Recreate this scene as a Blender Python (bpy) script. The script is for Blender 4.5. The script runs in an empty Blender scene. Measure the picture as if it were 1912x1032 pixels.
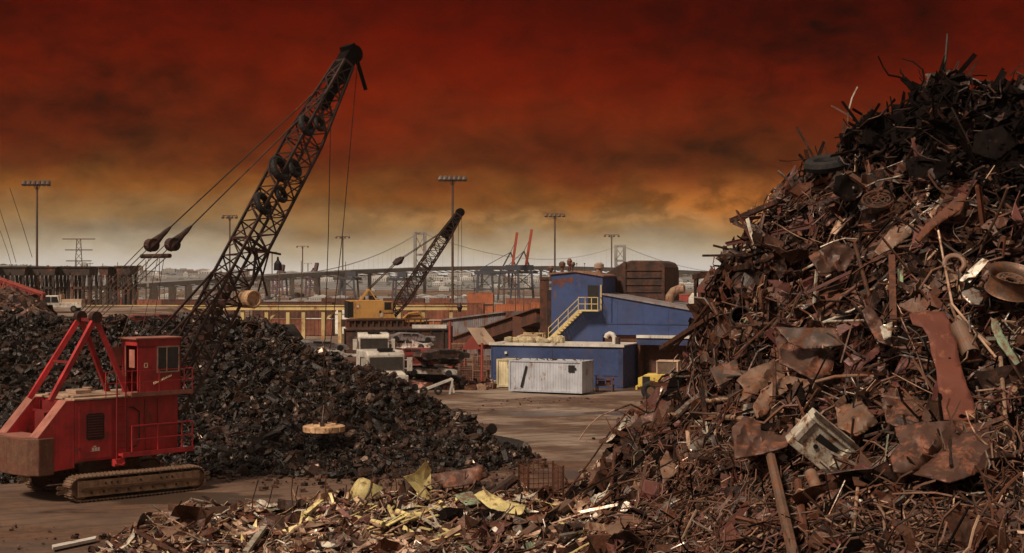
import bpy, math, random
import numpy as np
from mathutils import Vector, Matrix
from mathutils.geometry import delaunay_2d_cdt

random.seed(7); rng = np.random.default_rng(7)
R = math.radians
scene = bpy.context.scene
C = bpy.context.collection

# ------------------------------------------------------------------ camera
F = 2655.6; H = 9.0; CX = 956.0; HY = 516.0
cam_d = bpy.data.cameras.new("camera"); cam = bpy.data.objects.new("camera", cam_d); C.objects.link(cam)
cam_d.sensor_width = 36; cam_d.lens = 50; cam_d.clip_start = 0.5; cam_d.clip_end = 20000
cam.location = (0, 0, H); cam.rotation_euler = (R(90), 0, 0)
scene.camera = cam
# ------------------------------------------------------------------ exposure
vs = scene.view_settings
vs.view_transform = 'Standard'; vs.look = 'None'; vs.gamma = 1; vs.use_curve_mapping = False
vs.exposure = 0.0
scene.cycles.max_bounces = 6; scene.cycles.diffuse_bounces = 3; scene.cycles.volume_bounces = 0
scene.cycles.glossy_bounces = 2
# ------------------------------------------------------------------ sun
SUN_EL, SUN_AZ = 46, -50      # azimuth from +Y, negative = left
sd = bpy.data.lights.new("sun", 'SUN'); so = bpy.data.objects.new("sun", sd); C.objects.link(so)
sd.energy = 3.9; sd.angle = R(10); sd.color = (1.0, 0.82, 0.64)
_az = R(-138)
_dir = Vector((math.sin(_az) * math.cos(R(SUN_EL)), math.cos(_az) * math.cos(R(SUN_EL)), math.sin(R(SUN_EL))))
so.rotation_euler = _dir.to_track_quat('Z', 'Y').to_euler()
# ------------------------------------------------------------------ world
w = bpy.data.worlds.new("World"); scene.world = w; w.use_nodes = True
nt = w.node_tree; N = nt.nodes; L = nt.links
for n in list(N): N.remove(n)
def wn(t, **k):
    n = N.new(t)
    for a, b in k.items(): setattr(n, a, b)
    return n
def wmath(op, a, b=None, c=None):
    n = wn('ShaderNodeMath', operation=op)
    for i, v in enumerate((a, b, c)):
        if v is None: continue
        if isinstance(v, (int, float)): n.inputs[i].default_value = v
        else: L.new(v, n.inputs[i])
    return n.outputs[0]
def srgb(r, g, b, a=1):
    f = lambda c: (c / 255 / 12.92) if c / 255 <= .04045 else ((c / 255 + .055) / 1.055) ** 2.4
    return (f(r), f(g), f(b), a)
tc = wn('ShaderNodeTexCoord'); sep = wn('ShaderNodeSeparateXYZ'); L.new(tc.outputs['Generated'], sep.inputs[0])
X, Y, Z = sep.outputs
mp = wn('ShaderNodeMapping'); L.new(tc.outputs['Generated'], mp.inputs[0]); mp.inputs['Scale'].default_value = (3.4, 3.4, 6.5)
mp.inputs['Rotation'].default_value = (0, 0, 0)
n1 = wn('ShaderNodeTexNoise'); L.new(mp.outputs[0], n1.inputs['Vector'])
n1.inputs['Scale'].default_value = 1.25; n1.inputs['Detail'].default_value = 6; n1.inputs['Roughness'].default_value = .48; n1.inputs['Distortion'].default_value = .35
n2 = wn('ShaderNodeTexNoise'); L.new(mp.outputs[0], n2.inputs['Vector'])
n2.inputs['Scale'].default_value = 3.6; n2.inputs['Detail'].default_value = 7; n2.inputs['Roughness'].default_value = .55; n2.inputs['Distortion'].default_value = .5
n3 = wn('ShaderNodeTexNoise'); L.new(mp.outputs[0], n3.inputs['Vector'])
n3.inputs['Scale'].default_value = 9; n3.inputs['Detail'].default_value = 9; n3.inputs['Roughness'].default_value = .62; n3.inputs['Distortion'].default_value = .3
warp = wmath('ADD', wmath('MULTIPLY', wmath('SUBTRACT', n1.outputs[0], .5), .10), wmath('MULTIPLY', wmath('SUBTRACT', n2.outputs[0], .5), .045))
wfade = wmath('MINIMUM', wmath('MULTIPLY', wmath('ADD', wmath('ABSOLUTE', Z), .01), 14), 1)
e = wmath('ADD', Z, wmath('MULTIPLY', warp, wfade))
ramp = wn('ShaderNodeValToRGB'); L.new(wmath('MULTIPLY', e, 4.0), ramp.inputs[0])
stops = [(0, (218, 210, 202)), (.008, (208, 198, 184)), (.018, (180, 162, 134)), (.033, (152, 116, 72)), (.052, (132, 78, 30)),
         (.075, (108, 48, 14)), (.10, (102, 33, 6)), (.135, (100, 21, 1)), (.175, (84, 10, 0)), (.215, (66, 6, 0)), (.25, (60, 16, 8))]
cr = ramp.color_ramp
cr.elements[0].position = 0; cr.elements[0].color = srgb(*stops[0][1])
cr.elements[1].position = 1; cr.elements[1].color = srgb(*stops[-1][1])
for p, c in stops[1:-1]:
    el = cr.elements.new(p * 4); el.color = srgb(*c)
# individual cloud masses: (azimuth x, elevation z, half-width, half-height, gain)
gain = None; bright = None
blobs = [(-.30, .105, .16, .030, -.40), (.16, .185, .16, .045, -.48), (.26, .150, .14, .04, -.35), (.10, .083, .20, .018, -.42), (.145, .052, .09, .013, .62), (.30, .048, .12, .010, .40), (-.02, .040, .10, .007, .32), (.13, .036, .03, .006, .25), (.0, .10, .10, .02, .15),
         (-.05, .150, .16, .03, .20), (-.36, .175, .05, .03, -.35), (-.04, .048, .10, .007, -.22), (-.20, .030, .14, .006, -.25), (.10, .030, .08, .006, -.18),
         (-.27, .060, .12, .012, .22), (.36, .19, .04, .03, .35)]
for (bx, bz, hw, hh, g) in blobs:
    dx = wmath('DIVIDE', wmath('SUBTRACT', wmath('ADD', X, wmath('MULTIPLY', warp, .5)), bx), hw)
    dz = wmath('DIVIDE', wmath('SUBTRACT', wmath('ADD', Z, wmath('MULTIPLY', warp, .25)), bz), hh)
    r2 = wmath('ADD', wmath('MULTIPLY', dx, dx), wmath('MULTIPLY', dz, dz))
    gv = wmath('MULTIPLY', wmath('POWER', 2.718, wmath('MULTIPLY', r2, -1)), g)
    if g > .3: bright = gv if bright is None else wmath('ADD', bright, gv)
    else: gain = gv if gain is None else wmath('ADD', gain, gv)
brk = wmath('MINIMUM', wmath('MAXIMUM', wmath('MULTIPLY', wmath('SUBTRACT', wmath('ADD', wmath('MULTIPLY', n3.outputs[0], .6), wmath('MULTIPLY', n2.outputs[0], .4)), .46), 14), 0), 1.3)
gain = wmath('ADD', gain, wmath('MULTIPLY', bright, brk))
fine = wmath('MULTIPLY', wmath('SUBTRACT', n2.outputs[0], .5), .8)
fine1 = wmath('MULTIPLY', wmath('SUBTRACT', n1.outputs[0], .5), 1.5)
gn = wmath('MAXIMUM', wmath('ADD', wmath('ADD', wmath('MULTIPLY', gain, wmath('GREATER_THAN', Y, 0)), 1), wmath('MULTIPLY', wmath('ADD', wmath('ADD', fine, fine1), wmath('MULTIPLY', wmath('SUBTRACT', n3.outputs[0], .5), 1.5)), wfade)), .1)
mul = wn('ShaderNodeVectorMath', operation='SCALE'); L.new(ramp.outputs[0], mul.inputs[0]); L.new(gn, mul.inputs['Scale'])
sky = wn('ShaderNodeTexSky', sky_type='NISHITA'); sky.sun_disc = False
sky.sun_elevation = R(SUN_EL); sky.sun_rotation = _az
skys = wn('ShaderNodeVectorMath', operation='SCALE'); L.new(sky.outputs[0], skys.inputs[0]); skys.inputs['Scale'].default_value = .09
over = wn('ShaderNodeMix', data_type='RGBA'); over.inputs['Factor'].default_value = .95
L.new(skys.outputs[0], over.inputs['A']); over.inputs['B'].default_value = (.29, .23, .175, 1)
up = wn('ShaderNodeMapRange', interpolation_type='SMOOTHSTEP'); L.new(Z, up.inputs['Value'])
up.inputs['From Min'].default_value = .215; up.inputs['From Max'].default_value = .50
fin = wn('ShaderNodeMix', data_type='RGBA'); L.new(up.outputs[0], fin.inputs['Factor'])
L.new(mul.outputs[0], fin.inputs['A']); L.new(over.outputs['Result'], fin.inputs['B'])
bg = wn('ShaderNodeBackground'); L.new(fin.outputs['Result'], bg.inputs[0]); bg.inputs[1].default_value = 1.0
wo = wn('ShaderNodeOutputWorld'); L.new(bg.outputs[0], wo.inputs[0])

# ================================================================== helpers
def at(px, py, D): return Vector(((px - CX) / F * D, D, H - (py - HY) / F * D))
def gD(py): return H * F / (py - HY)
def tag(o, label=None, cat=None, group=None, kind=None):
    for k, v in (('label', label), ('category', cat), ('group', group), ('kind', kind)):
        if v: o[k] = v
    return o
def empty(name, loc, rz=0, label=None, cat=None, group=None):
    o = bpy.data.objects.new(name, None); C.objects.link(o); o.location = loc; o.rotation_euler = (0, 0, rz)
    return tag(o, label, cat, group)
def copy_tree(o, parent=None):
    c = o.copy(); C.objects.link(c); c.parent = parent
    for ch in [x for x in kids.get(o.name, [])]: copy_tree(ch, c)
    return c
kids = {}
def mesh_np(name, V, loops, totals, mats, midx=None, smooth=False):
    me = bpy.data.meshes.new(name)
    V = np.asarray(V, np.float32); loops = np.asarray(loops, np.int32); totals = np.asarray(totals, np.int32)
    me.vertices.add(len(V)); me.vertices.foreach_set('co', V.ravel())
    me.loops.add(len(loops)); me.loops.foreach_set('vertex_index', loops)
    me.polygons.add(len(totals)); starts = np.concatenate([[0], np.cumsum(totals)[:-1]]).astype(np.int32)
    me.polygons.foreach_set('loop_start', starts); me.polygons.foreach_set('loop_total', totals)
    for m in (mats if isinstance(mats, (list, tuple)) else [mats]): me.materials.append(m)
    if midx is not None: me.polygons.foreach_set('material_index', np.asarray(midx, np.int32))
    me.polygons.foreach_set('use_smooth', np.full(len(totals), bool(smooth)))
    me.update(calc_edges=True); me.validate()
    return me
def link(name, me, parent=None):
    o = bpy.data.objects.new(name, me); C.objects.link(o)
    if parent is not None:
        o.parent = parent; kids.setdefault(parent.name, []).append(o)
    return o
class MB:
    def __init__(s): s.v = []; s.f = []
    def add(s, vs, fs):
        b = len(s.v); s.v += [tuple(p) for p in vs]; s.f += [tuple(i + b for i in f) for f in fs]; return s
    def box(s, c, d, rz=0, M=None):
        c = Vector(c); hx, hy, hz = d[0] / 2, d[1] / 2, d[2] / 2
        vs = [Vector((x, y, z)) for x in (-hx, hx) for y in (-hy, hy) for z in (-hz, hz)]
        M = M or Matrix.Rotation(rz, 3, 'Z'); vs = [c + M @ p for p in vs]
        return s.add(vs, [(0, 1, 3, 2), (4, 6, 7, 5), (0, 4, 5, 1), (2, 3, 7, 6), (0, 2, 6, 4), (1, 5, 7, 3)])
    def b(s, x0, x1, y0, y1, z0, z1): return s.box(((x0 + x1) / 2, (y0 + y1) / 2, (z0 + z1) / 2), (x1 - x0, y1 - y0, z1 - z0))
    def bar(s, p0, p1, w, h=None, up=(0, 0, 1)):
        h = h or w; p0, p1 = Vector(p0), Vector(p1); d = p1 - p0; l = d.length
        if l < 1e-6: return s
        x = d / l; u = Vector(up)
        if abs(x.dot(u)) > .98: u = Vector((0, 1, 0))
        y = u.cross(x).normalized(); z = x.cross(y)
        M = Matrix((x, y, z)).transposed()
        return s.box((p0 + p1) / 2, (l, w, h), M=M)
    def tube(s, pts, r, n=6, cap=True, r1=None):
        pts = [Vector(p) for p in pts]; m = len(pts); vs = []; prev = None
        for i, p in enumerate(pts):
            t = (pts[min(i + 1, m - 1)] - pts[max(i - 1, 0)]).normalized()
            if prev is None:
                u = Vector((0, 0, 1)) if abs(t.z) < .9 else Vector((0, 1, 0))
                a = t.cross(u).normalized()
            else:
                a = (prev - t * prev.dot(t)).normalized()
            prev = a; b2 = t.cross(a)
            rr = (r if r1 is None else r + (r1 - r) * i / (m - 1)) if not isinstance(r, (list, tuple)) else r[i]
            for k in range(n):
                an = 2 * math.pi * k / n; vs.append(p + (a * math.cos(an) + b2 * math.sin(an)) * rr)
        fs = [(i * n + k, i * n + (k + 1) % n, (i + 1) * n + (k + 1) % n, (i + 1) * n + k) for i in range(m - 1) for k in range(n)]
        if cap: fs += [tuple(reversed(range(n))), tuple(range((m - 1) * n, m * n))]
        return s.add(vs, fs)
    def cyl(s, p0, p1, r, r1=None, n=16): return s.tube([p0, p1], r, n, True, r1)
    def pipe(s, p0, p1, ro, ri, n=14):
        p0, p1 = Vector(p0), Vector(p1); t = (p1 - p0).normalized(); u = Vector((0, 0, 1)) if abs(t.z) < .9 else Vector((0, 1, 0))
        a = t.cross(u).normalized(); b2 = t.cross(a); vs = []
        for p, r in ((p0, ro), (p1, ro), (p1, ri), (p0, ri)):
            for k in range(n):
                an = 2 * math.pi * k / n; vs.append(p + (a * math.cos(an) + b2 * math.sin(an)) * r)
        fs = [(q * n + k, q * n + (k + 1) % n, ((q + 1) % 4) * n + (k + 1) % n, ((q + 1) % 4) * n + k) for q in range(4) for k in range(n)]
        return s.add(vs, fs)
    def torus(s, c, ax, Rr, r, n=20, m=8, sx=1):
        c = Vector(c); ax = Vector(ax).normalized(); u = Vector((0, 0, 1)) if abs(ax.z) < .9 else Vector((0, 1, 0))
        a = ax.cross(u).normalized(); b2 = ax.cross(a); vs = []
        for i in range(n):
            an = 2 * math.pi * i / n; d = a * math.cos(an) + b2 * math.sin(an)
            for k in range(m):
                bn = 2 * math.pi * k / m; vs.append(c + d * (Rr + r * math.cos(bn)) + ax * (r * sx * math.sin(bn)))
        fs = [(i * m + k, i * m + (k + 1) % m, ((i + 1) % n) * m + (k + 1) % m, ((i + 1) % n) * m + k) for i in range(n) for k in range(m)]
        return s.add(vs, fs)
    def prism(s, poly, fn, a, b):
        """poly of 2D points, fn(u, v, w) -> xyz, extruded w=a..b"""
        n = len(poly); vs = [fn(p[0], p[1], a) for p in poly] + [fn(p[0], p[1], b) for p in poly]
        return s.add(vs, [tuple(range(n)), tuple(reversed(range(n, 2 * n)))] + [(i, n + i, n + (i + 1) % n, (i + 1) % n) for i in range(n)])
    def xform(s, M): s.v = [tuple(M @ Vector(p)) for p in s.v]; return s
    def arr(s):
        return (np.array(s.v, np.float32), np.array([i for f in s.f for i in f], np.int32), np.array([len(f) for f in s.f], np.int32))
    def build(s, name, mat, parent=None, smooth=False, bevel=0):
        V, l, t = s.arr(); o = link(name, mesh_np(name, V, l, t, mat, smooth=False), parent)
        if bevel:
            md = o.modifiers.new('b', 'BEVEL'); md.width = bevel; md.segments = 2; md.limit_method = 'ANGLE'
        if smooth:
            me = o.data; me.polygons.foreach_set('use_smooth', np.ones(len(me.polygons), bool))
            try: me.set_sharp_from_angle(angle=R(40))
            except Exception: pass
        return o

# ================================================================== materials
MATS = {}
def mat(name, col, rough=.7, metal=0.0, rust=0.0, rustcol=(.10, .035, .018), dirt=.25, scale=1.2, var=.25, bump=.0, stripes=None, streak=0.0, spec=.5, coord='pos'):
    """Painted or bare metal: base colour broken by patchy wear, rust blotches and grime, all in world-fixed coordinates."""
    m = bpy.data.materials.new(name); m.use_nodes = True; t = m.node_tree; nn = t.nodes; ll = t.links
    bs = nn['Principled BSDF']
    g = nn.new('ShaderNodeNewGeometry'); oi = nn.new('ShaderNodeObjectInfo')
    def mp_(sc):
        q = nn.new('ShaderNodeMapping'); ll.new(g.outputs['Position'], q.inputs[0]); q.inputs['Scale'].default_value = sc; return q.outputs[0]
    def noise(sc, sz, det=5, ro=.6):
        q = nn.new('ShaderNodeTexNoise'); ll.new(mp_(sc), q.inputs['Vector']); q.inputs['Scale'].default_value = sz
        q.inputs['Detail'].default_value = det; q.inputs['Roughness'].default_value = ro; return q.outputs[0]
    def rmp(v, a, b, lo=0, hi=1):
        q = nn.new('ShaderNodeMapRange'); ll.new(v, q.inputs[0]); q.inputs[1].default_value = a; q.inputs[2].default_value = b
        q.inputs[3].default_value = lo; q.inputs[4].default_value = hi; return q.outputs[0]
    def mix(f, a, b, bt='MIX'):
        q = nn.new('ShaderNodeMix'); q.data_type = 'RGBA'; q.blend_type = bt
        for s_, v in (('Factor', f), ('A', a), ('B', b)):
            if isinstance(v, tuple): q.inputs[s_].default_value = (*v[:3], 1)
            elif isinstance(v, (int, float)): q.inputs[s_].default_value = v
            else: ll.new(v, q.inputs[s_])
        return q.outputs['Result']
    def sc(v, k):
        q = nn.new('ShaderNodeVectorMath'); q.operation = 'SCALE'; ll.new(v, q.inputs[0]); ll.new(k, q.inputs['Scale']); return q.outputs[0]
    nA = noise((1, 1, 1), scale, 6)
    c = mix(rmp(nA, .35, .65), tuple(x * (1 - var) for x in col), tuple(min(1, x * (1 + var)) for x in col))
    c = sc(c, rmp(oi.outputs['Random'], 0, 1, 1 - var * .8, 1 + var * .8))
    if stripes:
        wv = nn.new('ShaderNodeTexWave'); ll.new(mp_((1, 1, 1)), wv.inputs['Vector']); wv.inputs['Scale'].default_value = stripes
        c = mix(rmp(wv.outputs[1], .3, .7, 0, .35), c, tuple(x * .6 for x in col))
    if rust > 0:
        nR = noise((1, 1, .6), scale * 2.3, 8, .7)
        c = mix(rmp(nR, .62 - rust * .35, .70 - rust * .3), c, mix(rmp(noise((1, 1, 1), scale * 9, 3), .3, .7), rustcol, tuple(x * 2.1 for x in rustcol)))
    if streak > 0:
        nS = noise((6, 6, .35), 1.3, 4)
        c = mix(rmp(nS, .5, .75, 0, streak), c, (.06, .032, .02))
    nD = noise((1, 1, 1), scale * .7, 4)
    c = mix(rmp(nD, .45, .75, 0, dirt), c, (.07, .045, .03))
    ll.new(c, bs.inputs['Base Color'])
    nB = noise((1, 1, 1), scale * 5, 4)
    ll.new(rmp(nB, .3, .7, max(.05, rough - .14), min(1, rough + .14)), bs.inputs['Roughness'])
    bs.inputs['Metallic'].default_value = metal; bs.inputs['Specular IOR Level'].default_value = spec
    if bump:
        bp = nn.new('ShaderNodeBump'); bp.inputs['Strength'].default_value = bump; bp.inputs['Distance'].default_value = .02
        ll.new(nB, bp.inputs['Height']); ll.new(bp.outputs[0], bs.inputs['Normal'])
    MATS[name] = m; return m

S_DARK = mat('rust_dark', (.020, .010, .007), .5, .3, .35, (.055, .02, .012), .3, 3, .35, .5)
S_BROWN = mat('rust_brown', (.050, .024, .016), .55, .25, .5, (.065, .024, .012), .3, 3, .4, .5)
S_ORANGE = mat('rust_orange', (.088, .031, .016), .65, .1, .4, (.085, .027, .012), .2, 3, .35, .4)
S_TAN = mat('bare_tan', (.36, .235, .16), .5, .15, .35, (.12, .05, .025), .3, 3, .35, .3)
S_STEEL = mat('worn_steel', (.27, .235, .20), .36, .65, .35, (.10, .045, .025), .25, 3, .3, .3)
S_PRIMER = mat('red_primer', (.095, .028, .023), .6, .1, .3, (.07, .025, .014), .25, 2, .3, .3)
S_SHADE = mat('shade_black_iron', (.0055, .0035, .003), .9, .0, .12, (.02, .008, .005), .0, 3, .35, .3, spec=.06)  # near-black colour paints the darkening of the heap top and gaps
S_PALE = mat('pale_paint', (.50, .46, .38), .45, .1, .35, (.13, .06, .03), .3, 4, .25, .3)
S_YEL = mat('faded_yellow', (.66, .55, .24), .5, 0, .25, (.14, .07, .03), .3, 4, .25, .3)
S_GREEN = mat('faded_green', (.19, .26, .17), .6, 0, .45, (.10, .05, .03), .3, 4, .25, .3)
S_TWIG = mat('dull_brown', (.095, .050, .031), .65, .05, .3, (.10, .035, .018), .3, 3, .4, .3)
SCR = [S_DARK, S_BROWN, S_ORANGE, S_TAN, S_STEEL, S_PRIMER, S_SHADE, S_PALE, S_YEL, S_GREEN, S_TWIG]
SCN = ['dark rusty', 'brown rusted', 'orange rusted', 'pale tan', 'worn bright steel', 'dull red', 'near black', 'dirty cream', 'faded yellow', 'faded green', 'dull brown']
E_BLK = mat('greasy_iron', (.0048, .0029, .002), .38, .0, .3, (.017, .008, .005), .03, 6, .4, .9, spec=.30)
E_BRN = mat('oily_rust', (.017, .0085, .005), .44, .0, .4, (.036, .014, .008), .03, 6, .4, .9, spec=.30)
E_GRY = mat('cast_alloy', (.042, .025, .017), .4, .3, .3, (.06, .03, .02), .2, 5, .4, .3)
E_PAL = mat('bright_alloy', (.24, .17, .13), .38, .5, .2, (.10, .05, .03), .2, 5, .3, .2)
ENG = [E_BLK, E_BRN, E_GRY, E_PAL]
CR_RED = mat('crane_red', (.46, .028, .034), .45, 0, .16, (.10, .03, .018), .22, 1.3, .28, .25, streak=.45)
CR_RED2 = mat('crane_red_dark', (.17, .012, .014), .5, 0, .12, (.08, .025, .018), .3, 1.2, .2)
CR_ROOF = mat('dusty_roof', (.30, .20, .14), .85, 0, .1, dirt=.4, scale=2)
CR_CW = mat('counterweight_brown', (.135, .045, .028), .75, 0, .5, (.09, .042, .022), .5, 1.5, .3, .2, streak=.4)
CR_FACE = mat('dusty_pink_red', (.31, .115, .085), .8, 0, .1, dirt=.3, scale=1.6)
BOOM = mat('boom_iron', (.020, .008, .006), .6, .1, .4, (.035, .011, .007), .1, 1, .3)
BOOMB = mat('boom_iron_upper', (.006, .003, .003), .8, 0, .1, (.012, .005, .004), 0, 1, .3, spec=.1)
TYRE = mat('tyre_rubber', (.008, .006, .006), .8, 0, 0, dirt=.1, scale=3)
FRM = mat('track_frame_tan', (.20, .12, .07), .8, .1, .3, (.10, .045, .022), .4, 2.5, .3, .3)
SHOE = mat('track_shoe', (.24, .16, .11), .65, .2, .4, (.10, .045, .022), .3, 4, .3, .3)
MUD = mat('track_mud', (.13, .075, .045), .85, .1, .4, (.09, .04, .02), .5, 3, .3, .4)
CABLE = mat('cable_steel', (.05, .03, .02), .5, .4, .2)
MAG = mat('magnet_tan', (.46, .29, .16), .65, .0, .2, (.12, .05, .025), .3, 2.5, .3, .2)
BLACK = mat('black_void', (.006, .005, .005), .6, 0, 0, dirt=0)
GLASS = mat('dark_glass', (.03, .032, .035), .12, 0, 0, dirt=.3, var=.3, scale=2)
BLUE = mat('building_blue', (.030, .060, .175), .55, 0, .03, (.10, .04, .02), .28, .5, .18, .2, streak=.4)
BLUE2 = mat('building_blue_dark', (.026, .045, .12), .5, 0, .12, dirt=.2, scale=.4, streak=.3)
WHITE = mat('chalk_white', (.62, .58, .52), .6, 0, .12, dirt=.4, scale=1, var=.15, streak=.3)
CONT = mat('container_grey', (.47, .50, .56), .55, .05, .10, (.15, .06, .03), .35, .8, .12, 0, streak=.35)
CREAM = mat('container_cream', (.60, .52, .33), .6, 0, .15, dirt=.3, scale=.8, streak=.3)
DBROWN = mat('shed_brown', (.060, .028, .020), .8, .05, .5, (.08, .028, .016), .3, .5, .35, 0, streak=.4)
DARKW = mat('dark_wall_paint', (.030, .016, .013), .8, 0, .4, (.05, .02, .012), .3, .5, .3, streak=.3)
YELL = mat('machine_yellow', (.62, .46, .10), .5, 0, .2, (.16, .07, .03), .3, 1.2, .15, streak=.25)
YELP = mat('trestle_yellow', (.58, .46, .22), .6, 0, .2, (.25, .12, .05), .25, .3, .15, streak=.2)
BEIGE = mat('beige_plate', (.48, .34, .24), .7, 0, .2, dirt=.3, scale=.6)
TRKW = mat('truck_white', (.60, .56, .50), .4, 0, .15, dirt=.6, scale=1.5, var=.1, streak=.2)
REDP = mat('faded_red', (.33, .055, .040), .6, 0, .25, (.14, .05, .03), .3, .5, .2)
ORNG = mat('container_orange', (.42, .13, .055), .6, 0, .25, (.14, .05, .03), .3, .2, .2, streak=.25)
GREYC = mat('corrugated_grey', (.25, .24, .26), .6, .1, .3, (.14, .06, .035), .3, .5, .2, stripes=2.0, streak=.3)
MAST = mat('mast_grey', (.10, .075, .06), .6, .3, .3, dirt=.2, scale=.3)
BRID = mat('bridge_haze_grey', (.24, .23, .22), .7, .1, .1, dirt=.2, scale=.05)  # greyed and lightened so distance haze sits in its colour
GANT = mat('gantry_blue_grey', (.055, .060, .080), .6, .1, .1, dirt=.2, scale=.05)
GANR = mat('gantry_orange', (.40, .07, .035), .55, 0, .1, dirt=.1, scale=.05)
CARS = [mat('car_white', (.55, .52, .48), .35, .2, .3, dirt=.3, scale=2), mat('car_maroon', (.18, .03, .03), .35, .2, .3, dirt=.3, scale=2),
        mat('car_black', (.03, .025, .025), .35, .3, .3, dirt=.3, scale=2), mat('car_silver', (.33, .32, .33), .3, .6, .3, dirt=.3, scale=2),
        mat('car_olive', (.22, .25, .12), .4, .2, .3, dirt=.3, scale=2), mat('car_pink', (.50, .25, .20), .4, .1, .3, dirt=.3, scale=2)]
BLD = [mat('far_white', (.55, .54, .52), .8, dirt=.2, scale=.02), mat('far_grey', (.28, .28, .29), .8, dirt=.2, scale=.02), mat('far_brown', (.20, .13, .10), .8, dirt=.2, scale=.02)]
WOOD = mat('far_trees', (.045, .060, .035), .9, dirt=.1, scale=.05, var=.4)

# ================================================================== ground and far land
def noise2(x, y, seed=0, octs=4, sc=1.0):
    r = np.random.default_rng(100 + seed); out = 0; amp = 1
    for o in range(octs):
        for k in range(3):
            a = r.uniform(0, 6.28); ph = r.uniform(0, 6.28, 2); fx = sc * 2 ** o * r.uniform(.7, 1.3)
            out = out + amp / 3 * np.sin((x * math.cos(a) + y * math.sin(a)) * fx + ph[0] + 1.3 * np.sin((y * math.cos(a) - x * math.sin(a)) * fx * .7 + ph[1]))
        amp *= .55
    return out
def ground_mat():
    m = bpy.data.materials.new('yard_dirt'); m.use_nodes = True; t = m.node_tree; nn = t.nodes; ll = t.links; bs = nn['Principled BSDF']
    g = nn.new('ShaderNodeNewGeometry')
    def noise(sc, sz, det=6, ro=.6, rot=0):
        q = nn.new('ShaderNodeMapping'); ll.new(g.outputs['Position'], q.inputs[0]); q.inputs['Scale'].default_value = sc; q.inputs['Rotation'].default_value = (0, 0, rot)
        n = nn.new('ShaderNodeTexNoise'); ll.new(q.outputs[0], n.inputs['Vector']); n.inputs['Scale'].default_value = sz; n.inputs['Detail'].default_value = det; n.inputs['Roughness'].default_value = ro
        return n.outputs[0]
    def rmp(v, a, b, lo=0, hi=1):
        q = nn.new('ShaderNodeMapRange'); ll.new(v, q.inputs[0]); q.inputs[1].default_value = a; q.inputs[2].default_value = b; q.inputs[3].default_value = lo; q.inputs[4].default_value = hi; return q.outputs[0]
    def mix(f, a, b):
        q = nn.new('ShaderNodeMix'); q.data_type = 'RGBA'
        for s_, v in (('Factor', f), ('A', a), ('B', b)):
            if isinstance(v, tuple): q.inputs[s_].default_value = (*v[:3], 1)
            elif isinstance(v, (int, float)): q.inputs[s_].default_value = v
            else: ll.new(v, q.inputs[s_])
        return q.outputs['Result']
    c = mix(rmp(noise((1, 1, 1), .35, 8), .35, .65), (.074, .032, .016), (.165, .078, .040))
    c = mix(rmp(noise((1, 1, 1), 2.2, 10, .78), .42, .66, 0, .8), c, (.042, .023, .014))
    sy = nn.new('ShaderNodeSeparateXYZ'); ll.new(g.outputs['Position'], sy.inputs[0]); road = rmp(sy.outputs[1], 62, 76, .18, 1)
    sm = nn.new('ShaderNodeMath'); sm.operation = 'MULTIPLY'; ll.new(rmp(noise((.55, 1, 1), .17, 10, .72, R(4)), .44, .56, 0, .9), sm.inputs[0]); ll.new(road, sm.inputs[1])
    c = mix(sm.outputs[0], c, (.29, .215, .165))       # pale silt dragged along the haul road
    c = mix(rmp(noise((.62, 1, 1), .40, 9, .72, R(-30)), .50, .62, 0, .75), c, (.075, .044, .030))      # wheel ruts
    wq = nn.new('ShaderNodeMapping'); ll.new(g.outputs['Position'], wq.inputs[0]); wq.inputs['Rotation'].default_value = (0, 0, R(62))
    wv = nn.new('ShaderNodeTexWave'); ll.new(wq.outputs[0], wv.inputs['Vector']); wv.inputs['Scale'].default_value = .22; wv.inputs['Distortion'].default_value = 9; wv.inputs['Detail'].default_value = 3; wv.inputs['Detail Scale'].default_value = .35
    rut = rmp(wv.outputs[1], .80, .95, 0, .35); c = mix(rut, c, (.045, .025, .016))
    wet = rmp(noise((.35, .9, 1), .16, 7, .62, R(5)), .575, .60)
    ll.new(mix(wet, c, (.07, .045, .032)), bs.inputs['Base Color'])
    q = nn.new('ShaderNodeMix'); q.inputs[0].default_value = 0; ll.new(wet, q.inputs[0]); q.inputs[2].default_value = .9; q.inputs[3].default_value = .28
    ll.new(q.outputs[0], bs.inputs['Roughness'])
    bp = nn.new('ShaderNodeBump'); bp.inputs['Strength'].default_value = .5; bp.inputs['Distance'].default_value = .05
    inv = nn.new('ShaderNodeMath'); inv.operation = 'MULTIPLY'; ll.new(noise((.6, 1, 1), 1.6, 9), inv.inputs[0])
    dry = rmp(wet, 0, 1, 1, 0); ll.new(dry, inv.inputs[1]); ll.new(inv.outputs[0], bp.inputs['Height']); ll.new(bp.outputs[0], bs.inputs['Normal'])
    return m
GM = ground_mat()
FARM = mat('far_land', (.30, .31, .32), .95, 0, 0, dirt=.55, scale=.03, var=.6)  # lightened grey puts the far haze into the base colour
def grid_mesh(name, xs, ys, zf, m, smooth=True):
    XX, YY = np.meshgrid(xs, ys); ZZ = zf(XX, YY); V = np.stack([XX, YY, ZZ], -1).reshape(-1, 3)
    nx, ny = len(xs), len(ys); i = np.arange((ny - 1) * (nx - 1)); r_, c_ = i // (nx - 1), i % (nx - 1); a = r_ * nx + c_
    loops = np.stack([a, a + 1, a + nx + 1, a + nx], -1).ravel()
    return link(name, mesh_np(name, V, loops, np.full(len(i), 4), m, smooth=smooth))
ys = np.concatenate([np.linspace(-40, 200, 220), np.geomspace(205, 2570, 40)])
xs = np.concatenate([-np.geomspace(2200, 62, 24), np.linspace(-60, 60, 160), np.geomspace(62, 2200, 24)])
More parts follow.
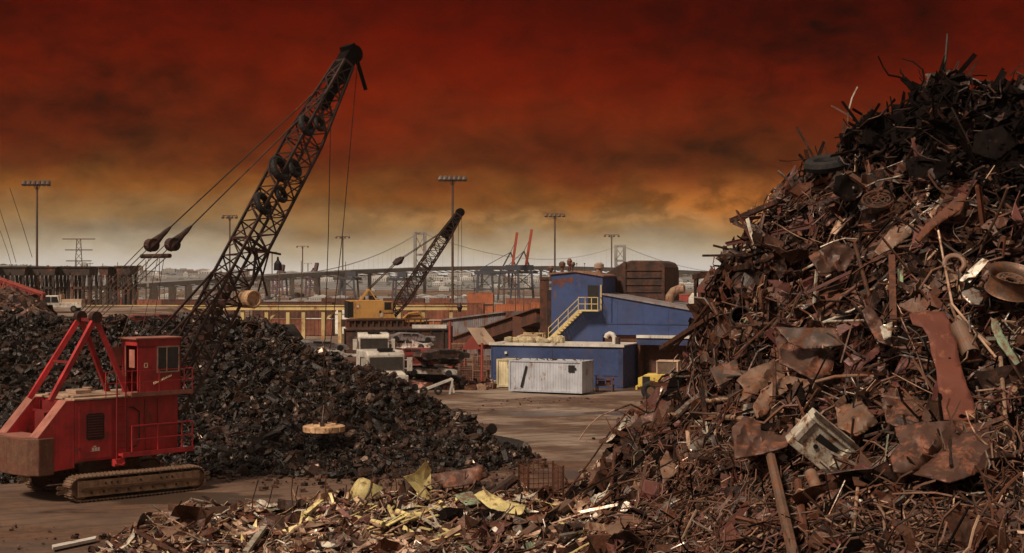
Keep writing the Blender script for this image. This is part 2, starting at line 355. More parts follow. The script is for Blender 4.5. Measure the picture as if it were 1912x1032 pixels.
g = grid_mesh('ground', xs, ys, lambda x, y: .05 * noise2(x, y, 3, 3, .5) * np.exp(-np.abs(x) / 60) * (y < 160), GM); tag(g, kind='structure')
# raised yard behind the engine heap, left
def bank_z(x, y):
    s = lambda v: np.clip(v, 0, 1) ** 2 * (3 - 2 * np.clip(v, 0, 1))
    return -.3 + 5.5 * s((y - 112) / 24) * s((-.195 * y - x) / 7) * s((205 - y) / 20) + .15 * noise2(x, y, 5, 3, .35) * s((y - 112) / 24)
bk = grid_mesh('embankment', np.linspace(-170, -18, 80), np.linspace(108, 208, 50), bank_z, GM); tag(bk, kind='structure')
qm = mat('quay_grey', (.17, .155, .145), .9, dirt=.4, scale=.02, var=.4)
qy = MB().b(-2100, 2100, 425, 642, -.4, .16).build('pavement', qm); tag(qy, kind='structure')
# water of the harbour and the far shore
wm = bpy.data.materials.new('harbour_water'); wm.use_nodes = True; b_ = wm.node_tree.nodes['Principled BSDF']
b_.inputs['Base Color'].default_value = (.05, .06, .065, 1); b_.inputs['Roughness'].default_value = .15
wt = MB().b(-2300, 2300, 640, 830, -.5, .012).build('water', wm); tag(wt, kind='structure')
def far_z(x, y):
    s = np.clip((y - 860) / 900, 0, 1)
    base = -1 + 8.6 * s + .5 * noise2(x, y, 9, 3, .006) * s
    side = 17 * np.clip((-x - 380) / 420, 0, 1) * np.clip((y - 1200) / 900, 0, 1) + 20 * np.clip((x - 240) / 300, 0, 1) * np.clip((y - 1200) / 900, 0, 1)
    ridge = 2.6 * np.exp(-((y - 2200) / 300) ** 2) * (1 + .8 * noise2(x, y, 11, 3, .004))
    return base + side * (1 + .15 * noise2(x, y, 12, 2, .008)) + ridge
hl = grid_mesh('hills', np.linspace(-2000, 2000, 160), np.linspace(820, 2560, 70), far_z, FARM); tag(hl, kind='structure')

# ================================================================== scrap heaps
def noise3(px, t, seed): return noise2(px * .02, t * 9, seed, 4, 1.0)
class Heap:
    def __init__(s, crest, base, ease, amp=.3, fx=1.0):
        s.amp = amp; s.fx = fx
        s.cx = np.array([c[0] for c in crest], float); s.cy = np.array([c[1] for c in crest], float); s.cd = np.array([c[2] for c in crest], float)
        s.bx = np.array([c[0] for c in base], float); s.by = np.array([c[1] for c in base], float); s.bd = np.array([c[2] for c in base], float)
        s.ease = ease
    def PD(s, px, t):
        cy = np.interp(px, s.cx, s.cy); cd = np.interp(px, s.cx, s.cd); by = np.interp(px, s.bx, s.by); bd = np.interp(px, s.bx, s.bd)
        return cy + (by - cy) * t, bd + (cd - bd) * (1 - t) ** s.ease
    def P(s, px, t):
        py, D = s.PD(px, t); q = np.stack([(px - CX) / F * D, D, H - (py - HY) / F * D], -1)
        if not s.amp: return q
        n = noise2(q[..., 0] * 1.0, q[..., 2] * 1.3 + q[..., 1] * .4, 33, 4, s.fx); n = np.tanh(n * 1.2) * s.amp * np.interp(px, [1000, 1250], [.5, 1])
        q[..., 1] -= n * .8; q[..., 2] += n * .35; return q
    def frame(s, px, t):
        e1 = 4.0; e2 = .01
        a = s.P(px + e1, t) - s.P(px - e1, t); b = s.P(px, np.clip(t - e2, 0, 1)) - s.P(px, np.clip(t + e2, 0, 1))
        n = np.cross(a, b); n /= np.linalg.norm(n, axis=-1, keepdims=True) + 1e-9
        n = np.where(n[..., 1:2] > .2, -n, n)
        a /= np.linalg.norm(a, axis=-1, keepdims=True) + 1e-9
        b2 = np.cross(n, a); return a, b2, n
    def D_at(s, px, py, k=1):
        cy = np.interp(px, s.cx, s.cy); by = np.interp(px, s.bx, s.by); t = np.clip((py - cy) / (by - cy), 0, 1)
        return float(s.P(np.array(float(px)), t)[1]) if k else float(s.PD(np.array(float(px)), t)[1])
    def core(s, name, m, x0, x1, nx, nt_, lump, front, back):
        px = np.linspace(x0, x1, nx); t = np.linspace(0, 1, nt_); PX, T = np.meshgrid(px, t)
        P = s.P(PX, T); a, b, n = s.frame(PX, T)
        fade = np.minimum(1, (1 - T) * 12 + .2)[..., None]
        P = P - n * (lump * 1.1) + n * (lump * noise2(PX * .03 * 1.0, T * 18, 21, 4, 1.0) * .6)[..., None] * fade
        rows = []
        top = P[0]
        for (dd, zf) in reversed(back):
            D0 = top[:, 1]; nd = D0 + dd; q = top.copy(); q[:, 0] *= nd / D0; q[:, 1] = nd; q[:, 2] = top[:, 2] * zf - (.3 if zf == 0 else 0); rows.append(q)
        rows = rows + list(P)
        bot = P[-1]
        for (dd, zf) in front:
            q = bot.copy(); q[:, 1] -= dd; q[:, 2] = bot[:, 2] * zf - (.3 if zf == 0 else 0); rows.append(q)
        V = np.array(rows); ny = len(rows)
        # close both flanks down to the ground
        V = V.reshape(ny, nx, 3)
        lf = V[:, :1].copy(); lf[..., 0] -= np.maximum(.2, lf[..., 2:3].squeeze(-1) * .9); lf[..., 2] = -.3
        rt = V[:, -1:].copy(); rt[..., 0] += np.maximum(.2, rt[..., 2:3].squeeze(-1) * .9); rt[..., 2] = -.3
        V = np.concatenate([lf, V, rt], 1); nx2 = nx + 2
        i = np.arange((ny - 1) * (nx2 - 1)); r_, c_ = i // (nx2 - 1), i % (nx2 - 1); q = r_ * nx2 + c_
        loops = np.stack([q, q + nx2, q + nx2 + 1, q + 1], -1).ravel()
        o = link(name, mesh_np(name, V.reshape(-1, 3), loops, np.full(len(i), 4), m)); return o
def rotmats(xa, n, roll):
    xa = xa / np.linalg.norm(xa, axis=-1, keepdims=True)
    y = np.cross(n, xa); y /= np.linalg.norm(y, axis=-1, keepdims=True) + 1e-9
    z = np.cross(xa, y)
    c, s_ = np.cos(roll)[:, None], np.sin(roll)[:, None]
    y2 = y * c + z * s_; z2 = -y * s_ + z * c
    return np.stack([xa, y2, z2], -1)      # columns
def merge(protos, pi, Rm, pos, sc, mi, name, mats):
    VV, LL, TT, MI = [], [], [], []; base = 0
    for k, (v, l, t) in enumerate(protos):
        idx = np.nonzero(pi == k)[0]
        if not len(idx): continue
        W = np.einsum('nij,vj->nvi', Rm[idx] * sc[idx][:, None, :], v) + pos[idx][:, None, :]
        VV.append(W.reshape(-1, 3)); n, nv = len(idx), len(v)
        LL.append((np.tile(l, n) + np.repeat(np.arange(n) * nv, len(l)) + base)); TT.append(np.tile(t, n)); MI.append(np.repeat(mi[idx], len(t))); base += n * nv
    return link(name, mesh_np(name, np.concatenate(VV), np.concatenate(LL), np.concatenate(TT), mats, np.concatenate(MI)))
# ---- piece prototypes (long axis X, thin axis Z)
rr = random.Random(3)
def p_rod(seg=5, bend=.12, n=5, r=.5):
    pts = []; y = z = 0
    for i in range(seg):
        pts.append((-.5 + i / (seg - 1), y, z)); y += rr.uniform(-bend, bend); z += rr.uniform(-bend, bend) * .6
    return MB().tube(pts, [r * .02] * seg, n)
def p_wire():
    pts = []; a = rr.uniform(0, 6.28); p = Vector((0, 0, 0)); da = rr.uniform(-.5, .5)
    m = rr.randint(9, 15)
    for i in range(m):
        pts.append(p.copy()); a += da; da = max(-.9, min(.9, da + rr.uniform(-.45, .45)))
        p += Vector((math.cos(a), math.sin(a), rr.uniform(-.5, .5))) * (1.5 / m)
    c = sum(pts, Vector()) / m
    return MB().tube([q - c for q in pts], [.0085] * m, 4)
def p_sheet(nx=6, ny=5, asp=.6, crump=.16, curl=0.0):
    vs = []; ph = [rr.uniform(0, 6) for _ in range(6)]
    jx = [[rr.uniform(-.06, .06) for _ in range(nx)] for _ in range(ny)]
    for j in range(ny):
        for i in range(nx):
            u, v = i / (nx - 1) - .5, (j / (ny - 1) - .5)
            ed = (i in (0, nx - 1)) or (j in (0, ny - 1))
            x = u + (jx[j][i] * (1.3 if ed else .6)); y = v * asp + jx[(j + 2) % ny][i] * asp * (1.2 if ed else .5)
            z = crump * (math.sin(5 * u + ph[0]) * math.cos(6 * v + ph[1]) + .5 * math.sin(11 * u + 7 * v + ph[2])) + rr.uniform(-.03, .03) * crump * 5 + curl * (v * v * 4 - .5)
            vs.append((x, y, z))
    fs = [(j * nx + i, j * nx + i + 1, (j + 1) * nx + i + 1, (j + 1) * nx + i) for j in range(ny - 1) for i in range(nx - 1)]
    fs = [f for f in fs if rr.random() > .05]
    n = len(vs); vs2 = vs + [(x, y, z - .012) for x, y, z in vs]; b = MB()
    fs2 = fs + [tuple(n + i for i in reversed(f)) for f in fs]
    edge = {}
    for f in fs:
        for a, c in zip(f, f[1:] + f[:1]): edge[(a, c)] = 1
    for (a, c) in list(edge):
        if (c, a) not in edge: fs2.append((c, a, n + a, n + c))
    return b.add(vs2, fs2)
def p_strip():
    tw = rr.uniform(-2.5, 2.5); bd = rr.uniform(-.35, .35); bd2 = rr.uniform(-.2, .2); wdt = rr.uniform(.04, .085); vs = []; m = 9
    for i in range(m):
        u = i / (m - 1) - .5; a = tw * u; wv = wdt * rr.uniform(.8, 1.15)
        c = Vector((u, bd2 * u * u * 2, bd * (u * u * 2))); d = Vector((0, math.cos(a), math.sin(a))) * wv; nn_ = Vector((0, -math.sin(a), math.cos(a))) * .006
        for p in (c - d - nn_, c + d - nn_, c + d + nn_, c - d + nn_): vs.append(p)
    fs = [(i * 4 + k, i * 4 + (k + 1) % 4, i * 4 + 4 + (k + 1) % 4, i * 4 + 4 + k) for i in range(m - 1) for k in range(4)] + [(3, 2, 1, 0), (m * 4 - 4, m * 4 - 3, m * 4 - 2, m * 4 - 1)]
    return MB().add(vs, fs)
def p_profile(kind):
    h = .06; t = .008
    if kind == 'L': poly = [(-h, -h), (h, -h), (h, -h + 2 * t), (-h + 2 * t, -h + 2 * t), (-h + 2 * t, h), (-h, h)]
    elif kind == 'U': poly = [(-h, -h * .7), (h, -h * .7), (h, h * .7), (h - 2 * t, h * .7), (h - 2 * t, -h * .7 + 2 * t), (-h + 2 * t, -h * .7 + 2 * t), (-h + 2 * t, h * .7), (-h, h * .7)]
    elif kind == 'I': poly = [(-h * .7, -h), (h * .7, -h), (h * .7, -h + t * 2), (t, -h + t * 2), (t, h - t * 2), (h * .7, h - t * 2), (h * .7, h), (-h * .7, h), (-h * .7, h - t * 2), (-t, h - t * 2), (-t, -h + t * 2), (-h * .7, -h + t * 2)]
    else: poly = [(-h * .8, -h * .3), (h * .8, -h * .3), (h * .75, h * .3), (-h * .8, h * .28)]
    b = MB(); n = len(poly); k1, k2 = rr.uniform(-.06, .06), rr.uniform(-.04, .04); vs = []
    st = [-.5, -.2, .1, .5]
    for x in st:
        for (u, v) in poly: vs.append((x + (rr.uniform(-.03, .03) if abs(x) == .5 else 0), u + k1 * (x * x * 4), v + k2 * (x * x * 4)))
    fs = [(i * n + k, i * n + (k + 1) % n, (i + 1) * n + (k + 1) % n, (i + 1) * n + k) for i in range(3) for k in range(n)] + [tuple(reversed(range(n))), tuple(range(3 * n, 4 * n))]
    return b.add(vs, fs)
def p_pipe():
    b = MB(); r = rr.uniform(.05, .10); b.pipe((-.5, 0, 0), (.5, 0, 0), r, r * .86, 12)
    if rr.random() < .4: b.pipe((-.5, 0, 0), (-.44, 0, 0), r * 1.5, r * .9, 12)
    return b
def p_box():
    b = MB(); b.b(-.5, .5, -.3, .3, -.22, .22)
    b.b(-.42, .42, -.31, -.24, -.15, .15); b.b(-.1, .1, -.35, -.3, -.1, .1); b.tube([(.3, 0, .2), (.3, .05, .35), (.1, .1, .4)], .04, 6)
    b.v = [(x + rr.uniform(-.05, .05), y + rr.uniform(-.05, .05), z + rr.uniform(-.05, .05)) for x, y, z in b.v]; return b
def p_ring():
    b = MB(); b.torus((0, 0, 0), (0, 0, 1), .4, .07, 18, 6, 1.4)
    if rr.random() < .5: b.cyl((0, 0, -.03), (0, 0, .03), .16, n=10); b.bar((-.36, 0, 0), (.36, 0, 0), .06); b.bar((0, -.36, 0), (0, .36, 0), .06)
    return b
PROTO = {'scrap_rod': [p_rod(rr.randint(3, 6), rr.uniform(.01, .12), 6, rr.uniform(.35, 1.0)) for _ in range(14)],
         'scrap_wire': [p_wire() for _ in range(16)],
         'scrap_sheet': [p_sheet(rr.randint(5, 7), rr.randint(4, 5), rr.uniform(.4, .9), rr.uniform(.03, .16), rr.choice([0, 0, .25, -.2])) for _ in range(16)],
         'metal_strip': [p_strip() for _ in range(14)],
         'steel_bar': [p_profile(k) for k in 'LUIFLUIFFL'],
         'scrap_pipe': [p_pipe() for _ in range(8)],
         'scrap_casing': [p_box() for _ in range(6)],
         'metal_ring': [p_ring() for _ in range(4)]}
SIZE = {'scrap_rod': (.5, 1.8), 'scrap_wire': (.5, 1.7), 'scrap_sheet': (.22, .95), 'metal_strip': (.45, 1.5), 'steel_bar': (.5, 1.8), 'scrap_pipe': (.3, 1.2), 'scrap_casing': (.2, .45), 'metal_ring': (.25, .5)}
WORD = {'scrap_rod': ('bent rod', 'rod'), 'scrap_wire': ('curled wire', 'wire'), 'scrap_sheet': ('crumpled sheet metal piece', 'sheet metal'), 'metal_strip': ('twisted metal strip', 'metal strip'),
        'steel_bar': ('broken steel bar', 'steel bar'), 'scrap_pipe': ('cut pipe', 'pipe'), 'scrap_casing': ('battered metal casing', 'casing'), 'metal_ring': ('loose metal ring', 'ring')}
ARR = {k: [p.arr() for p in v] for k, v in PROTO.items()}
MESH = {}
def proto_mesh(kind, i):
    if (kind, i) not in MESH:
        MESH[(kind, i)] = mesh_np(kind, *ARR[kind][i], S_BROWN)
    return MESH[(kind, i)]
HCREST = [(-60, 1075, 22), (130, 1075, 23), (200, 1020, 24), (260, 985, 26), (330, 955, 26.5), (420, 945, 27), (520, 945, 27), (600, 930, 27), (680, 925, 27), (760, 915, 27), (830, 918, 27), (900, 925, 27), (960, 915, 27),
          (1010, 922, 27), (1060, 912, 27), (1100, 890, 26.8), (1140, 850, 26.5), (1165, 800, 26.2), (1222, 750, 26), (1266, 700, 26), (1288, 650, 26), (1298, 600, 25.8), (1310, 550, 25.5), (1338, 500, 25.2),
          (1385, 452, 25), (1410, 400, 24.8), (1450, 360, 24.6), (1500, 322, 24.4), (1570, 300, 24), (1610, 252, 23.8), (1660, 238, 23.6), (1710, 190, 23.4), (1742, 158, 23.2), (1775, 154, 23), (1835, 172, 22.8),
          (1885, 152, 22.6), (1930, 132, 22.5), (2150, 75, 22), (2450, 20, 22), (2750, 120, 22)]
HBASE = [(-60, 1110, 19), (200, 1110, 19.5), (1000, 1110, 19.5), (1200, 1110, 16), (1500, 1110, 13.6), (1900, 1110, 12.4), (2150, 1110, 12), (2750, 1110, 12)]
HP = Heap(HCREST, HBASE, .8, .6, 1.7)
CORE = mat('heap_depths', (.007, .005, .004), .95, 0, .3, (.022, .010, .007), 0, 2, .4)  # near-black base colour paints the shade of deep gaps
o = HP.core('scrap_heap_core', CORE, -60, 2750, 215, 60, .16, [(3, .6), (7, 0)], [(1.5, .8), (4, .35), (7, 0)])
tag(o, 'dark compacted scrap under the loose pieces of the near heap', 'scrap', kind='stuff')

def regions(px, py):
    """0 low heap in front, 1 tall heap, 2 top of the tall heap, darkened by colour"""
    top = (py < 150 + (px - 1400) * .42 + 25 * np.sin(px * .021) + 60) & (px > 1430) & (py < 395)
    return np.where(top, 2, np.where((px < 1130), 0, 1))
def pick_mats(reg, kind, n):
    pal = {0: [.13, .20, .11, .30, .07, .05, .02, .08, .03, .005, .12], 1: [.27, .29, .115, .055, .04, .075, .05, .012, 0, .006, .10], 2: [.20, .05, .02, .004, .002, .006, .70, 0, 0, 0, .02]}
    out = np.zeros(n, int)
    for r_ in (0, 1, 2):
        i = np.nonzero(reg == r_)[0]; p = np.array(pal[r_])
        if kind in ('scrap_rod', 'scrap_wire') and r_ < 2: p = p * np.array([1, 1, .9, 2.2, 2.8, .6, 1, 1.4, .5, .4, 1.1])  # rods and wires get more pale tones, glints put into colour
        if kind == 'scrap_sheet': p = p * np.array([1.5, 1.2, 1, .35, .6, 1.6, 1.2, .6, .8, 1, .6])
        if kind != 'scrap_sheet' and kind != 'metal_strip': p = p * np.array([1, 1, 1, 1, 1, 1, 1, 1, .6, .4, 1])
        out[i] = rng.choice(len(p), len(i), p=p / p.sum())
    return out
def sample(heap, n, x0, x1):
    px = rng.uniform(x0, x1, n * 3); cy = np.interp(px, heap.cx, heap.cy); keep = rng.uniform(0, 1, n * 3) < (1100 - cy) / 980
    px = px[keep][:n]; t = rng.uniform(0, 1, len(px)); return px, t
def scatter(kind, n, lift, size_mul=1.0, x0=140, x1=2050, tmask=None):
    px, t = sample(HP, n, x0, x1); n = len(px)
    py, D = HP.PD(px, t)
    if tmask is not None:
        k = tmask(px, py); px, t, py, D = px[k], t[k], py[k], D[k]; n = len(px)
    P = HP.P(px, t); a, b, nn_ = HP.frame(px, t)
    th = rng.normal(0, 1, n) * .75 + np.where(rng.random(n) < .35, math.pi / 2, .25)
    tilt = rng.normal(0, .22 if kind not in ('scrap_sheet',) else .15, n)
    xa = a * np.cos(th)[:, None] + b * np.sin(th)[:, None] + nn_ * np.tan(np.clip(tilt, -1, 1))[:, None]
    if kind in ('scrap_sheet', 'metal_ring', 'scrap_casing', 'scrap_wire'):
        nn2 = nn_ + rng.normal(0, .35, (n, 3)); nn2 /= np.linalg.norm(nn2, axis=1, keepdims=True)
    else: nn2 = nn_
    Rm = rotmats(xa, nn2, rng.uniform(0, 6.28, n) if kind not in ('scrap_sheet', 'metal_ring', 'scrap_wire') else rng.normal(0, .4, n))
    lo, hi = SIZE[kind]; reg = regions(px, py)
    s1 = (lo + (hi - lo) * rng.random(n) ** 1.8) * size_mul * np.where(reg == 0, .85, 1.0)
    fat = np.where(np.isin(kind, ['scrap_rod', 'scrap_wire']), rng.uniform(.8, 1.6, n), 1)
    sc = np.stack([s1, s1, s1], -1)
    if kind == 'scrap_rod': k_ = .5 + .9 * rng.random(n) ** 2; sc = np.stack([s1, k_ + s1 * .15, k_], -1)
    if kind == 'steel_bar': k_ = .22 + .6 * rng.random(n) ** 2.2; sc = np.stack([s1, k_, k_], -1)
    if kind == 'scrap_pipe': k_ = .2 + .7 * rng.random(n) ** 2; sc = np.stack([s1, k_, k_], -1)
    if kind == 'metal_strip': k_ = .25 + .75 * rng.random(n) ** 1.8; sc = np.stack([s1, k_, k_], -1)
    if kind == 'scrap_wire': k_ = rng.uniform(.8, 1.6, n); sc = np.stack([s1, s1, s1 * k_], -1)
    pos = P + nn_ * (rng.uniform(lift[0], lift[1], n))[:, None]
    pi = rng.integers(0, len(ARR[kind]), n); mi_ = pick_mats(reg, kind, n)
    deep = ((pos - P) * nn_).sum(-1) < -.07; dk = deep & (rng.random(n) < np.where(reg == 0, .45, .75)); mi_[dk] = np.where(rng.random(dk.sum()) < .55, 6, 0)   # deepest pieces go black: gap shade put into their colour
    kp = np.ones(n, bool)
    if kind in ('scrap_rod', 'scrap_wire'): kp = (reg != 2) | (rng.random(n) < .45)
    pi, Rm, pos, sc, mi_, reg, px, py = pi[kp], Rm[kp], pos[kp], sc[kp], mi_[kp], reg[kp], px[kp], py[kp]; n = len(pi)
    return dict(pi=pi, R=Rm, pos=pos, sc=sc, mi=mi_, reg=reg, n=n, px=px, py=py)
inner = {'scrap_rod': 2000, 'scrap_wire': 4200, 'scrap_sheet': 2700, 'metal_strip': 2600, 'steel_bar': 1500, 'scrap_pipe': 450, 'scrap_casing': 360, 'metal_ring': 70}
outer = {'scrap_rod': 200, 'scrap_wire': 260, 'scrap_sheet': 285, 'metal_strip': 240, 'steel_bar': 200, 'scrap_pipe': 70, 'scrap_casing': 50, 'metal_ring': 22}
protos, PI, RM, POS, SC_, MI = [], [], [], [], [], []
for k, n in inner.items():
    s_ = scatter(k, n, (-.26, .05)); PI.append(s_['pi'] + len(protos)); protos += ARR[k]
    RM.append(s_['R']); POS.append(s_['pos']); SC_.append(s_['sc']); MI.append(s_['mi'])
for k, n_, mul_ in (('scrap_sheet', 4500, .55), ('scrap_casing', 4500, .7), ('metal_strip', 8000, .75), ('steel_bar', 5000, .6)):     # crown of the tall heap, its darkening put into the colour
    s_ = scatter(k, n_, (-.15, .12), mul_, 1400, 2050, lambda px, py: regions(px, py) == 2); i0 = sum(len(ARR[q]) for q in list(inner)[:list(inner).index(k)])
    mm = np.where(rng.random(s_['n']) < .84, 6, np.where(rng.random(s_['n']) < .7, 0, s_['mi'])); PI.append(s_['pi'] + i0); RM.append(s_['R']); POS.append(s_['pos']); SC_.append(s_['sc']); MI.append(mm)
off = 0
for k, n in inner.items():      # the heap carries on past the right edge of the view
    s_ = scatter(k, int(n * .45), (-.15, .1), 1.25, 2040, 2750); PI.append(s_['pi'] + off); off += len(ARR[k])
    RM.append(s_['R']); POS.append(s_['pos']); SC_.append(s_['sc']); MI.append(s_['mi'])
# fine wire nest at the foot of the tall heap
s_ = scatter('scrap_wire', 9000, (-.1, .12), .8, 1150, 2050, lambda px, py: (py > 880 + 60 * np.sin(px * .013)) & (px > 1180))
nn0 = sum(len(ARR[k]) for k in list(inner)[:1]); PI.append(s_['pi'] + nn0); RM.append(s_['R']); POS.append(s_['pos']); SC_.append(s_['sc']); mm = s_['mi'].copy(); mm[rng.random(len(mm)) < .6] = 10; MI.append(mm)
# short offcuts over the low heap
s_ = scatter('metal_strip', 8000, (-.12, .10), .55, 140, 1150, lambda px, py: (px < 1130)); i0 = sum(len(ARR[k]) for k in list(inner)[:3])
PI.append(s_['pi'] + i0); RM.append(s_['R']); POS.append(s_['pos']); SC_.append(s_['sc']); MI.append(s_['mi'])
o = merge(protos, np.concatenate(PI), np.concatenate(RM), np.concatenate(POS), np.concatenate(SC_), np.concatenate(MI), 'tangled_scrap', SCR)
tag(o, 'tangle of rusty rods, wire, strips and offcuts filling the near heap', 'scrap', kind='stuff')
AREA = ['the low heap in front', 'the tall heap', 'the tall heap\'s black top']
for k, n in outer.items():
    s_ = scatter(k, n, (.0, .14), 1.1, tmask=lambda px, py: (px < 1960) & (py < 1040) & (px > 190))
    for i in range(s_['n']):
        o = bpy.data.objects.new(k, proto_mesh(k, int(s_['pi'][i]))); C.objects.link(o)
        M = Matrix([list(s_['R'][i][r_] * s_['sc'][i]) + [float(s_['pos'][i][r_])] for r_ in range(3)] + [[0, 0, 0, 1]])
        o.matrix_world = M
        mi = int(s_['mi'][i]); o.material_slots[0].link = 'OBJECT'; o.material_slots[0].material = SCR[mi]
        a = AREA[int(s_['reg'][i])]
        tag(o, f"{SCN[mi]} {WORD[k][0]} among loose scrap of {a}", WORD[k][1], f"{SCN[mi]} {WORD[k][1]} pieces in {a}")

# ---- engine heap
ECREST = [(-260, 588, 82), (0, 586, 82), (100, 590, 82), (250, 598, 81), (400, 592, 81), (470, 595, 81), (520, 608, 80), (560, 640, 79), (600, 656, 78.5), (660, 680, 77), (740, 705, 75.5), (800, 745, 74), (870, 775, 72.5), (950, 832, 71), (1000, 858, 70)]
EBASE = [(-260, 910, gD(910)), (0, 902, gD(902)), (340, 884, gD(884)), (700, 894, gD(894)), (880, 888, gD(888)), (940, 878, gD(878)), (1000, 863, gD(863))]
EH = Heap(ECREST, EBASE, 1.0, .42, 1.1)
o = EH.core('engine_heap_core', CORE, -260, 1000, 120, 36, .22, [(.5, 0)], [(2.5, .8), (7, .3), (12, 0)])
tag(o, 'black compacted mass under the loose engines of the dark heap', 'scrap', kind='stuff')
def p_engine():
    b = MB(); L_, W_, H_ = rr.uniform(.8, 1.1), rr.uniform(.45, .6), rr.uniform(.5, .7)
    poly = [(-W_ / 2, 0), (-W_ * .3, -H_ * .35), (W_ * .3, -H_ * .35), (W_ / 2, 0), (W_ * .42, H_ * .55), (-W_ * .42, H_ * .55)]
    b.prism(poly, lambda u, v, w_: (w_, u, v), -L_ / 2, L_ / 2)
    for i in range(rr.randint(3, 4)):
        x = -L_ * .35 + i * L_ * .23; b.cyl((x, 0, H_ * .5), (x, 0, H_ * .72), .09, n=7)
    for i in range(3):
        x = -L_ * .3 + i * .25; b.tube([(x, W_ * .4, .1), (x, W_ * .7, .2), (x + .06, W_ * .85, 0)], .05, 5)
    b.cyl((L_ / 2, 0, 0), (L_ / 2 + .12, 0, 0), .22, n=10); b.cyl((-L_ / 2, .05, 0), (-L_ / 2 - .3, .05, 0), .26, .13, n=8)
    b.torus((L_ / 2 + .08, .12, .3), (1, 0, 0), .12, .03, 9, 4)
    return b
def p_gear():
    b = MB(); b.tube([(-.55, 0, 0), (-.3, 0, 0), (-.1, 0, 0), (.1, .02, 0), (.3, .03, 0), (.55, .04, 0)], [.34, .30, .18, .20, .15, .10], 9)
    for k in range(4):
        a = k * 1.57; b.bar((-.5, .3 * math.cos(a), .3 * math.sin(a)), (.1, .2 * math.cos(a), .2 * math.sin(a)), .05)
    b.bar((0, 0, 0), (.1, .1, .4), .05); return b
def p_axle():
    b = MB(); b.tube([(-.8, 0, 0), (0, .03, 0), (.8, 0, 0)], .06, 6); b.cyl((-.85, 0, 0), (-.75, 0, 0), .2, n=10); b.cyl((.75, 0, 0), (.85, 0, 0), .2, n=10)
    b.cyl((0, -.1, 0), (0, .12, 0), .2, n=8); return b
def p_manif():
    b = MB(); b.tube([(-.5, 0, 0), (0, .1, .06), (.5, 0, 0)], .08, 6)
    for x in (-.4, -.13, .13, .4): b.tube([(x, 0, 0), (x, -.2, .12), (x, -.32, 0)], .06, 5)
    b.b(-.5, .5, -.36, -.3, -.1, .08); return b
def jit(b, k=.03): b.v = [(x + rr.uniform(-k, k), y + rr.uniform(-k, k), z + rr.uniform(-k, k)) for x, y, z in b.v]; return b
def p_drum():
    b = MB(); b.pipe((0, 0, -.12), (0, 0, .12), .3, .24, 14); b.cyl((0, 0, -.03), (0, 0, .03), .25, n=12); b.cyl((0, 0, -.1), (0, 0, .16), .09, n=8); return b
def p_lump():
    b = MB(); m = rr.randint(4, 6); L_ = rr.uniform(.5, .9); n = 8; rs = [rr.uniform(.12, .22)] + [rr.uniform(.2, .38) for _ in range(m - 2)] + [rr.uniform(.1, .2)]
    b.tube([(-L_ / 2 + L_ * i / (m - 1), rr.uniform(-.05, .05), rr.uniform(-.05, .05)) for i in range(m)], rs, n)
    for k in range(4):
        a = rr.uniform(0, 6.28); x = rr.uniform(-.3, .3) * L_; b.cyl((x, .2 * math.cos(a), .2 * math.sin(a)), (x + rr.uniform(-.1, .1), .46 * math.cos(a), .46 * math.sin(a)), rr.uniform(.05, .11), n=6)
    b.tube([(-.2, .3, 0), (0, .38, .1), (.25, .3, .2)], .04, 5); b.cyl((L_ / 2, 0, 0), (L_ / 2 + .1, 0, 0), .2, n=9); return jit(b, .03)
EP = [p_lump() for _ in range(5)] + [jit(p_engine()) for _ in range(5)] + [jit(p_gear(), .02) for _ in range(3)] + [p_axle(), jit(p_manif()), jit(p_manif()), p_drum(), MB().tube([(-.7, 0, 0), (-.4, .25, .1), (0, .1, .2), (.3, -.25, 0), (.6, -.1, -.1), (.7, .2, 0)], .035, 5)]
EA = [p.arr() for p in EP]; EW = np.array([8, 8, 8, 8, 8, 3, 3, 3, 3, 3, 5, 5, 5, 3, 6, 6, 5, 12.0]); EW /= EW.sum()
def esc(n, lift, smin, smax, ex=1.5):
    px = rng.uniform(-180, 1012, n * 3); cy = np.interp(px, EH.cx, EH.cy); by = np.interp(px, EH.bx, EH.by); px = px[rng.random(n * 3) < (by - cy) / 300][:n]; n = len(px)
    t = rng.uniform(0, 1.02, n).clip(0, 1); P = EH.P(px, t); a, b, nn_ = EH.frame(px, t)
    th = rng.uniform(0, 6.28, n); xa = a * np.cos(th)[:, None] + b * np.sin(th)[:, None] + nn_ * rng.normal(0, .5, n)[:, None]
    Rm = rotmats(xa, nn_ + rng.normal(0, .2, (n, 3)), rng.uniform(0, 6.28, n)); s1 = smin + (smax - smin) * rng.random(n) ** ex
    py, _ = EH.PD(px, t); right = np.clip((px - 450) / 500, 0, 1)
    mi = np.array([rng.choice(4, p=[.67 - .20 * r_, .275 + .12 * r_, .05 + .065 * r_, .005 + .015 * r_]) for r_ in right])
    return px, t, P + nn_ * rng.uniform(*lift, n)[:, None], Rm, s1, mi, rng.choice(len(EA), n, p=EW)
px, t, P, Rm, s1, mi, pi = esc(9500, (-.34, .16), .28, .82, 1.1)
o = merge(EA, pi, Rm, P, np.stack([s1] * 3, -1), mi, 'scrapped_engines', ENG); tag(o, 'countless greasy black engines, gearboxes and axles heaped together', 'scrap', kind='stuff')
ENM = [('transmission_casing', 'casing')] * 5 + [('engine_block', 'engine block')] * 5 + [('gearbox', 'gearbox')] * 3 + [('scrap_axle', 'axle'), ('exhaust_manifold', 'manifold'), ('exhaust_manifold', 'manifold'), ('brake_drum', 'brake drum'), ('scrap_hose', 'hose')]
EC = ['greasy black', 'oily brown', 'dull grey alloy', 'bright bare alloy']
px, t, P, Rm, s1, mi, pi = esc(560, (.05, .28), .35, .78)
eme = [mesh_np(ENM[i][0], *EA[i], E_BLK) for i in range(len(EA))]
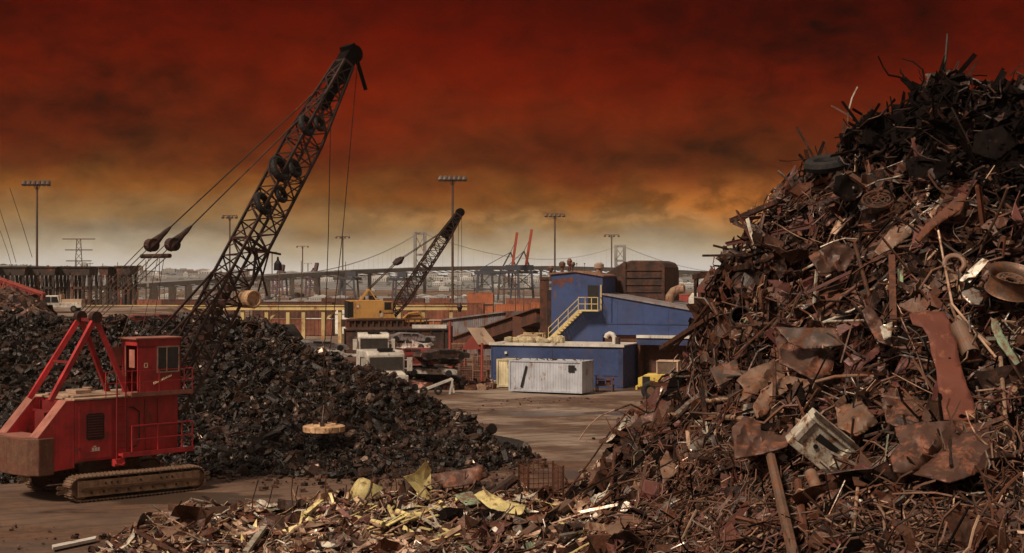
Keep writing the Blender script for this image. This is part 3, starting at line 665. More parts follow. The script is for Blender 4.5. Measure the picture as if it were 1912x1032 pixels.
for i in range(len(px)):
    if px[i] < -12: continue
    nm, ct = ENM[pi[i]]; o = bpy.data.objects.new(nm, eme[pi[i]]); C.objects.link(o)
    o.matrix_world = Matrix([list(Rm[i][r_] * s1[i]) + [float(P[i][r_])] for r_ in range(3)] + [[0, 0, 0, 1]])
    o.material_slots[0].link = 'OBJECT'; o.material_slots[0].material = ENG[mi[i]]
    tag(o, f"{EC[mi[i]]} {ct} lying on the surface of the dark engine heap", ct, f"{EC[mi[i]]} {ct} pieces on the engine heap")


# ================================================================== red crawler crane
HA, TA = R(45), R(40)
PV = Vector((-16.93, 60.15, 0))
crane = empty('crawler_crane', PV, HA, 'red crawler crane with lattice boom and high side cab on dusty tracks', 'crane')
dT = TA - HA
def rot2(p, a): return (p[0] * math.cos(a) - p[1] * math.sin(a), p[0] * math.sin(a) + p[1] * math.cos(a), p[2])
Mt = Matrix.Rotation(dT, 4, 'Z')
def track(yc):
    hl, r, z0, wd = 2.95, .46, .54, .78; prof = []
    for i in range(13): a = -math.pi / 2 + math.pi * i / 12; prof.append((hl - r + r * math.cos(a), z0 + r * math.sin(a) * (1.0)))
    for i in range(13): a = math.pi / 2 + math.pi * i / 12; prof.append((-hl + r + r * math.cos(a), z0 + r * math.sin(a)))
    n = len(prof)
    # belt: shoes laid along the profile
    b = MB(); pts = []
    for i in range(n):
        p, q = Vector(prof[i]), Vector(prof[(i + 1) % n]); l = (q - p).length; m = max(1, round(l / .17))
        for k in range(m): pts.append((p + (q - p) * (k / m), (q - p).normalized()))
    for p, d in pts:
        c = p + d * .08; nrm = Vector((d.y, -d.x))
        b.bar((c.x - d.x * .072, yc, c.y - d.y * .072), (c.x + d.x * .072, yc, c.y + d.y * .072), wd, .05)
        g_ = c + nrm * .045; b.bar((g_.x - d.x * .014, yc, g_.y - d.y * .014), (g_.x + d.x * .014, yc, g_.y + d.y * .014), wd, .05)
    for q in (b,): q.xform(Mt)
    belt = b.build('track_belt', SHOE, crane)
    f = MB(); f.b(-hl + .35, hl - .35, yc - .30, yc + .30, .26, .82)
    for s_ in (-1, 1):
        f.b(-hl + .5, hl - .5, yc + s_ * .30, yc + s_ * .34, .30, .40); f.b(-hl + .5, hl - .5, yc + s_ * .30, yc + s_ * .34, .68, .78)
    for s_ in (-1, 1): f.b(-hl + .30, hl - .30, yc + s_ * .40 - .012, yc + s_ * .40 + .012, .24, .86)
    f.xform(Mt); fr0 = f.build('track_frame', FRM, crane)
    for nm_, xs__, zz_, rad_ in (('frame_bolt', np.linspace(-2.1, 2.1, 9), .38, .05), ('frame_hole', (-1.5, -1.25, -1.0, 0, .9, 1.15, 1.4), .72, .045)):
        for x in xs__: q = MB().cyl((x, yc - .425, zz_), (x, yc + .425, zz_), rad_, n=8); q.xform(Mt); q.build(nm_, BLACK, fr0)
    q = MB()
    for s_ in (-1, 1): q.b(-hl + .38, hl - .38, yc + s_ * .425 - .012, yc + s_ * .425 + .012, .50, .60)
    q.xform(Mt); q.build('frame_rib', MUD, fr0)
    w_ = MB()
    for x in np.linspace(-hl + .95, hl - .95, 8): w_.cyl((x, yc - .37, .34), (x, yc + .37, .34), .12, n=12)
    for x in (-.9, 0, .9): w_.cyl((x, yc - .34, .90), (x, yc + .34, .90), .06, n=8)
    for x in (-hl + r, hl - r): w_.cyl((x, yc - .34, z0), (x, yc + .34, z0), r - .06, n=20); w_.cyl((x, yc - .36, z0), (x, yc + .36, z0), .15, n=12)
    w_.xform(Mt); w_.build('track_roller', MUD, crane, smooth=True)
track(-2.35); track(1.75)
b = MB(); b.b(-.9, .9, -2.1, 1.5, .55, 1.0); b.cyl((0, 0, .95), (0, 0, 1.42), 1.15, n=28); b.xform(Mt); b.build('undercarriage', MUD, crane)
b = MB(); b.cyl((0, 0, 1.40), (0, 0, 1.50), 1.35, n=28); b.build('slewing_ring', BLACK, crane)
# machinery house: long box with sloped rear shoulders
b = MB()
b.b(-2.6, 2.15, -1.7, 1.7, 1.52, 4.0)
hs = b.build('machinery_house', CR_RED, crane, bevel=.03)
b = MB(); b.b(-2.66, 2.2, -1.76, 1.76, 4.0, 4.08); b.b(-2.4, -.3, -1.2, 1.2, 4.08, 4.16); b.b(-1.9, -1.2, -.5, .4, 4.16, 4.32); b.cyl((-.8, .6, 4.16), (-.8, .6, 4.34), .22); b.build('roof', CR_ROOF, hs, bevel=.02)
# rear shoulders: sloping fins either side of the open winch bay
for y0, y1, nm in ((-1.7, -1.02, 'a'), (1.0, 1.68, 'b')):
    b = MB(); b.prism([(-2.6, 1.3), (-2.6, 4.0), (-2.95, 4.0), (-4.15, 2.62), (-4.15, 1.2)], lambda u, v, w_: (u, w_, v), y0, y1); b.build('rear_shoulder', CR_RED, crane, bevel=.02)
    b = MB(); b.prism([(-2.62, 4.003), (-2.62, 4.02), (-2.96, 4.02), (-4.17, 2.64), (-4.17, 2.60), (-2.95, 4.003)], lambda u, v, w_: (u, w_, v), y0 + .002, y1 - .002); b.build('shoulder_top', CR_FACE, crane)
b = MB(); b.b(-3.9, -2.6, -1.02, 1.0, 1.4, 2.3); b.b(-2.75, -2.62, -1.02, 1.0, 2.3, 3.9); b.b(-3.3, -2.75, -.5, .3, 2.3, 3.5); b.bar((-3.0, -1.0, 3.5), (-3.0, 1.0, 3.5), .1); b.build('winch_bay', CR_RED2, crane)
# counterweight, rounded in plan
poly = [(-3.5, -1.74), (-4.15, -1.74), (-4.45, -1.35), (-4.62, -.6), (-4.66, 0), (-4.62, .6), (-4.45, 1.35), (-4.15, 1.74), (-3.5, 1.74)]
b = MB(); b.prism(poly, lambda u, v, w_: (u, v, w_), 1.12, 2.60); b.build('counterweight', CR_CW, crane, bevel=.04)
b = MB(); b.prism([(p[0] + .02 if p[0] < -4 else p[0], p[1] * .97) for p in poly], lambda u, v, w_: (u, v, w_), 2.603, 2.63); b.build('counterweight_rim', CR_FACE, crane)
# side details (y = -1.7 faces the camera)
def side(b, x0, x1, z0, z1, t=.03, y=-1.70): return b.b(x0, x1, y - t, y, z0, z1)
b = MB(); side(b, -2.42, -.95, 1.62, 3.94, .022); dr = b.build('house_door', CR_RED, crane, bevel=.01)
for z in (2.0, 3.55): b = MB(); b.b(-2.43, -2.37, -1.76, -1.724, z, z + .12); b.build('hinge', CR_RED2, dr)
b = MB(); b.prism([(x, z) for x, z in [(-2.1, 2.45), (-2.02, 2.37), (-1.38, 2.37), (-1.3, 2.45), (-1.3, 3.37), (-1.38, 3.45), (-2.02, 3.45), (-2.1, 3.37)]], lambda u, v, w_: (u, w_, v), -1.735, -1.70); lv = b.build('louvre_window', BLACK, dr)
b = MB()
for z in np.linspace(2.5, 3.35, 9): b.b(-2.04, -1.36, -1.745, -1.737, z, z + .03)
b.build('louvre_slats', CR_RED2, lv)
b = MB()
for i, x in enumerate((-1.84, -1.72, -1.60)): b.b(x, x + .09, -1.727, -1.7225, 1.93, 2.06)
b.b(-1.78, -1.66, -1.727, -1.7225, 2.08, 2.13); b.b(-1.90, -1.50, -1.727, -1.7225, 1.91, 1.925); b.build('decal', TRKW, dr)
b = MB(); side(b, .55, .60, 1.6, 3.9); side(b, 1.15, 1.19, 1.6, 3.9); side(b, -.3, -.26, 1.55, 3.95); side(b, -.3, 2.1, 2.72, 2.76, .02); b.build('panel_seam', CR_RED2, crane)
# ladder, walkway and rails
b = MB(); b.bar((-.80, -1.86, 1.5), (-.80, -1.86, 4.9), .05); b.bar((-.40, -1.86, 1.5), (-.40, -1.86, 4.9), .05)
for z in np.arange(1.7, 4.0, .28): b.bar((-.80, -1.86, z), (-.40, -1.86, z), .035)
b.build('ladder', CR_RED2, crane)
b = MB(); b.b(-.75, 2.6, -2.20, -1.76, 1.66, 1.74); b.b(-.75, 2.6, -2.22, -2.17, 1.60, 1.80)
for x in (-.6, .9, 2.3): b.prism([(-1.76, 1.66), (-2.18, 1.66), (-1.76, 1.40)], lambda u, v, w_: (w_, u, v), x, x + .06)
b.build('walkway', CR_RED, crane)
b = MB()
for x in (-.30, .9, 2.05, 2.56): b.bar((x, -2.18, 1.74), (x, -2.18, 2.86), .05)
b.bar((-.3, -2.18, 2.86), (2.56, -2.18, 2.86), .05); b.bar((-.3, -2.18, 2.30), (2.56, -2.18, 2.30), .04); b.bar((2.56, -2.18, 2.86), (2.56, -1.7, 2.86), .05); b.bar((2.56, -2.18, 2.3), (2.56, -1.7, 2.3), .04)
b.build('walkway_rail', CR_RED, crane)
b = MB(); b.tube([(-.22, -1.8, 3.6), (-.05, -1.8, 3.6), (.25, -1.8, 3.4), (.25, -1.8, 2.3), (.15, -1.8, 2.0), (-.2, -1.8, 1.9)], .035, 6); b.build('air_hose', BLACK, crane)
b = MB(); b.b(-.95, -.5, -1.95, -1.70, 1.24, 1.52); b.tube([(-.9, -1.9, 1.5), (-.95, -2.05, 1.35), (-.7, -2.1, 1.3), (-.5, -1.95, 1.35)], .03, 6); b.build('step', CR_RED, crane)
# cab
cab = empty('operator_cab', (0, 0, 0)); cab.parent = crane; kids.setdefault(crane.name, []).append(cab)
x0, x1, y0, y1, z0, z1 = .15, 2.2, -1.85, -.55, 4.14, 6.38
b = MB(); b.b(x0 - .45, x1 + .42, y0 - .28, y1 + .1, 4.09, 4.16); b.b(x0 - .45, x1 + .42, y0 - .30, y0 - .26, 4.04, 4.22); b.build('cab_floor', CR_FACE, cab)
b = MB()
b.b(x0, x1, y0, y0 + .05, z0, 5.02); b.b(x0, x0 + .92, y0, y0 + .05, 5.02, 6.12); b.b(x1 - .08, x1, y0, y0 + .05, 5.02, 6.12); b.b(x0, x1, y0, y0 + .05, 6.02, z1)
b.b(x1 - .05, x1, y0, y1, z0, 5.0); b.b(x1 - .05, x1, y0, y0 + .1, 5.0, z1); b.b(x1 - .05, x1, y1 - .1, y1, 5.0, z1); b.b(x1 - .05, x1, y0, y1, 6.1, z1)
b.b(x0, x1, y1 - .05, y1, z0, z1)
b.b(x0, x0 + .05, y1 - .3, y1, z0, z1); b.b(x0, x0 + .05, y0, y1, 6.12, z1)
b.build('cab_wall', CR_RED, cab)
b = MB(); b.b(x0 - .12, x1 + .06, y0 - .06, y1 + .06, z1, z1 + .07); b.build('cab_roof', CR_FACE, cab, bevel=.015)
b = MB()
for (a0, a1, c0, c1) in ((1.05, 1.11, 4.98, 6.06), (2.07, 2.13, 4.98, 6.06), (1.05, 2.13, 4.96, 5.02), (1.05, 2.13, 6.02, 6.08), (1.50, 1.54, 5.0, 6.04)): b.b(a0, a1, y0 - .03, y0 - .003, c0, c1)
wf = b.build('window_frame', mat('rail_pale', (.42, .30, .24), .5, .2, .2), cab)
b = MB(); b.b(1.08, 2.1, y0 + .01, y0 + .02, 5.0, 6.05); b.b(x1 - .03, x1 - .02, y0 + .1, y1 - .1, 5.0, 6.1); b.build('window_pane', GLASS, cab)
b = MB(); b.b(x0 - .02, x0 + .02, y1 - .36, y1 - .3, z0, 6.1); b.b(x0 - .5, x0 - .02, y1 - .02, y1 + .02, z0 + 1.1, 6.05); b.b(x0, x0 + .02, y0 + .25, y1 - .62, 5.2, 5.95); b.build('cab_door', CR_FACE, cab)
b = MB(); b.b(.9, 1.35, -1.35, -.95, z0, z0 + .5); b.b(.85, .98, -1.35, -.95, z0 + .5, z0 + 1.2); b.b(1.7, 1.9, -1.5, -.8, z0, z0 + .9); b.build('cab_seat', BLACK, cab)
b = MB()
for x in (x0 - .42, x0 - .05, 1.0, x1, x1 + .40): b.bar((x, y0 - .27, 4.16), (x, y0 - .27, 5.12), .03)
for z in (4.65, 5.12): b.bar((x0 - 1.6, y0 - .27, z), (x1 + .4, y0 - .27, z), .03); b.bar((x1 + .4, y0 - .27, z), (x1 + .4, y1, z), .03)
b.bar((x0 - 1.6, y0 - .27, 4.1), (x0 - 1.6, y0 - .27, 5.12), .03)
b.build('cab_rail', CR_RED, cab)
b = MB(); pts = []   # faded cream script, climbing to the right, and a small square badge
for i in range(60):
    u = i / 59; x = .88 + u * .88; z = 4.52 + u * .33 + .05 * math.sin(i * 1.35) * (1.2 if i < 8 or i % 17 == 0 else .8); pts.append((x + .02 * math.cos(i * 1.35), y0 - .008, z))
b.tube(pts[:24], .017, 4); b.tube(pts[26:], .019, 4)
for (a0, a1, c0, c1) in ((.45, .62, 5.2, 5.23), (.45, .62, 5.37, 5.40), (.45, .48, 5.2, 5.4), (.59, .62, 5.2, 5.4)): b.b(a0, a1, y0 - .012, y0 - .004, c0, c1)
b.build('cab_lettering', CREAM, cab)
# A-frame
for (yy, yf) in ((-.72, -.95), (.55, .85)):
    b = MB(); ap = (-1.15, yy, 7.3)
    b.bar((-3.25, yf, 4.0), ap, .17, .20); b.build('gantry_leg', CR_RED, crane)
    b = MB(); b.bar((.25, yf * .9, 4.05), ap, .15, .20); b.build('gantry_leg', CR_RED, crane)
    b = MB(); b.cyl((-1.15, yy - .16, 7.32), (-1.15, yy + .16, 7.32), .24, n=16); b.b(-1.3, -1.0, yy - .2, yy + .2, 7.1, 7.28); b.build('gantry_sheave', BOOM, crane)
b = MB(); b.bar((-1.15, -.72, 7.2), (-1.15, .55, 7.2), .14); b.build('gantry_crossbar', CR_RED2, crane); b = MB(); b.bar((-2.3, -.85, 5.5), (-2.3, .7, 5.5), .1); b.build('gantry_crossbar', CR_RED2, crane)
# boom
def lattice(parent, p0, p1, prof, nb, rc, rl, matc, matl, sidev=(0, 1, 0), split=None):
    """prof: list of (fraction, half width, half depth)"""
    p0, p1 = Vector(p0), Vector(p1); ax = (p1 - p0); Lh = ax.length; ax.normalize(); s_ = Vector(sidev); n_ = ax.cross(s_).normalized()
    fr = [q[0] for q in prof]; hw = [q[1] for q in prof]; hd = [q[2] for q in prof]
    def cor(f):
        a, d = np.interp(f, fr, hw), np.interp(f, fr, hd); c = p0 + ax * (Lh * f)
        return [c + s_ * (i * a) + n_ * (j * d) for i, j in ((-1, -1), (1, -1), (1, 1), (-1, 1))]
    st = [i / nb for i in range(nb + 1)]
    ks = sorted(set(st + fr)); chords = MB(); lac = MB()
    for k in range(4):
        for f0, f1 in zip(ks, ks[1:]): chords.bar(cor(f0)[k], cor(f1)[k], rc)
    for f in (0, .5, 1):
        q = cor(f)
        for k in range(4): chords.bar(q[k], q[(k + 1) % 4], rc)
    for i in range(nb):
        a, c = cor(st[i]), cor(st[i + 1]); m_ = cor((st[i] + st[i + 1]) / 2)
        for k in range(4):
            k2 = (k + 1) % 4
            if i > 0: lac.bar(a[k], a[k2], rl)
            if i % 2: lac.bar(a[k], c[k2], rl)
            else: lac.bar(a[k2], c[k], rl)
            lac.bar(m_[k], (a[k2] if i % 2 else c[k2]), rl * .8)
    return chords, lac, cor
BF, BT = Vector((1.5, 0, 1.6)), Vector((12.45, 0, 19.3))
prof = [(0, .62, .18), (.16, .68, .62), (.78, .66, .60), (1.0, .36, .30)]
ch, la, cor = lattice(crane, BF, BT, prof, 22, .11, .055, BOOM, BOOM)
boom = ch.build('boom', BOOM, crane); la.build('boom_lacing', BOOM, boom)
axd = (BT - BF).normalized(); nb_ = Vector((-axd.z, 0, axd.x))     # up/back side of the boom
b = MB()
c = BT + axd * .1
b.bar(BT - axd * 2.6, BT + axd * .1, .5, .42)                       # plated upper boom
b.bar(BT - axd * 1.0, BT + axd * .5, .72, .66)
for y in (-.28, 0, .28): b.cyl(c + axd * .5 + Vector((.12, y - .09, 0)), c + axd * .5 + Vector((.12, y + .09, 0)), .42, n=20)
b.bar(c + axd * .5 + nb_ * .35, c + axd * .9 + nb_ * .1, .7, .3)
b.build('boom_head', BOOMB, boom)
b = MB(); b.cyl((BT.x + .75, 0, BT.z + .35), (BT.x + 1.25, -.1, BT.z - 1.15), .10, n=8); b.build('rope_guard', BOOMB, boom)
for f, off, rad, sx in ((.585, .72, .58, 1), (.675, .80, .66, 1.1), (.70, .10, .5, 1), (.80, .62, .56, 1), (.63, .1, .45, 1), (.825, .05, .42, 1)):
    c = BF + (BT - BF) * f + nb_ * off + Vector((0, -.55, 0)); b = MB(); b.torus(c, (Vector((.25, -1, .15)) + axd * .3), rad * .72, rad * .27, 20, 8, sx); tag(b.build('tyre', TYRE), None)
    t = bpy.context.scene.objects[-1] if False else None
tyres = [o for o in C.objects if o.name.startswith('tyre') and o.parent is None]
tl = ['lowest black tyre tied to the boom of the red crane', 'largest black tyre tied to the boom of the red crane', 'black tyre beside the largest one on the red crane boom', 'topmost outer black tyre tied to the red crane boom',
      'small black tyre inside the middle of the red crane boom', 'small black tyre high inside the red crane boom']
for o, l in zip(tyres, tl):
    o.matrix_world = Matrix.Translation(PV) @ Matrix.Rotation(HA, 4, 'Z'); tag(o, l, 'tyre', 'tyres tied along the crane boom')
# boom foot machinery: winch drum, platform lamp arm
b = MB(); c = BF + (BT - BF) * .40; b.cyl(c + Vector((.5, -1.15, -.7)), c + Vector((.5, -.35, -.7)), .40, n=20); b.torus(c + Vector((.5, -1.16, -.7)), (0, 1, 0), .36, .06, 18, 6); dm = b.build('tagline_drum', MAG, boom)
b = MB(); c = BF + (BT - BF) * .47
b.bar(c + Vector((-.4, -.75, .4)), c + Vector((1.5, -.75, .1)), .09); b.bar(c + Vector((.2, -.7, .4)), c + Vector((0, -.7, -1.3)), .09); b.bar(c + Vector((.2, -.7, .2)), c + Vector((.8, -.7, -1.8)), .07); b.bar(c + Vector((.9, -.7, .2)), c + Vector((.3, -.7, -1.6)), .06)
b.build('lamp_bracket', BOOM, boom)
b = MB(); p = c + Vector((1.35, -.75, -.02)); b.tube([p, p + Vector((0, 0, -.15)), p + Vector((0, 0, -.3)), p + Vector((0, 0, -.62))], [.04, .06, .17, .19], 10); b.build('work_lamp', BLACK, boom)
b = MB(); c = BF + (BT - BF) * .33
for i in range(7): q = c + axd * (i * .42 - 1.3) + Vector((0, -.2 + .13 * (i % 3), 0)); b.box(q, (.35, .5, .28), rz=i); b.bar(q, q + nb_ * (.55 if i % 2 else -.5) + axd * .3, .08)
b.build('fairlead', BOOM, boom)
b = MB(); c0 = cor(.40)[2]; b.bar(cor(.42)[3], Vector((1.9, -.7, 4.1)) + Vector((-1.4, 0, .6)), .09); b.bar(cor(.42)[2], Vector((.6, .7, 4.6)), .09); b.bar(cor(.36)[3], Vector((1.2, -.7, 4.4)), .07); b.build('boom_backstop', BOOM, crane)
# pendants, blocks, reeving
AP = Vector((-1.15, 0, 7.3)); HD = BT - axd * 1.6 + nb_ * .3
def along(y, f): p = HD + (AP - HD) * f; return Vector((p.x, y, p.z))
for y in (-.85, .85):
    b = MB(); b.tube([along(y * .6, 0), along(y, .66)], .035, 5); b.build('pendant_cable', CABLE, crane)
    b = MB(); p, q = along(y, .66), along(y, .715); d = (q - p).normalized(); b.tube([p - d * .35, p, p + d * .25, q, q + d * .25], [.05, .12, .13, .26, .2], 8); b.cyl(q + Vector((0, -.2, 0)), q + Vector((0, .2, 0)), .29, n=14); b.build('bridle_block', BOOM, crane)
    b = MB()
    for k in range(3):
        o_ = Vector((0, (k - 1) * .10, (k - 1) * .28)); b.tube([along(y, .735) + o_ * .9, AP + Vector((0, y * .8 + (k - 1) * .08, (k - 1) * .14))], .022, 4)
    b.build('bridle_rope', CABLE, crane)
b = MB(); p = along(0, .74); b.cyl(p + Vector((0, -1.15, -.22)), p + Vector((0, 1.15, -.22)), .10, n=10); b.build('spreader_bar', BOOM, crane)
b = MB()
for y, zz in ((-.7, 3.9), (-.2, 3.4), (.5, 4.0)): b.tube([along(y, .74) + Vector((0, 0, -.25)), Vector((.3 - y, y, zz))], .016, 4)
b.build('slack_rope', CABLE, crane)
# guy ropes down from boom middle to the pile side
inv = (Matrix.Translation(PV) @ Matrix.Rotation(HA, 4, 'Z')).inverted()
mg = at(605, 800, 66.5)
lm = inv @ (mg + Vector((0, 0, 1.1)))
b = MB(); b.tube([BT + axd * .4 + Vector((.55, -.1, 0)), (BT * .5 + lm * .5) + Vector((.35, -.2, 0)), lm], .022, 5); b.build('hoist_rope', CABLE, crane)
b = MB(); b.tube([BT - axd * 2.2 - nb_ * .4, (BT * .5 + lm * .5) + Vector((-.35, 0, 0)), lm + Vector((-.1, 0, -.5))], .022, 5); b.build('power_cable', CABLE, crane)
b = MB(); p = BF + (BT - BF) * .47 + Vector((1.35, -.7, 0)); b.tube([p, lm + Vector((-2.5, 0, 1.5)), lm + Vector((-.2, 0, -.8))], .015, 4); b.build('tag_line', CABLE, crane)
# magnet
mg_ = empty('lifting_magnet', mg, 0, 'round rusty tan lifting magnet hanging low before the engine heap', 'magnet')
b = MB(); b.tube([(0, 0, -.16), (0, 0, -.12), (0, 0, .12), (0, 0, .16)], [.93, .98, .98, .90], 40); b.tube([(0, 0, .16), (0, 0, .24)], [.62, .55], 30); b.build('magnet_disc', MAG, mg_, smooth=True)
b = MB(); b.cyl((0, 0, .24), (0, 0, .42), .16, n=14)
for k in range(3): a = k * 2.094 + .5; b.b(.55 * math.cos(a) - .09, .55 * math.cos(a) + .09, .55 * math.sin(a) - .09, .55 * math.sin(a) + .09, .16, .34)
b.box((-.35, -.3, .32), (.25, .18, .14)); b.build('magnet_lug', BOOM, mg_)
b = MB()
for k in range(3): a = k * 2.094 + .5; b.tube([(.55 * math.cos(a), .55 * math.sin(a), .32), (0, 0, 1.1)], .035, 5)
b.torus((0, 0, 1.12), (0, 1, 0), .1, .03, 12, 6); b.build('sling_chain', CABLE, mg_)
b = MB()
for k in range(10): a = k * .63; b.b(.965 * math.cos(a) - .03, .965 * math.cos(a) + .03, .965 * math.sin(a) - .03, .965 * math.sin(a) + .03, -.10, .10)
b.build('rim_bolt', MAG, mg_)

# ================================================================== blue scrap works
BA = R(-20); E_ = Vector((math.cos(BA), math.sin(BA), 0)); BO = Vector((-1.73, 118, 0))
def blue_b(b, s0, s1, d0, d1, z0, z1): return b.b(s0, s1, d0, d1, z0, z1)
bl = empty('blue_annex', BO, BA, 'low blue flat roofed block with white roof edge behind the container', 'building')
b = MB(); b.b(0, 11.3, 0, 4.8, 0, 3.42); an_ = b.build('wall', BLUE, bl)
b = MB(); b.b(.2, 10.9, -.042, -.033, 1.0, 1.04); b.b(.2, 10.9, -.05, -.033, 0, .25); b.build('splash_band', BLUE2, an_)
b = MB(); b.b(-.12, 11.42, -.12, 4.86, 3.42, 3.50); b.b(-.15, 11.45, -.15, -.05, 3.32, 3.56); b.build('roof', WHITE, bl)
for a_, c_ in ((5.3, 5.36), (10.95, 11.33), (0, .1)): b = MB(); b.b(a_, c_, -.035, -.003, .1, 3.3); b.build('pilaster', BLUE2, bl)
b = MB(); b.b(1.25, 1.45, -.18, -.02, 2.62, 2.80); b.build('wall_lamp', WHITE, bl)
b = MB(); b.tube([(10.2, 1.5, 3.4), (10.2, 1.5, 4.0), (10.05, 1.5, 4.25), (9.8, 1.5, 4.35), (9.55, 1.5, 4.22), (9.45, 1.5, 4.0)], .2, 12); b.build('gooseneck_vent', WHITE, bl)
b = MB(); b.tube([(10.75, .5, 3.4), (10.75, .5, 4.1)], .22, 10); b.build('roof_drum', DARKW, bl)
# tower and hall
hl_ = empty('blue_works_hall', BO + Vector((E_.x * 0, 0, 0)), BA, 'tall blue works hall with gabled tower and yellow outside stair', 'building')
d0 = 5.0
b = MB(); b.prism([(3.6, 3.0), (8.15, 3.0), (8.15, 8.98), (5.8, 9.36), (3.6, 9.15)], lambda u, v, w_: (u, w_, v), d0, d0 + 4); b.build('tower_wall', BLUE, hl_)
b = MB(); b.prism([(3.45, 9.16), (5.8, 9.38), (8.3, 8.98), (8.3, 9.10), (5.8, 9.50), (3.45, 9.28)], lambda u, v, w_: (u, w_, v), d0 - .15, d0 + 4.1); b.build('tower_roof', mat('roof_edge_brown', (.22, .12, .08), .7, 0, .4), hl_)
b = MB(); b.prism([(3.72, 8.75), (5.6, 8.95), (5.5, 8.4), (4.9, 8.55), (4.5, 8.05), (4.0, 8.4), (3.72, 8.1)], lambda u, v, w_: (u, w_, v), d0 - .012, d0 - .004); b.build('rust_patch', mat('paint_rust', (.085, .028, .035), .8, 0, .3), hl_)
b = MB(); b.prism([(8.153, 4.1), (18.5, 4.1), (18.5, 5.75), (8.153, 7.45)], lambda u, v, w_: (u, w_, v), d0, d0 + 9); b.b(4.2, 8.1, d0 - .004, d0 - .003, 3.4, 3.5); hw_ = b.build('hall_wall', BLUE, hl_)
b = MB()
for x in np.arange(9.4, 18.4, 2.2): b.b(x, x + .04, d0 - .02, d0 - .003, 4.2, 7.42 - (x - 8.15) * .166)
b.build('cladding_ribs', BLUE, hw_)
b = MB(); b.b(8.2, 18.5, d0 - .05, d0 - .032, 5.0, 5.06); b.build('cladding_joint', BLUE2, hw_)
b = MB(); b.prism([(8.155, 7.45), (18.6, 5.73), (18.6, 5.86), (8.155, 7.60)], lambda u, v, w_: (u, w_, v), d0 - .15, d0 + 9.1); b.build('hall_roof', GREYC, hl_)
b = MB(); b.b(11.4, 18.5, d0 - 1.2, d0 - .003, 4.0, 4.12); b.b(11.4, 18.5, d0 - 1.22, d0 - 1.15, 3.92, 4.16); b.build('canopy', WHITE, hl_)
b = MB(); b.b(11.4, 18.5, d0 - 1.1, d0 - 1.0, 3.35, 3.92); b.b(11.4, 18.5, d0 - .003 - .3, d0 - .003, 3.3, 4.0); b.build('canopy_fascia', BLUE2, hl_)
b = MB(); b.b(8.2, 18.4, d0 + .3, d0 + 8.8, 0, 4.05); b.b(11.5, 11.7, d0 - 1.1, d0, 0, 3.3); b.build('lower_wall', DBROWN, hl_)
b = MB(); b.b(11.9, 17.9, d0 + .22, d0 + .28, 0, 3.2)
for x in np.arange(12.2, 17.8, .5): b.b(x, x + .06, d0 + .17, d0 + .215, 0, 3.2)
b.build('sliding_door', DBROWN, hl_)
b = MB(); b.b(6.85, 7.8, d0 - .03, d0 - .004, 6.1, 8.25); b.build('doorway', BLACK, hl_)
b = MB(); b.b(8.9, 8.97, d0 - .08, d0, 5.2, 7.2); b.build('downpipe', BLUE2, hl_)
for k, (s, d) in enumerate(((4.25, .9), (4.6, .8))):
    pass
st = empty('steel_stair', BO, BA, 'yellow steel stair climbing to the dark tower door of the blue hall', 'stair')
b = MB()
for dy in (-1.05, -.1): b.bar((3.7, d0 + dy, 3.62), (6.35, d0 + dy, 6.1), .06, .24)
b.build('stringer', YELP, st)
b = MB()
for i in range(12): f = i / 11; b.b(3.7 + 2.6 * f, 3.95 + 2.6 * f, d0 - 1.0, d0 - .12, 3.66 + 2.42 * f, 3.70 + 2.42 * f)
b.build('tread', YELP, st)
b = MB(); b.b(6.3, 8.1, d0 - 1.1, d0 - .02, 6.08, 6.2); b.build('landing', YELP, st)
b = MB()
for x in (6.35, 6.95, 7.5, 8.05): b.bar((x, d0 - 1.08, 6.1), (x, d0 - 1.08, 7.25), .06)
for z in (6.7, 7.25): b.bar((6.35, d0 - 1.08, z), (8.08, d0 - 1.08, z), .06); b.bar((8.05, d0 - 1.08, z), (8.05, d0 - .05, z), .05)
for z in (.55, 1.05): b.bar((3.7, d0 - 1.08, 3.6 + z), (6.35, d0 - 1.08, 6.1 + z), .06)
for f in (0, .33, .66): b.bar((3.7 + 2.65 * f, d0 - 1.08, 3.6 + 2.5 * f), (3.7 + 2.65 * f, d0 - 1.08, 4.65 + 2.5 * f), .05)
b.bar((8.05, d0 - .1, 6.2), (8.05, d0 - .1, 8.3), .12); b.build('handrail', YELP, st)
# roof clutter on the annex
def sack(nm, s, d, z, sz, m, lab):
    b = MB(); n = 8
    for k in range(2): b.tube([(0, 0, 0), (0, 0, sz[2] * .4), (0, 0, sz[2] * .8), (0, 0, sz[2])], [.45, .52, .46, .2], n)
    b.v = [(x * sz[0] * 1.9 + rr.uniform(-.05, .05), y * sz[1] * 1.9 + rr.uniform(-.05, .05), zz + (rr.uniform(-.06, .06) if zz > .02 else 0)) for x, y, zz in b.v]
    o = b.build(nm, m); o.location = BO + Matrix.Rotation(BA, 3, 'Z') @ Vector((s, d, z)); o.rotation_euler = (0, 0, BA); tag(o, lab, 'sack', 'sacks and bundles on the annex roof')
CL = mat('canvas_sack', (.42, .35, .22), .9, 0, 0, dirt=.4, scale=1.5)
for k in range(11):
    sack('rubbish_sack', 1.3 + k * .42 + rr.uniform(-.1, .1), 1.2 + rr.uniform(-.4, .8), 3.52, (.34 + rr.uniform(0, .2), .4, .28 + rr.uniform(0, .3)), CL, 'lumpy tan sack lying on the low blue roof below the stair')
b = MB(); b.b(0, 1.4, 0, .9, 0, .55); b.b(-.05, 1.45, -.05, .95, .55, .62); o = b.build('roof_hatch', BEIGE); o.location = BO + Matrix.Rotation(BA, 3, 'Z') @ Vector((1.8, 2.4, 3.5)); o.rotation_euler = (0, 0, BA); tag(o, 'pale box hatch at the left of the low blue roof', 'hatch')
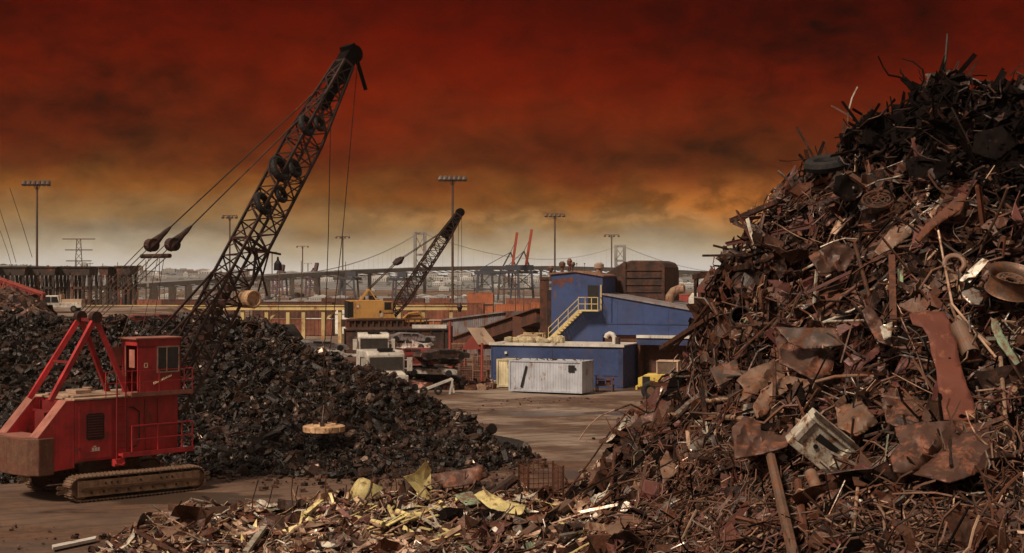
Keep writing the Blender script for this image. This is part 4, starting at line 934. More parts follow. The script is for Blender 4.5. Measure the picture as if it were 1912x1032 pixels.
for k, s in enumerate((2.6, 3.6)):
    b = MB()
    for x in (0, .7): b.bar((x, 0, 0), (x, 0, .7), .07); b.bar((x, .6, 0), (x, .6, .7), .07)
    for z in (.35, .7): b.bar((0, 0, z), (.7, 0, z), .09); b.bar((0, 0, z), (0, .6, z), .08); b.bar((.7, 0, z), (.7, .6, z), .08)
    o = b.build('guard_frame', YELP); o.location = BO + Matrix.Rotation(BA, 3, 'Z') @ Vector((s - 1.0, 3.6, 3.5)); o.rotation_euler = (0, 0, BA); tag(o, 'yellow guard frame on the low blue roof, ' + ('left of the two' if k == 0 else 'nearer the stair'), 'guard frame')
# tower roof vents
def onb(o, s, d, z): o.location = BO + Matrix.Rotation(BA, 3, 'Z') @ Vector((s, d, z)); o.rotation_euler = (0, 0, BA); return o
for k, (s, d, hh, r_, lab) in enumerate(((3.2, 6, 1.0, .22, 'small dark mushroom vent left of the blue tower roof'), (4.25, 6, 1.05, .28, 'dark round vent stack on the blue tower roof'), (4.75, 6.5, 1.3, .22, 'tall double headed vent on the blue tower roof'))):
    b = MB(); b.tube([(0, 0, -.3), (0, 0, hh * .55), (0, 0, hh * .6), (0, 0, hh * .85), (0, 0, hh)], [r_ * .5, r_ * .5, r_, r_ * 1.05, r_ * .5], 12)
    if k == 2: b.tube([(.25, 0, -.3), (.25, 0, .55), (.3, 0, .8), (.3, 0, 1.0)], [.1, .1, .24, .15], 10)
    if k == 0: b.bar((.15, 0, -3), (.15, 0, .2), .12)
    tag(onb(b.build('roof_vent', MAST), s, d, 9.25 if k else 8.9), lab, 'vent')
b = MB(); b.tube([(0, 0, -.4), (0, 0, .5), (0, 0, .52), (0, 0, .85), (0, 0, 1.0)], [.28, .28, .42, .42, .22], 16); tag(onb(b.build('roof_vent', mat('vent_beige', (.33, .24, .18), .6, .2, .2)), 7.1, 7.5, 9.2), 'short beige drum vent at the right of the blue tower roof', 'vent')
for s in (5.4, 6.1, 8.9):
    b = MB(); b.cyl((0, 0, 0), (0, 0, .9), .02, n=5); b.cyl((0, 0, .85), (0, 0, .95), .06, n=6); tag(onb(b.build('roof_aerial', MAST), s, 6.5, 9.2 if s < 8 else 9.6), 'thin pole aerial on the skyline of the blue works roof', 'aerial', 'thin roof aerials')
# rusty baling housing behind the hall
bx = empty('rusty_hopper', BO - E_ * 2.0, BA, 'huge dark rusty ribbed hopper housing rising behind the blue hall', 'hopper')
dz = 9.5
HOPB = mat('hopper_brown', (.030, .014, .010), .8, .05, .5, (.05, .018, .010), .2, .6, .35, 0, streak=.3)
b = MB(); b.prism([(8.9, 5.5), (8.9, 9.1), (9.6, 9.6), (10.6, 10.2), (11.4, 10.4), (13.6, 10.38), (14.2, 10.2), (14.45, 9.8), (14.5, 9.2), (14.5, 5.5)], lambda u, v, w_: (u, w_, v), dz, dz + 5); b.build('housing', HOPB, bx, bevel=.12)
b = MB()
for z in np.arange(6.4, 10.1, .62): b.b(10.9, 14.3, dz - .10, dz - .003, z, z + .1)
b.b(10.75, 10.95, dz - .14, dz - .003, 6.0, 10.3); b.b(14.2, 14.42, dz - .12, dz - .003, 5.8, 9.9); b.build('stiffener', HOPB, bx)
b = MB(); b.prism([(8.5, 6.6), (9.1, 6.6), (10.0, 9.2), (9.2, 9.0), (8.5, 8.2)], lambda u, v, w_: (u, w_, v), dz - .5, dz - .02); b.build('chute', mat('orange_brown_plate', (.17, .055, .035), .8, 0, .5), bx)
b = MB(); b.tube([(0, 0, -.6), (0, 0, .3), (.08, 0, .85), (.4, 0, 1.3), (.9, 0, 1.5), (1.35, 0, 1.55)], .40, 14)
for z in (-.3, .3): b.torus((0, 0, z), (0, 0, 1), .41, .05, 14, 5)
tag(onb(b.build('exhaust_elbow', mat('elbow_tan', (.30, .19, .12), .7, .1, .4), smooth=True), 12.9, 9, 6.4), 'fat tan exhaust elbow right of the rusty hopper housing', 'duct')
b = MB(); b.b(0, 2.2, 0, 1.5, 0, 1.3); b.prism([(0, 1.3), (2.2, 1.3), (1.9, 1.7), (.3, 1.7)], lambda u, v, w_: (u, w_, v), .1, 1.4); tag(onb(b.build('roof_plant', WHITE, bevel=.05), 14.6, 9, 5.9), 'white roof plant unit beside the tan elbow', 'roof unit')
# brown tower stubs, inclined conveyor shed
b = MB(); b.b(-.4, .4, 0, 1, 0, 8.8); b.b(-.45, .45, -.05, 1.05, 8.7, 8.95); o = b.build('brown_shaft', DBROWN); o.location = at(1017, 525, 127); o.location.z = 0; tag(o, 'narrow tall brown shaft standing left of the blue tower', 'shaft')
b = MB(); b.b(-.5, .6, 0, 1.5, 0, 7.8); o = b.build('brown_shaft', DARKW); o.location = at(1032, 525, 126); o.location.z = 0; tag(o, 'shorter dark shaft touching the blue tower', 'shaft')
sh = empty('conveyor_gallery', (0, 0, 0), 0, 'long rusty conveyor gallery sloping up to the blue tower', 'conveyor')
p0 = at(868, 641, 150); p1 = at(1026, 589, 128)
b = MB(); b.bar(p0, p1, 2.6, 1.2); b.build('gallery', DBROWN, sh)
b = MB(); b.bar(p0 + Vector((0, -.2, .67)), p1 + Vector((0, -.2, .67)), 3.0, .1); b.build('roof', mat('gallery_roof', (.13, .065, .045), .8, 0, .4, scale=.6), sh)
for f in (.2, .42, .62, .82):
    q = p0 + (p1 - p0) * f; b = MB(); b.b(q.x - .2, q.x + .2, q.y - 1.3, q.y - 1.0, 0, q.z - .6); b.b(q.x - .2, q.x + .2, q.y - 1.0, q.y + 1.0, .6, .9); b.b(q.x - .2, q.x + .2, q.y + 1.0, q.y + 1.3, 0, q.z - .6); b.build('trestle_leg', mat('leg_red_brown', (.16, .04, .03), .8, 0, .4) if f == .2 else bpy.data.materials['leg_red_brown'], sh)
q0, q1 = at(957, 600, 134), at(1006, 600, 130); b = MB(); b.b(q0.x, q1.x, 131, 131.6, 0, 5.3); o = b.build('brown_shed', mat('plate_brown', (.12, .055, .04), .8, 0, .5, scale=.6)); tag(o, 'plain brown plate shed wall below the conveyor gallery', 'shed')
# red feed bin with beige lid
fb = empty('feed_bin', at(893, 640, 122) * 1, 0, 'open red feed bin with a tilted beige lid left of the blue annex', 'bin'); fb.location.z = 0
zb = 9 - (640 - HY) / F * 122
b = MB(); b.prism([(-1.5, zb - .6), (-.1, zb + 1.2), (1.3, zb), (1.3, zb - .5)], lambda u, v, w_: (u, w_, v), 0, 2.2); b.build('bin_body', REDP, fb)
b = MB(); b.add([(-.95, -.1, zb + 1.3), (.5, -.1, zb + 1.32), (1.6, -.3, zb - .1), (0, -.4, zb - .12), (-.95, -.03, zb + 1.3), (.5, -.03, zb + 1.32), (1.6, -.23, zb - .1), (0, -.33, zb - .12)], [(0, 3, 2, 1), (4, 5, 6, 7), (0, 1, 5, 4), (1, 2, 6, 5), (2, 3, 7, 6), (3, 0, 4, 7)]); b.build('bin_lid', BEIGE, fb)
b = MB()
for x in (-1.3, 1.1): b.b(x, x + .15, .2, .35, 0, zb - .5); b.b(x, x + .15, 1.8, 1.95, 0, zb - .5)
b.build('bin_leg', REDP, fb)
for px_, pt, pb, D, lab in ((900, 640, 722, 116, 'rusty red post in front of the feed bin'), (840, 600, 716, 119, 'rusty red post at the left of the wire cages'), (843, 655, 716, 118, 'short dark post beside the tall red post')):
    p = at(px_, pt, D); b = MB(); b.cyl((0, 0, 0), (0, 0, p.z), .11, n=8); b.cyl((0, 0, 0), (0, 0, .1), .2, n=8); o = b.build('red_post', REDP); o.location = (p.x, p.y, 0); tag(o, lab, 'post')
# wire cages
CG = mat('cage_brown', (.24, .13, .09), .8, .1, .4)
cage = None
for k, (px_, D, s) in enumerate(((846, 120, 2.3), (874, 119, 2.0), (898, 118.5, 1.9), (856, 123, 2.6))):
    t_ = empty('wire_cage', (at(px_, 0, D).x, D, 0), R(-8), ['tall wire stillage cage left of the others', 'wire stillage cage in the middle of the row', 'wire stillage cage nearest the blue annex', 'tallest wire cage behind the row'][k], 'cage', 'wire stillage cages by the blue annex')
    b = MB(); hh = s * 1.25 if k != 3 else 3.2
    for x in (-.6, .6):
        for y in (-.6, .6): b.bar((x, y, 0), (x, y, hh), .07)
    for z in (.1, hh / 2, hh):
        for q in ((-.6, -.6, .6, -.6), (.6, -.6, .6, .6), (.6, .6, -.6, .6), (-.6, .6, -.6, -.6)): b.bar((q[0], q[1], z), (q[2], q[3], z), .07)
    b.build('cage_frame', CG, t_)
    b = MB()
    for x in np.linspace(-.5, .5, 7): b.bar((x, -.6, .1), (x, -.6, hh), .022); b.bar((x, .6, .1), (x, .6, hh), .022)
    for z in np.arange(.2, hh, .2): b.bar((-.6, -.6, z), (.6, -.6, z), .02); b.bar((-.6, -.6, z), (-.6, .6, z), .02); b.bar((.6, -.6, z), (.6, .6, z), .02)
    b.build('cage_mesh', CG, t_)
    b = MB(); b.b(-.5, .5, -.5, .5, .1, hh * .55); b.v = [(x + rr.uniform(-.1, .1), y + rr.uniform(-.1, .1), z + rr.uniform(-.1, .15)) for x, y, z in b.v]; b.build('cage_load', DBROWN, t_)
# containers in front of the annex
CAa = R(-26)
def container(loc, rz, L_, m, lab, group=None, detail=True, hh=2.45, wd=2.4):
    t_ = empty('shipping_container', loc, rz, lab, 'container', group)
    b = MB(); n = int(L_ / .22)
    # corrugated long side facing -y
    pts = []
    for i in range(n): x = i * L_ / n; q = L_ / n; pts += [(x, 0), (x + q * .3, 0), (x + q * .5, .022), (x + q * .8, .022)]
    pts.append((L_, 0)); poly = pts + [(L_, wd), (0, wd)]
    b.prism(poly, lambda u, v, w_: (u, v, w_), .12, hh - .1); b.build('side_panel', m, t_)
    b = MB()
    for z0_, z1_ in ((0, .15), (hh - .12, hh)): b.b(-.03, L_ + .03, -.05, .08, z0_, z1_); b.b(-.03, L_ + .03, wd - .08, wd + .05, z0_, z1_)
    for x in (-.03, L_ - .12): b.b(x, x + .15, -.06, .1, 0, hh + .01); b.b(x, x + .15, wd - .1, wd + .06, 0, hh + .01)
    for x in (-.035, L_ - .09): b.b(x, x + .12, .08, wd - .08, 0, .15); b.b(x, x + .12, .08, wd - .08, hh - .12, hh)
    b.build('corner_frame', m, t_)
    b = MB(); b.b(0, L_, .08, wd - .08, hh - .1, hh - .03); b.build('roof_panel', m, t_)
    return t_
cl = gD(733); p = at(951, 733, 113.4); p.z = .02
c1 = container((p.x, p.y - 3.0, .12), R(-24), 6.05, CONT, 'scuffed pale grey shipping container standing before the blue annex', hh=2.42)
b = MB(); b.add([(.95, -.07, .35), (1.15, -.07, .3), (1.55, -.07, 1.95), (1.40, -.07, 2.0), (.95, -.02, .35), (1.15, -.02, .3), (1.55, -.02, 1.95), (1.40, -.02, 2.0)], [(0, 1, 2, 3), (7, 6, 5, 4), (0, 4, 5, 1), (1, 5, 6, 2), (2, 6, 7, 3), (3, 7, 4, 0)]); b.build('tear', BLACK, c1)
b = MB(); b.b(4.95, 5.45, -.07, -.01, 1.60, 2.12); b.b(5.1, 5.6, -.075, -.071, 1.8, 1.95); b.build('window_opening', BLACK, c1)
for k in range(24): x = rr.uniform(.2, 5.8); b = MB(); b.tube([(x, .4 + rr.random(), 2.42), (x + rr.uniform(-.4, .4), .5 + rr.random(), 2.5 + rr.uniform(0, .1))], .03, 4); b.build('roof_litter', S_BROWN, c1)
p = at(928, 725, 115.5); c2 = container((p.x, p.y, .05), R(-22), 2.9, CREAM, 'small cream container half hidden behind the grey container', hh=2.25)
# wooden cart
t_ = empty('steel_trolley', (at(1112, 0, 112).x, 111.2, 0), R(-15), 'rusty open frame trolley parked against the blue annex', 'trolley')
b = MB()
for x in (0, 1.25): b.bar((x, 0, 0), (x, 0, 1.25 if x == 0 else 1.0), .08); b.bar((x, .7, 0), (x, .7, 1.25), .08); b.bar((x, 0, .98), (x, .7, .98), .07)
b.bar((0, 0, .98), (1.25, 0, .98), .07); b.bar((0, .7, 1.2), (1.25, .7, 1.0), .07); b.build('trolley_frame', DBROWN, t_)
b = MB(); b.b(-.05, 1.3, -.05, .75, .45, .55); b.build('deck', MUD, t_)
b = MB(); b.b(.15, .6, .1, .5, .55, .85); b.b(.75, 1.05, .15, .5, .55, .95); b.build('tray_load', DBROWN, t_)
# yellow loader
ld = empty('yellow_loader', (at(1228, 0, 104).x, 104.2, 0), R(-14), 'muddy yellow wheeled loader half hidden behind the tall scrap heap', 'loader')
b = MB(); b.prism([(-1.25, 1.05), (-1.2, 1.75), (-.85, 2.0), (.7, 2.05), (2.9, 1.9), (2.9, 1.0)], lambda u, v, w_: (u, w_, v), -.95, .95); b.b(-1.4, -1.1, -.9, .9, 1.0, 1.75); b.build('loader_body', YELL, ld, bevel=.04)
b = MB(); b.b(-1.05, -.45, -.975, -.955, 1.15, 1.85); b.build('engine_grille', BLACK, ld)
b = MB(); b.b(.0, 1.75, -.85, .85, 3.0, 3.08)
for x in (.03, 1.62):
    for y in (-.82, .72): b.b(x, x + .1, y, y + .1, 2.0, 3.0)
cb = b.build('loader_cab', BEIGE, ld, bevel=.02)
b = MB(); b.b(.12, 1.62, -.79, -.77, 2.05, 2.98); b.b(.04, .06, -.7, .7, 2.05, 2.98); b.build('cab_glass', mat('dusty_glass', (.16, .11, .08), .25, 0, 0, dirt=.4, scale=3), cb)
for x in (-.35, 2.2):
    for y in (-1.12, 1.12):
        b = MB(); b.torus((x, y, .78), (0, 1, 0), .52, .26, 24, 10, 1.0); wl = b.build('wheel', TYRE, ld)
        b = MB(); b.cyl((x, y - .14, .78), (x, y + .14, .78), .34, n=16); b.build('rim', MUD, wl)
b = MB(); b.prism([(2.9, 1.3), (4.3, .5), (4.4, .65), (3.0, 1.6)], lambda u, v, w_: (u, w_, v), -.7, -.5); b.prism([(2.9, 1.3), (4.3, .5), (4.4, .65), (3.0, 1.6)], lambda u, v, w_: (u, w_, v), .5, .7); b.build('lift_arm', YELL, ld)
b = MB(); b.prism([(4.2, .1), (5.2, .05), (5.25, .12), (4.35, .25), (4.3, 1.2), (4.2, 1.2)], lambda u, v, w_: (u, w_, v), -1.2, 1.2); b.build('bucket', YELL, ld)
b = MB()
for z in (.5, .8): b.b(.2, .6, -1.2, -1.0, z, z + .05)
b.b(-1.6, -1.45, -.9, .9, .8, 1.1); b.build('bumper_step', YELL, ld); ld.scale = (.93, .93, .93)

# ================================================================== middle distance
def flat_dark_wall():
    x0, x1 = at(642, 0, 131).x, at(838, 0, 131).x; zt = 9 - (614 - HY) / F * 131
    t_ = empty('steel_platform', (x0, 131, 0), 0, 'long dark steel platform carrying the tan crane behind the trucks', 'platform')
    b = MB(); b.b(0, x1 - x0, 0, 9, 0, zt); b.build('side_wall', DARKW, t_)
    b = MB()
    for k in range(9): x = k * (x1 - x0) / 8.5; b.b(x, x + .12, -.1, -.003, 0, zt - .05)
    b.b(0, x1 - x0, -.14, -.003, zt - .12, zt + .05); b.build('stiffener', DARKW, t_)
    b = MB(); b.b(6.2, 9.4, 1.2, 1.4, zt, zt + .35); b.build('deck_plank', WHITE, t_)
    return zt
zt = flat_dark_wall()
# tan crane
YA = R(14); yc = empty('dragline_crane', (at(692, 0, 136).x, 136, zt), YA, 'tan crane with long dark lattice boom on the dark platform', 'crane')
TAN = mat('crane_tan', (.52, .28, .08), .55, 0, .2, (.15, .06, .03), .3, .6, .15, streak=.3)
b = MB(); b.prism([(-2.2, .85), (-2.2, 2.55), (.5, 2.6), (.9, 2.6), (1.9, 1.7), (2.2, .85)], lambda u, v, w_: (u, w_, v), -1.4, 1.4); b.build('machinery_house', TAN, yc, bevel=.04)
b = MB(); b.b(-2.35, -2.2, -1.3, 1.3, .9, 2.5); b.b(-2.3, -1.85, -1.42, -1.402, 1.0, 2.45); b.build('radiator', BLACK, yc)
b = MB(); b.b(1.0, 1.9, -1.46, -.7, 1.4, 2.5); cc = b.build('operator_cab', TAN, yc)
b = MB(); b.b(1.1, 1.75, -1.485, -1.465, 1.7, 2.4); b.b(.62, .8, -1.43, -1.402, 1.35, 1.6); b.build('cab_window', BLACK, cc)
b = MB(); b.b(.7, .95, -1.43, -1.405, 1.0, 1.4); b.b(-1.5, -1.3, -1.43, -1.405, 1.9, 2.1); b.build('white_sign', WHITE, yc)
b = MB(); b.cyl((.2, 0, 2.6), (.2, 0, 3.0), .35, n=12); b.cyl((-.6, .3, 2.6), (-.6, .3, 2.9), .14, n=8); b.build('exhaust_stack', BLACK, yc)
b = MB(); b.cyl((0, 0, .5), (0, 0, .88), 1.2, n=20); b.b(-2.6, 3.0, -2.0, -1.3, .0, .7); b.b(-2.6, 3.0, 1.3, 2.0, 0, .7); b.b(-1, 1, -1.3, 1.3, .2, .6); b.build('track_base', DBROWN, yc)
b = MB()
for x in np.linspace(-2.4, 5.0, 14): b.b(x, x + .1, -2.15, -2.05, 0, .75)
b.b(-2.6, 5.3, -2.2, -1.95, .72, .86); b.b(-2.6, 5.3, -2.2, -1.95, .0, .1); b.b(3.0, 5.3, -1.95, 1.9, 0, .5); b.build('guard_rail', DBROWN, yc)
b = MB(); b.tube([(3.0, -1.2, .1), (3.0, -1.2, .9), (3.5, -1.2, 1.3), (4.4, -1.2, 1.4), (4.9, -1.2, .9), (4.9, -1.2, .1)], .1, 6); b.b(3.2, 4.8, -1.1, .8, .1, 1.2); b.build('fuel_tank', TAN, yc)
B0 = Vector((1.9, 0, .8)); p_ = at(852, 402, 139.0); invy = (Matrix.Translation(yc.location) @ Matrix.Rotation(YA, 4, 'Z')).inverted(); B1 = invy @ p_; B1.y = 0
ch, la, cr_ = lattice(yc, B0, B1, [(0, .6, .15), (.18, .62, .55), (.8, .58, .5), (1, .35, .3)], 16, .12, .06, BOOM, BOOM)
bm = ch.build('boom', BOOM, yc); la.build('boom_lacing', BOOM, bm)
ad = (B1 - B0).normalized(); b = MB(); b.bar(B1 - ad * 2.6, B1 + ad * .2, .75, .7); b.cyl(B1 + ad * .3 + Vector((0, -.3, 0)), B1 + ad * .3 + Vector((0, .3, 0)), .42, n=14); b.build('boom_head', BOOMB, bm)
ah = Vector((-.2, 0, 3.6)); b = MB(); b.bar((-1.0, -.6, 2.55), (-.2, -.5, 3.6), .12); b.bar((-1.0, .6, 2.55), (-.2, .5, 3.6), .12); b.bar((.5, -.6, 2.55), (-.2, -.5, 3.6), .1); b.bar((.5, .6, 2.55), (-.2, .5, 3.6), .1); b.bar((-.2, -.5, 3.6), (-.2, .5, 3.6), .12); b.build('gantry_frame', TAN, yc)
hb = B1 - ad * 2.0; up_ = Vector((-ad.z, 0, ad.x))
for y in (-.5, .5):
    b = MB(); q = hb + up_ * .3; m_ = q + (ah - q) * .62 + Vector((0, 0, .55)); b.tube([Vector((q.x, y, q.z)), Vector((m_.x, y * 1.3, m_.z))], .035, 5); b.tube([Vector((m_.x, y * 1.3, m_.z)), Vector((ah.x, y, ah.z))], .05, 5); b.build('pendant_cable', CABLE, yc)
    b = MB(); b.tube([Vector((m_.x + .5, y * 1.3, m_.z + .4)), Vector((m_.x + .1, y * 1.3, m_.z)), Vector((m_.x - .3, y * 1.3, m_.z - .3))], [.1, .32, .2], 8); b.build('bridle_block', BOOM, yc)
b = MB(); b.tube([B1 + ad * .6, B1 + ad * .6 + Vector((0, 0, -9))], .02, 4); b.tube([B1 + ad * .6 + Vector((-.3, 0, 0)), B1 + ad * .6 + Vector((-.4, 0, -9))], .02, 4); b.build('hoist_rope', CABLE, yc)
b = MB(); p = B1 + ad * .6 + Vector((-.2, 0, -9.4)); b.tube([p + Vector((0, 0, .4)), p, p - Vector((0, 0, .5))], [.1, .3, .12], 8); b.build('hook_block', BOOM, yc)

# trucks
def truck(loc, rz, s, lab, tall):
    t_ = empty('cab_truck', loc, rz, lab, 'truck'); k = s
    b = MB(); b.prism([(-1.0, .9), (-1.0, 1.75), (-1.02, 2.9), (-.75, 3.15), (1.4, 3.15), (1.5, .9)], lambda u, v, w_: (w_, u, v), -1.15, 1.15); b.build('cab', TRKW, t_, bevel=.08)
    b = MB(); b.b(-1.0, 1.0, -1.045, -1.012, 2.02, 2.78); b.b(-1.17, -1.152, -.7, .5, 2.0, 2.75); b.b(1.152, 1.17, -.7, .5, 2.0, 2.75); b.build('windscreen', bpy.data.materials.get('grey_glass') or mat('grey_glass', (.035, .033, .032), .2, 0, 0, dirt=.3, scale=3), t_)
    b = MB(); b.b(-1.1, 1.1, -1.9, -1.0, .95, 1.75); b.prism([(-1.9, 1.75), (-1.0, 1.75), (-1.0, 1.98), (-1.8, 1.85)], lambda u, v, w_: (w_, u, v), -.95, .95); b.build('bonnet', TRKW, t_, bevel=.08)
    b = MB(); b.b(-.6, .6, -1.93, -1.905, 1.0, 1.6)
    b.build('radiator_grille', GLASS, t_)
    b = MB(); b.b(-1.2, 1.2, -2.05, -1.92, .6, .92); b.build('bumper', WHITE, t_)
    for x in (-.9, .9):
        b = MB(); b.cyl((x, -1.93, 1.25), (x, -1.89, 1.25), .14, n=10); b.build('headlight', CREAM, t_)
        b = MB(); b.bar((x * 1.25, -1.0, 2.6), (x * 1.55, -1.1, 2.6), .04); b.bar((x * 1.25, -1.0, 2.1), (x * 1.55, -1.1, 2.1), .04); b.b(x * 1.55 - .05 - .1, x * 1.55 + .15, -1.16, -1.10, 1.95, 2.75); b.build('mirror', TRKW, t_)
        for y in (-1.4, 2.6, 3.9):
            b = MB(); b.torus((x * 1.1, y, .52), (1, 0, 0), .36, .16, 16, 8); wl = b.build('wheel', TYRE, t_); b = MB(); b.cyl((x * 1.1 - .1, y, .52), (x * 1.1 + .1, y, .52), .24, n=12); b.build('rim', MAST, wl)
    b = MB(); b.b(-1.2, 1.2, 1.75, 6.5, .95, tall); b.build('load_bed', DBROWN if tall < 3 else TRKW, t_)
    b = MB(); b.b(-.45, .45, -.9, -.6, 3.15, 3.3); b.tube([(1.05, 1.6, 1), (1.05, 1.6, 3.4)], .08, 8); b.build('roof_beacon', BLACK, t_)
    t_.scale = (k, k, k); return t_
truck((at(712, 0, 101).x, 101, 0), R(22), 1.2, 'white cab truck facing us beyond the dark engine heap', 2.4)
truck((at(697, 0, 111).x, 111, 1.3), R(8), 1.05, 'second white truck parked higher behind the first', 2.6)
b = MB(); b.b(-2, 2, 0, 9, 0, 1.28); o = b.build('loading_ramp', MUD); o.location = (at(695, 0, 108).x, 108.2, 0); tag(o, 'low earth coloured loading ramp under the higher white truck', 'ramp')

# crushed cars
def car_body(i):
    r_ = random.Random(40 + i); hh = r_.uniform(.45, .75)
    prof = [(-2.1, 0), (-2.15, .35), (-1.6, .42), (-1.0, .42 + hh * .35), (.6, .42 + hh * .4), (1.2, .45), (2.0, .38), (2.15, .1), (2.0, 0)]
    prof = [(x + r_.uniform(-.08, .08), z + r_.uniform(-.03, .05)) for x, z in prof]
    b = MB(); n = len(prof); secs = []
    for j, y in enumerate((-.82, -.7, -.2, .3, .7, .82)):
        k = .88 if j in (0, 5) else 1; secs.append([(x * (1 if k == 1 else .97), y + r_.uniform(-.04, .04), max(0, z * k + r_.uniform(-.05, .05) * (z > .1))) for x, z in prof])
    vs = [p for s_ in secs for p in s_]; fs = [(j * n + i_, j * n + (i_ + 1) % n, (j + 1) * n + (i_ + 1) % n, (j + 1) * n + i_) for j in range(5) for i_ in range(n)] + [tuple(reversed(range(n))), tuple(range(5 * n, 6 * n))]
    b.add(vs, fs)
    w_ = []
    for (x0, x1) in ((-.85, -.15), (-.05, .5)):
        w_.append(('window', MB().b(x0, x1, -.86, -.80, .44, .44 + hh * .28))); w_.append(('window', MB().b(x0, x1, .80, .86, .44, .44 + hh * .28)))
    for x in (-1.4, 1.35): w_.append(('wheel', MB().cyl((x, -.88, .12), (x, -.72, .12), .26, n=12))); w_.append(('wheel', MB().cyl((x, .72, .12), (x, .88, .12), .26, n=12)))
    t_ = MB().b(-2.18, -2.12, -.6, .6, .1, .25); w_.append(('bumper', MB().b(2.1, 2.17, -.6, .6, .08, .22)))
    return b, w_, t_
CB = [car_body(i) for i in range(4)]; CM = {}
CNAME = ['white', 'maroon', 'black', 'silver', 'olive', 'pinkish']
def crushed(loc, rz, k, ci, lab=None, grp=None, tilt=0, sc=1.0):
    o = empty('crushed_car', loc, rz, lab, 'crushed car', grp); o.rotation_euler = (tilt * .3, tilt, rz); o.scale = (sc, sc, sc)
    for ii, (nm, q, m) in enumerate([('flattened_body', CB[k][0], CARS[ci]), ('bumper', CB[k][2], S_STEEL)] + [(a_, q_, S_STEEL if a_ == 'bumper' else BLACK) for a_, q_ in CB[k][1]]):
        key = (ii, k)
        if key not in CM: CM[key] = mesh_np(nm, *q.arr(), m)
        c = link(nm, CM[key], o); c.material_slots[0].link = 'OBJECT'; c.material_slots[0].material = m
    return o
def pile(px0, px1, D0, D1, levels, zb, grp, where, seed, tilt=.12):
    r_ = random.Random(seed)
    for lv in range(levels):
        for px_ in np.arange(px0, px1, 3.3 / ((D0 + D1) / 2) * F * .62):
            D = r_.uniform(D0, D1); p = at(px_ + r_.uniform(-12, 12), 0, D); ci = r_.choice([0, 1, 2, 2, 2, 1, 5, 1, 2, 3]); z = zb + lv * .62
            crushed((p.x, p.y, z + r_.uniform(0, .1)), r_.uniform(-.5, .5) + (math.pi if r_.random() < .5 else 0), r_.randrange(4), ci, f'flattened {CNAME[ci]} car hulk stacked {where}', f'{CNAME[ci]} flattened cars {where}', r_.uniform(-tilt, tilt))
pile(205, 350, 104, 112, 2, 5.3 - .55, '', 'along the top edge behind the engine heap', 1, .05)
pile(100, 220, 118, 125, 1, 5.0, '', 'along the top edge behind the engine heap', 5, .05)
pile(445, 545, 100, 108, 6, .0, '', 'behind the right shoulder of the engine heap', 2)
pile(560, 635, 108, 118, 6, .2, '', 'left of the dark steel platform', 3, .2)
pile(565, 625, 100, 104, 4, .2, '', 'left of the dark steel platform', 8, .2)
pile(765, 835, 112, 118, 5, .05, '', 'right of the white truck', 4, .08)
pile(775, 815, 120, 124, 6, .3, '', 'right of the white truck', 6, .15)
# support mound so the top edge cars sit on something
b_x = np.linspace(-32, -17, 30); o = grid_mesh('scrap_mound', b_x, np.linspace(88, 128, 40), lambda x, y: np.clip(np.minimum((y - 86) * .5, 4.75), -.2, 4.75) * np.clip((-16.5 - x) / 3, 0, 1) - .3 + .12 * noise2(x, y, 30, 3, 1.2) + .25, CORE); tag(o, 'dark earth and scrap mound under the row of flattened cars', 'mound', kind='stuff')
# white angled frame lying near posts, loose junk by the cages
fr_ = empty('tipped_frame', (at(815, 0, 108).x, 108, .05), R(10), 'white tipped trailer frame lying at the foot of the car stack', 'frame')
b = MB(); b.bar((-1.4, 0, .15), (1.2, 0, 1.15), .1, .14); b.bar((-1.3, 1.2, .15), (1.3, 1.2, 1.1), .1, .14); b.bar((1.2, 0, 1.1), (1.3, 1.2, 1.1), .1); b.bar((1.0, 0, 0), (1.25, 0, 1.15), .12); b.bar((1.5, 1.2, 0), (1.3, 1.2, 1.1), .12); b.build('beam', WHITE, fr_)
for x in (-1.0, .1):
    b = MB(); b.torus((x, -.2, .3), (0, 1, 0), .22, .1, 16, 6); b.build('wheel', TYRE, fr_)
r_ = random.Random(12)
for k in range(46):
    px_ = r_.uniform(770, 925); D = r_.uniform(112.5, 118) if px_ < 915 else 117; b = MB()
    o = bpy.data.objects.new('scrap_casing', proto_mesh('scrap_casing', r_.randrange(6))); C.objects.link(o); s_ = r_.uniform(.5, 1.3)
    o.location = (at(px_, 0, D).x, D, s_ * .2); o.scale = (s_, s_, s_); o.rotation_euler = (r_.uniform(-.3, .3), r_.uniform(-.3, .3), r_.uniform(0, 6)); ci = r_.choice([0, 1, 2, 5, 7, 3]); o.material_slots[0].link = 'OBJECT'; o.material_slots[0].material = SCR[ci]
    tag(o, f'{SCN[ci]} casing dumped on the dirt before the wire cages', 'casing', f'{SCN[ci]} casings before the wire cages')

# corrugated grey shed and red containers
t_ = empty('grey_shed', (0, 0, 0), 0, 'long grey corrugated shed wall running toward the conveyor gallery', 'shed')
p0, p1 = at(806, 600, 168), at(945, 583, 150); d = (Vector((p1.x - p0.x, p1.y - p0.y, 0))); an = math.atan2(d.y, d.x); Ln = d.length
t_.location = (p0.x, p0.y, 0); t_.rotation_euler = (0, 0, an); zz0 = 3.6; zz1 = 5.2
pts = []; n = 60; b = MB()
b.prism([(0, 0), (Ln, 0), (Ln, zz1), (0, zz0)], lambda u, v, w_: (u, w_, v), 0, 6); b.build('wall', GREYC, t_)
b = MB(); b.prism([(-.2, zz0 + .003), (Ln, zz1 + .003), (Ln, zz1 + .15), (-.2, zz0 + .15)], lambda u, v, w_: (u, w_, v), -.3, 6.3); b.build('roof', GREYC, t_)
b = MB()
for x in np.arange(.4, Ln, .55): b.b(x, x + .12, -.05, -.003, 0, zz0 + (zz1 - zz0) * x / Ln - .05)
b.build('rib', GREYC, t_)
MB_c = MB()
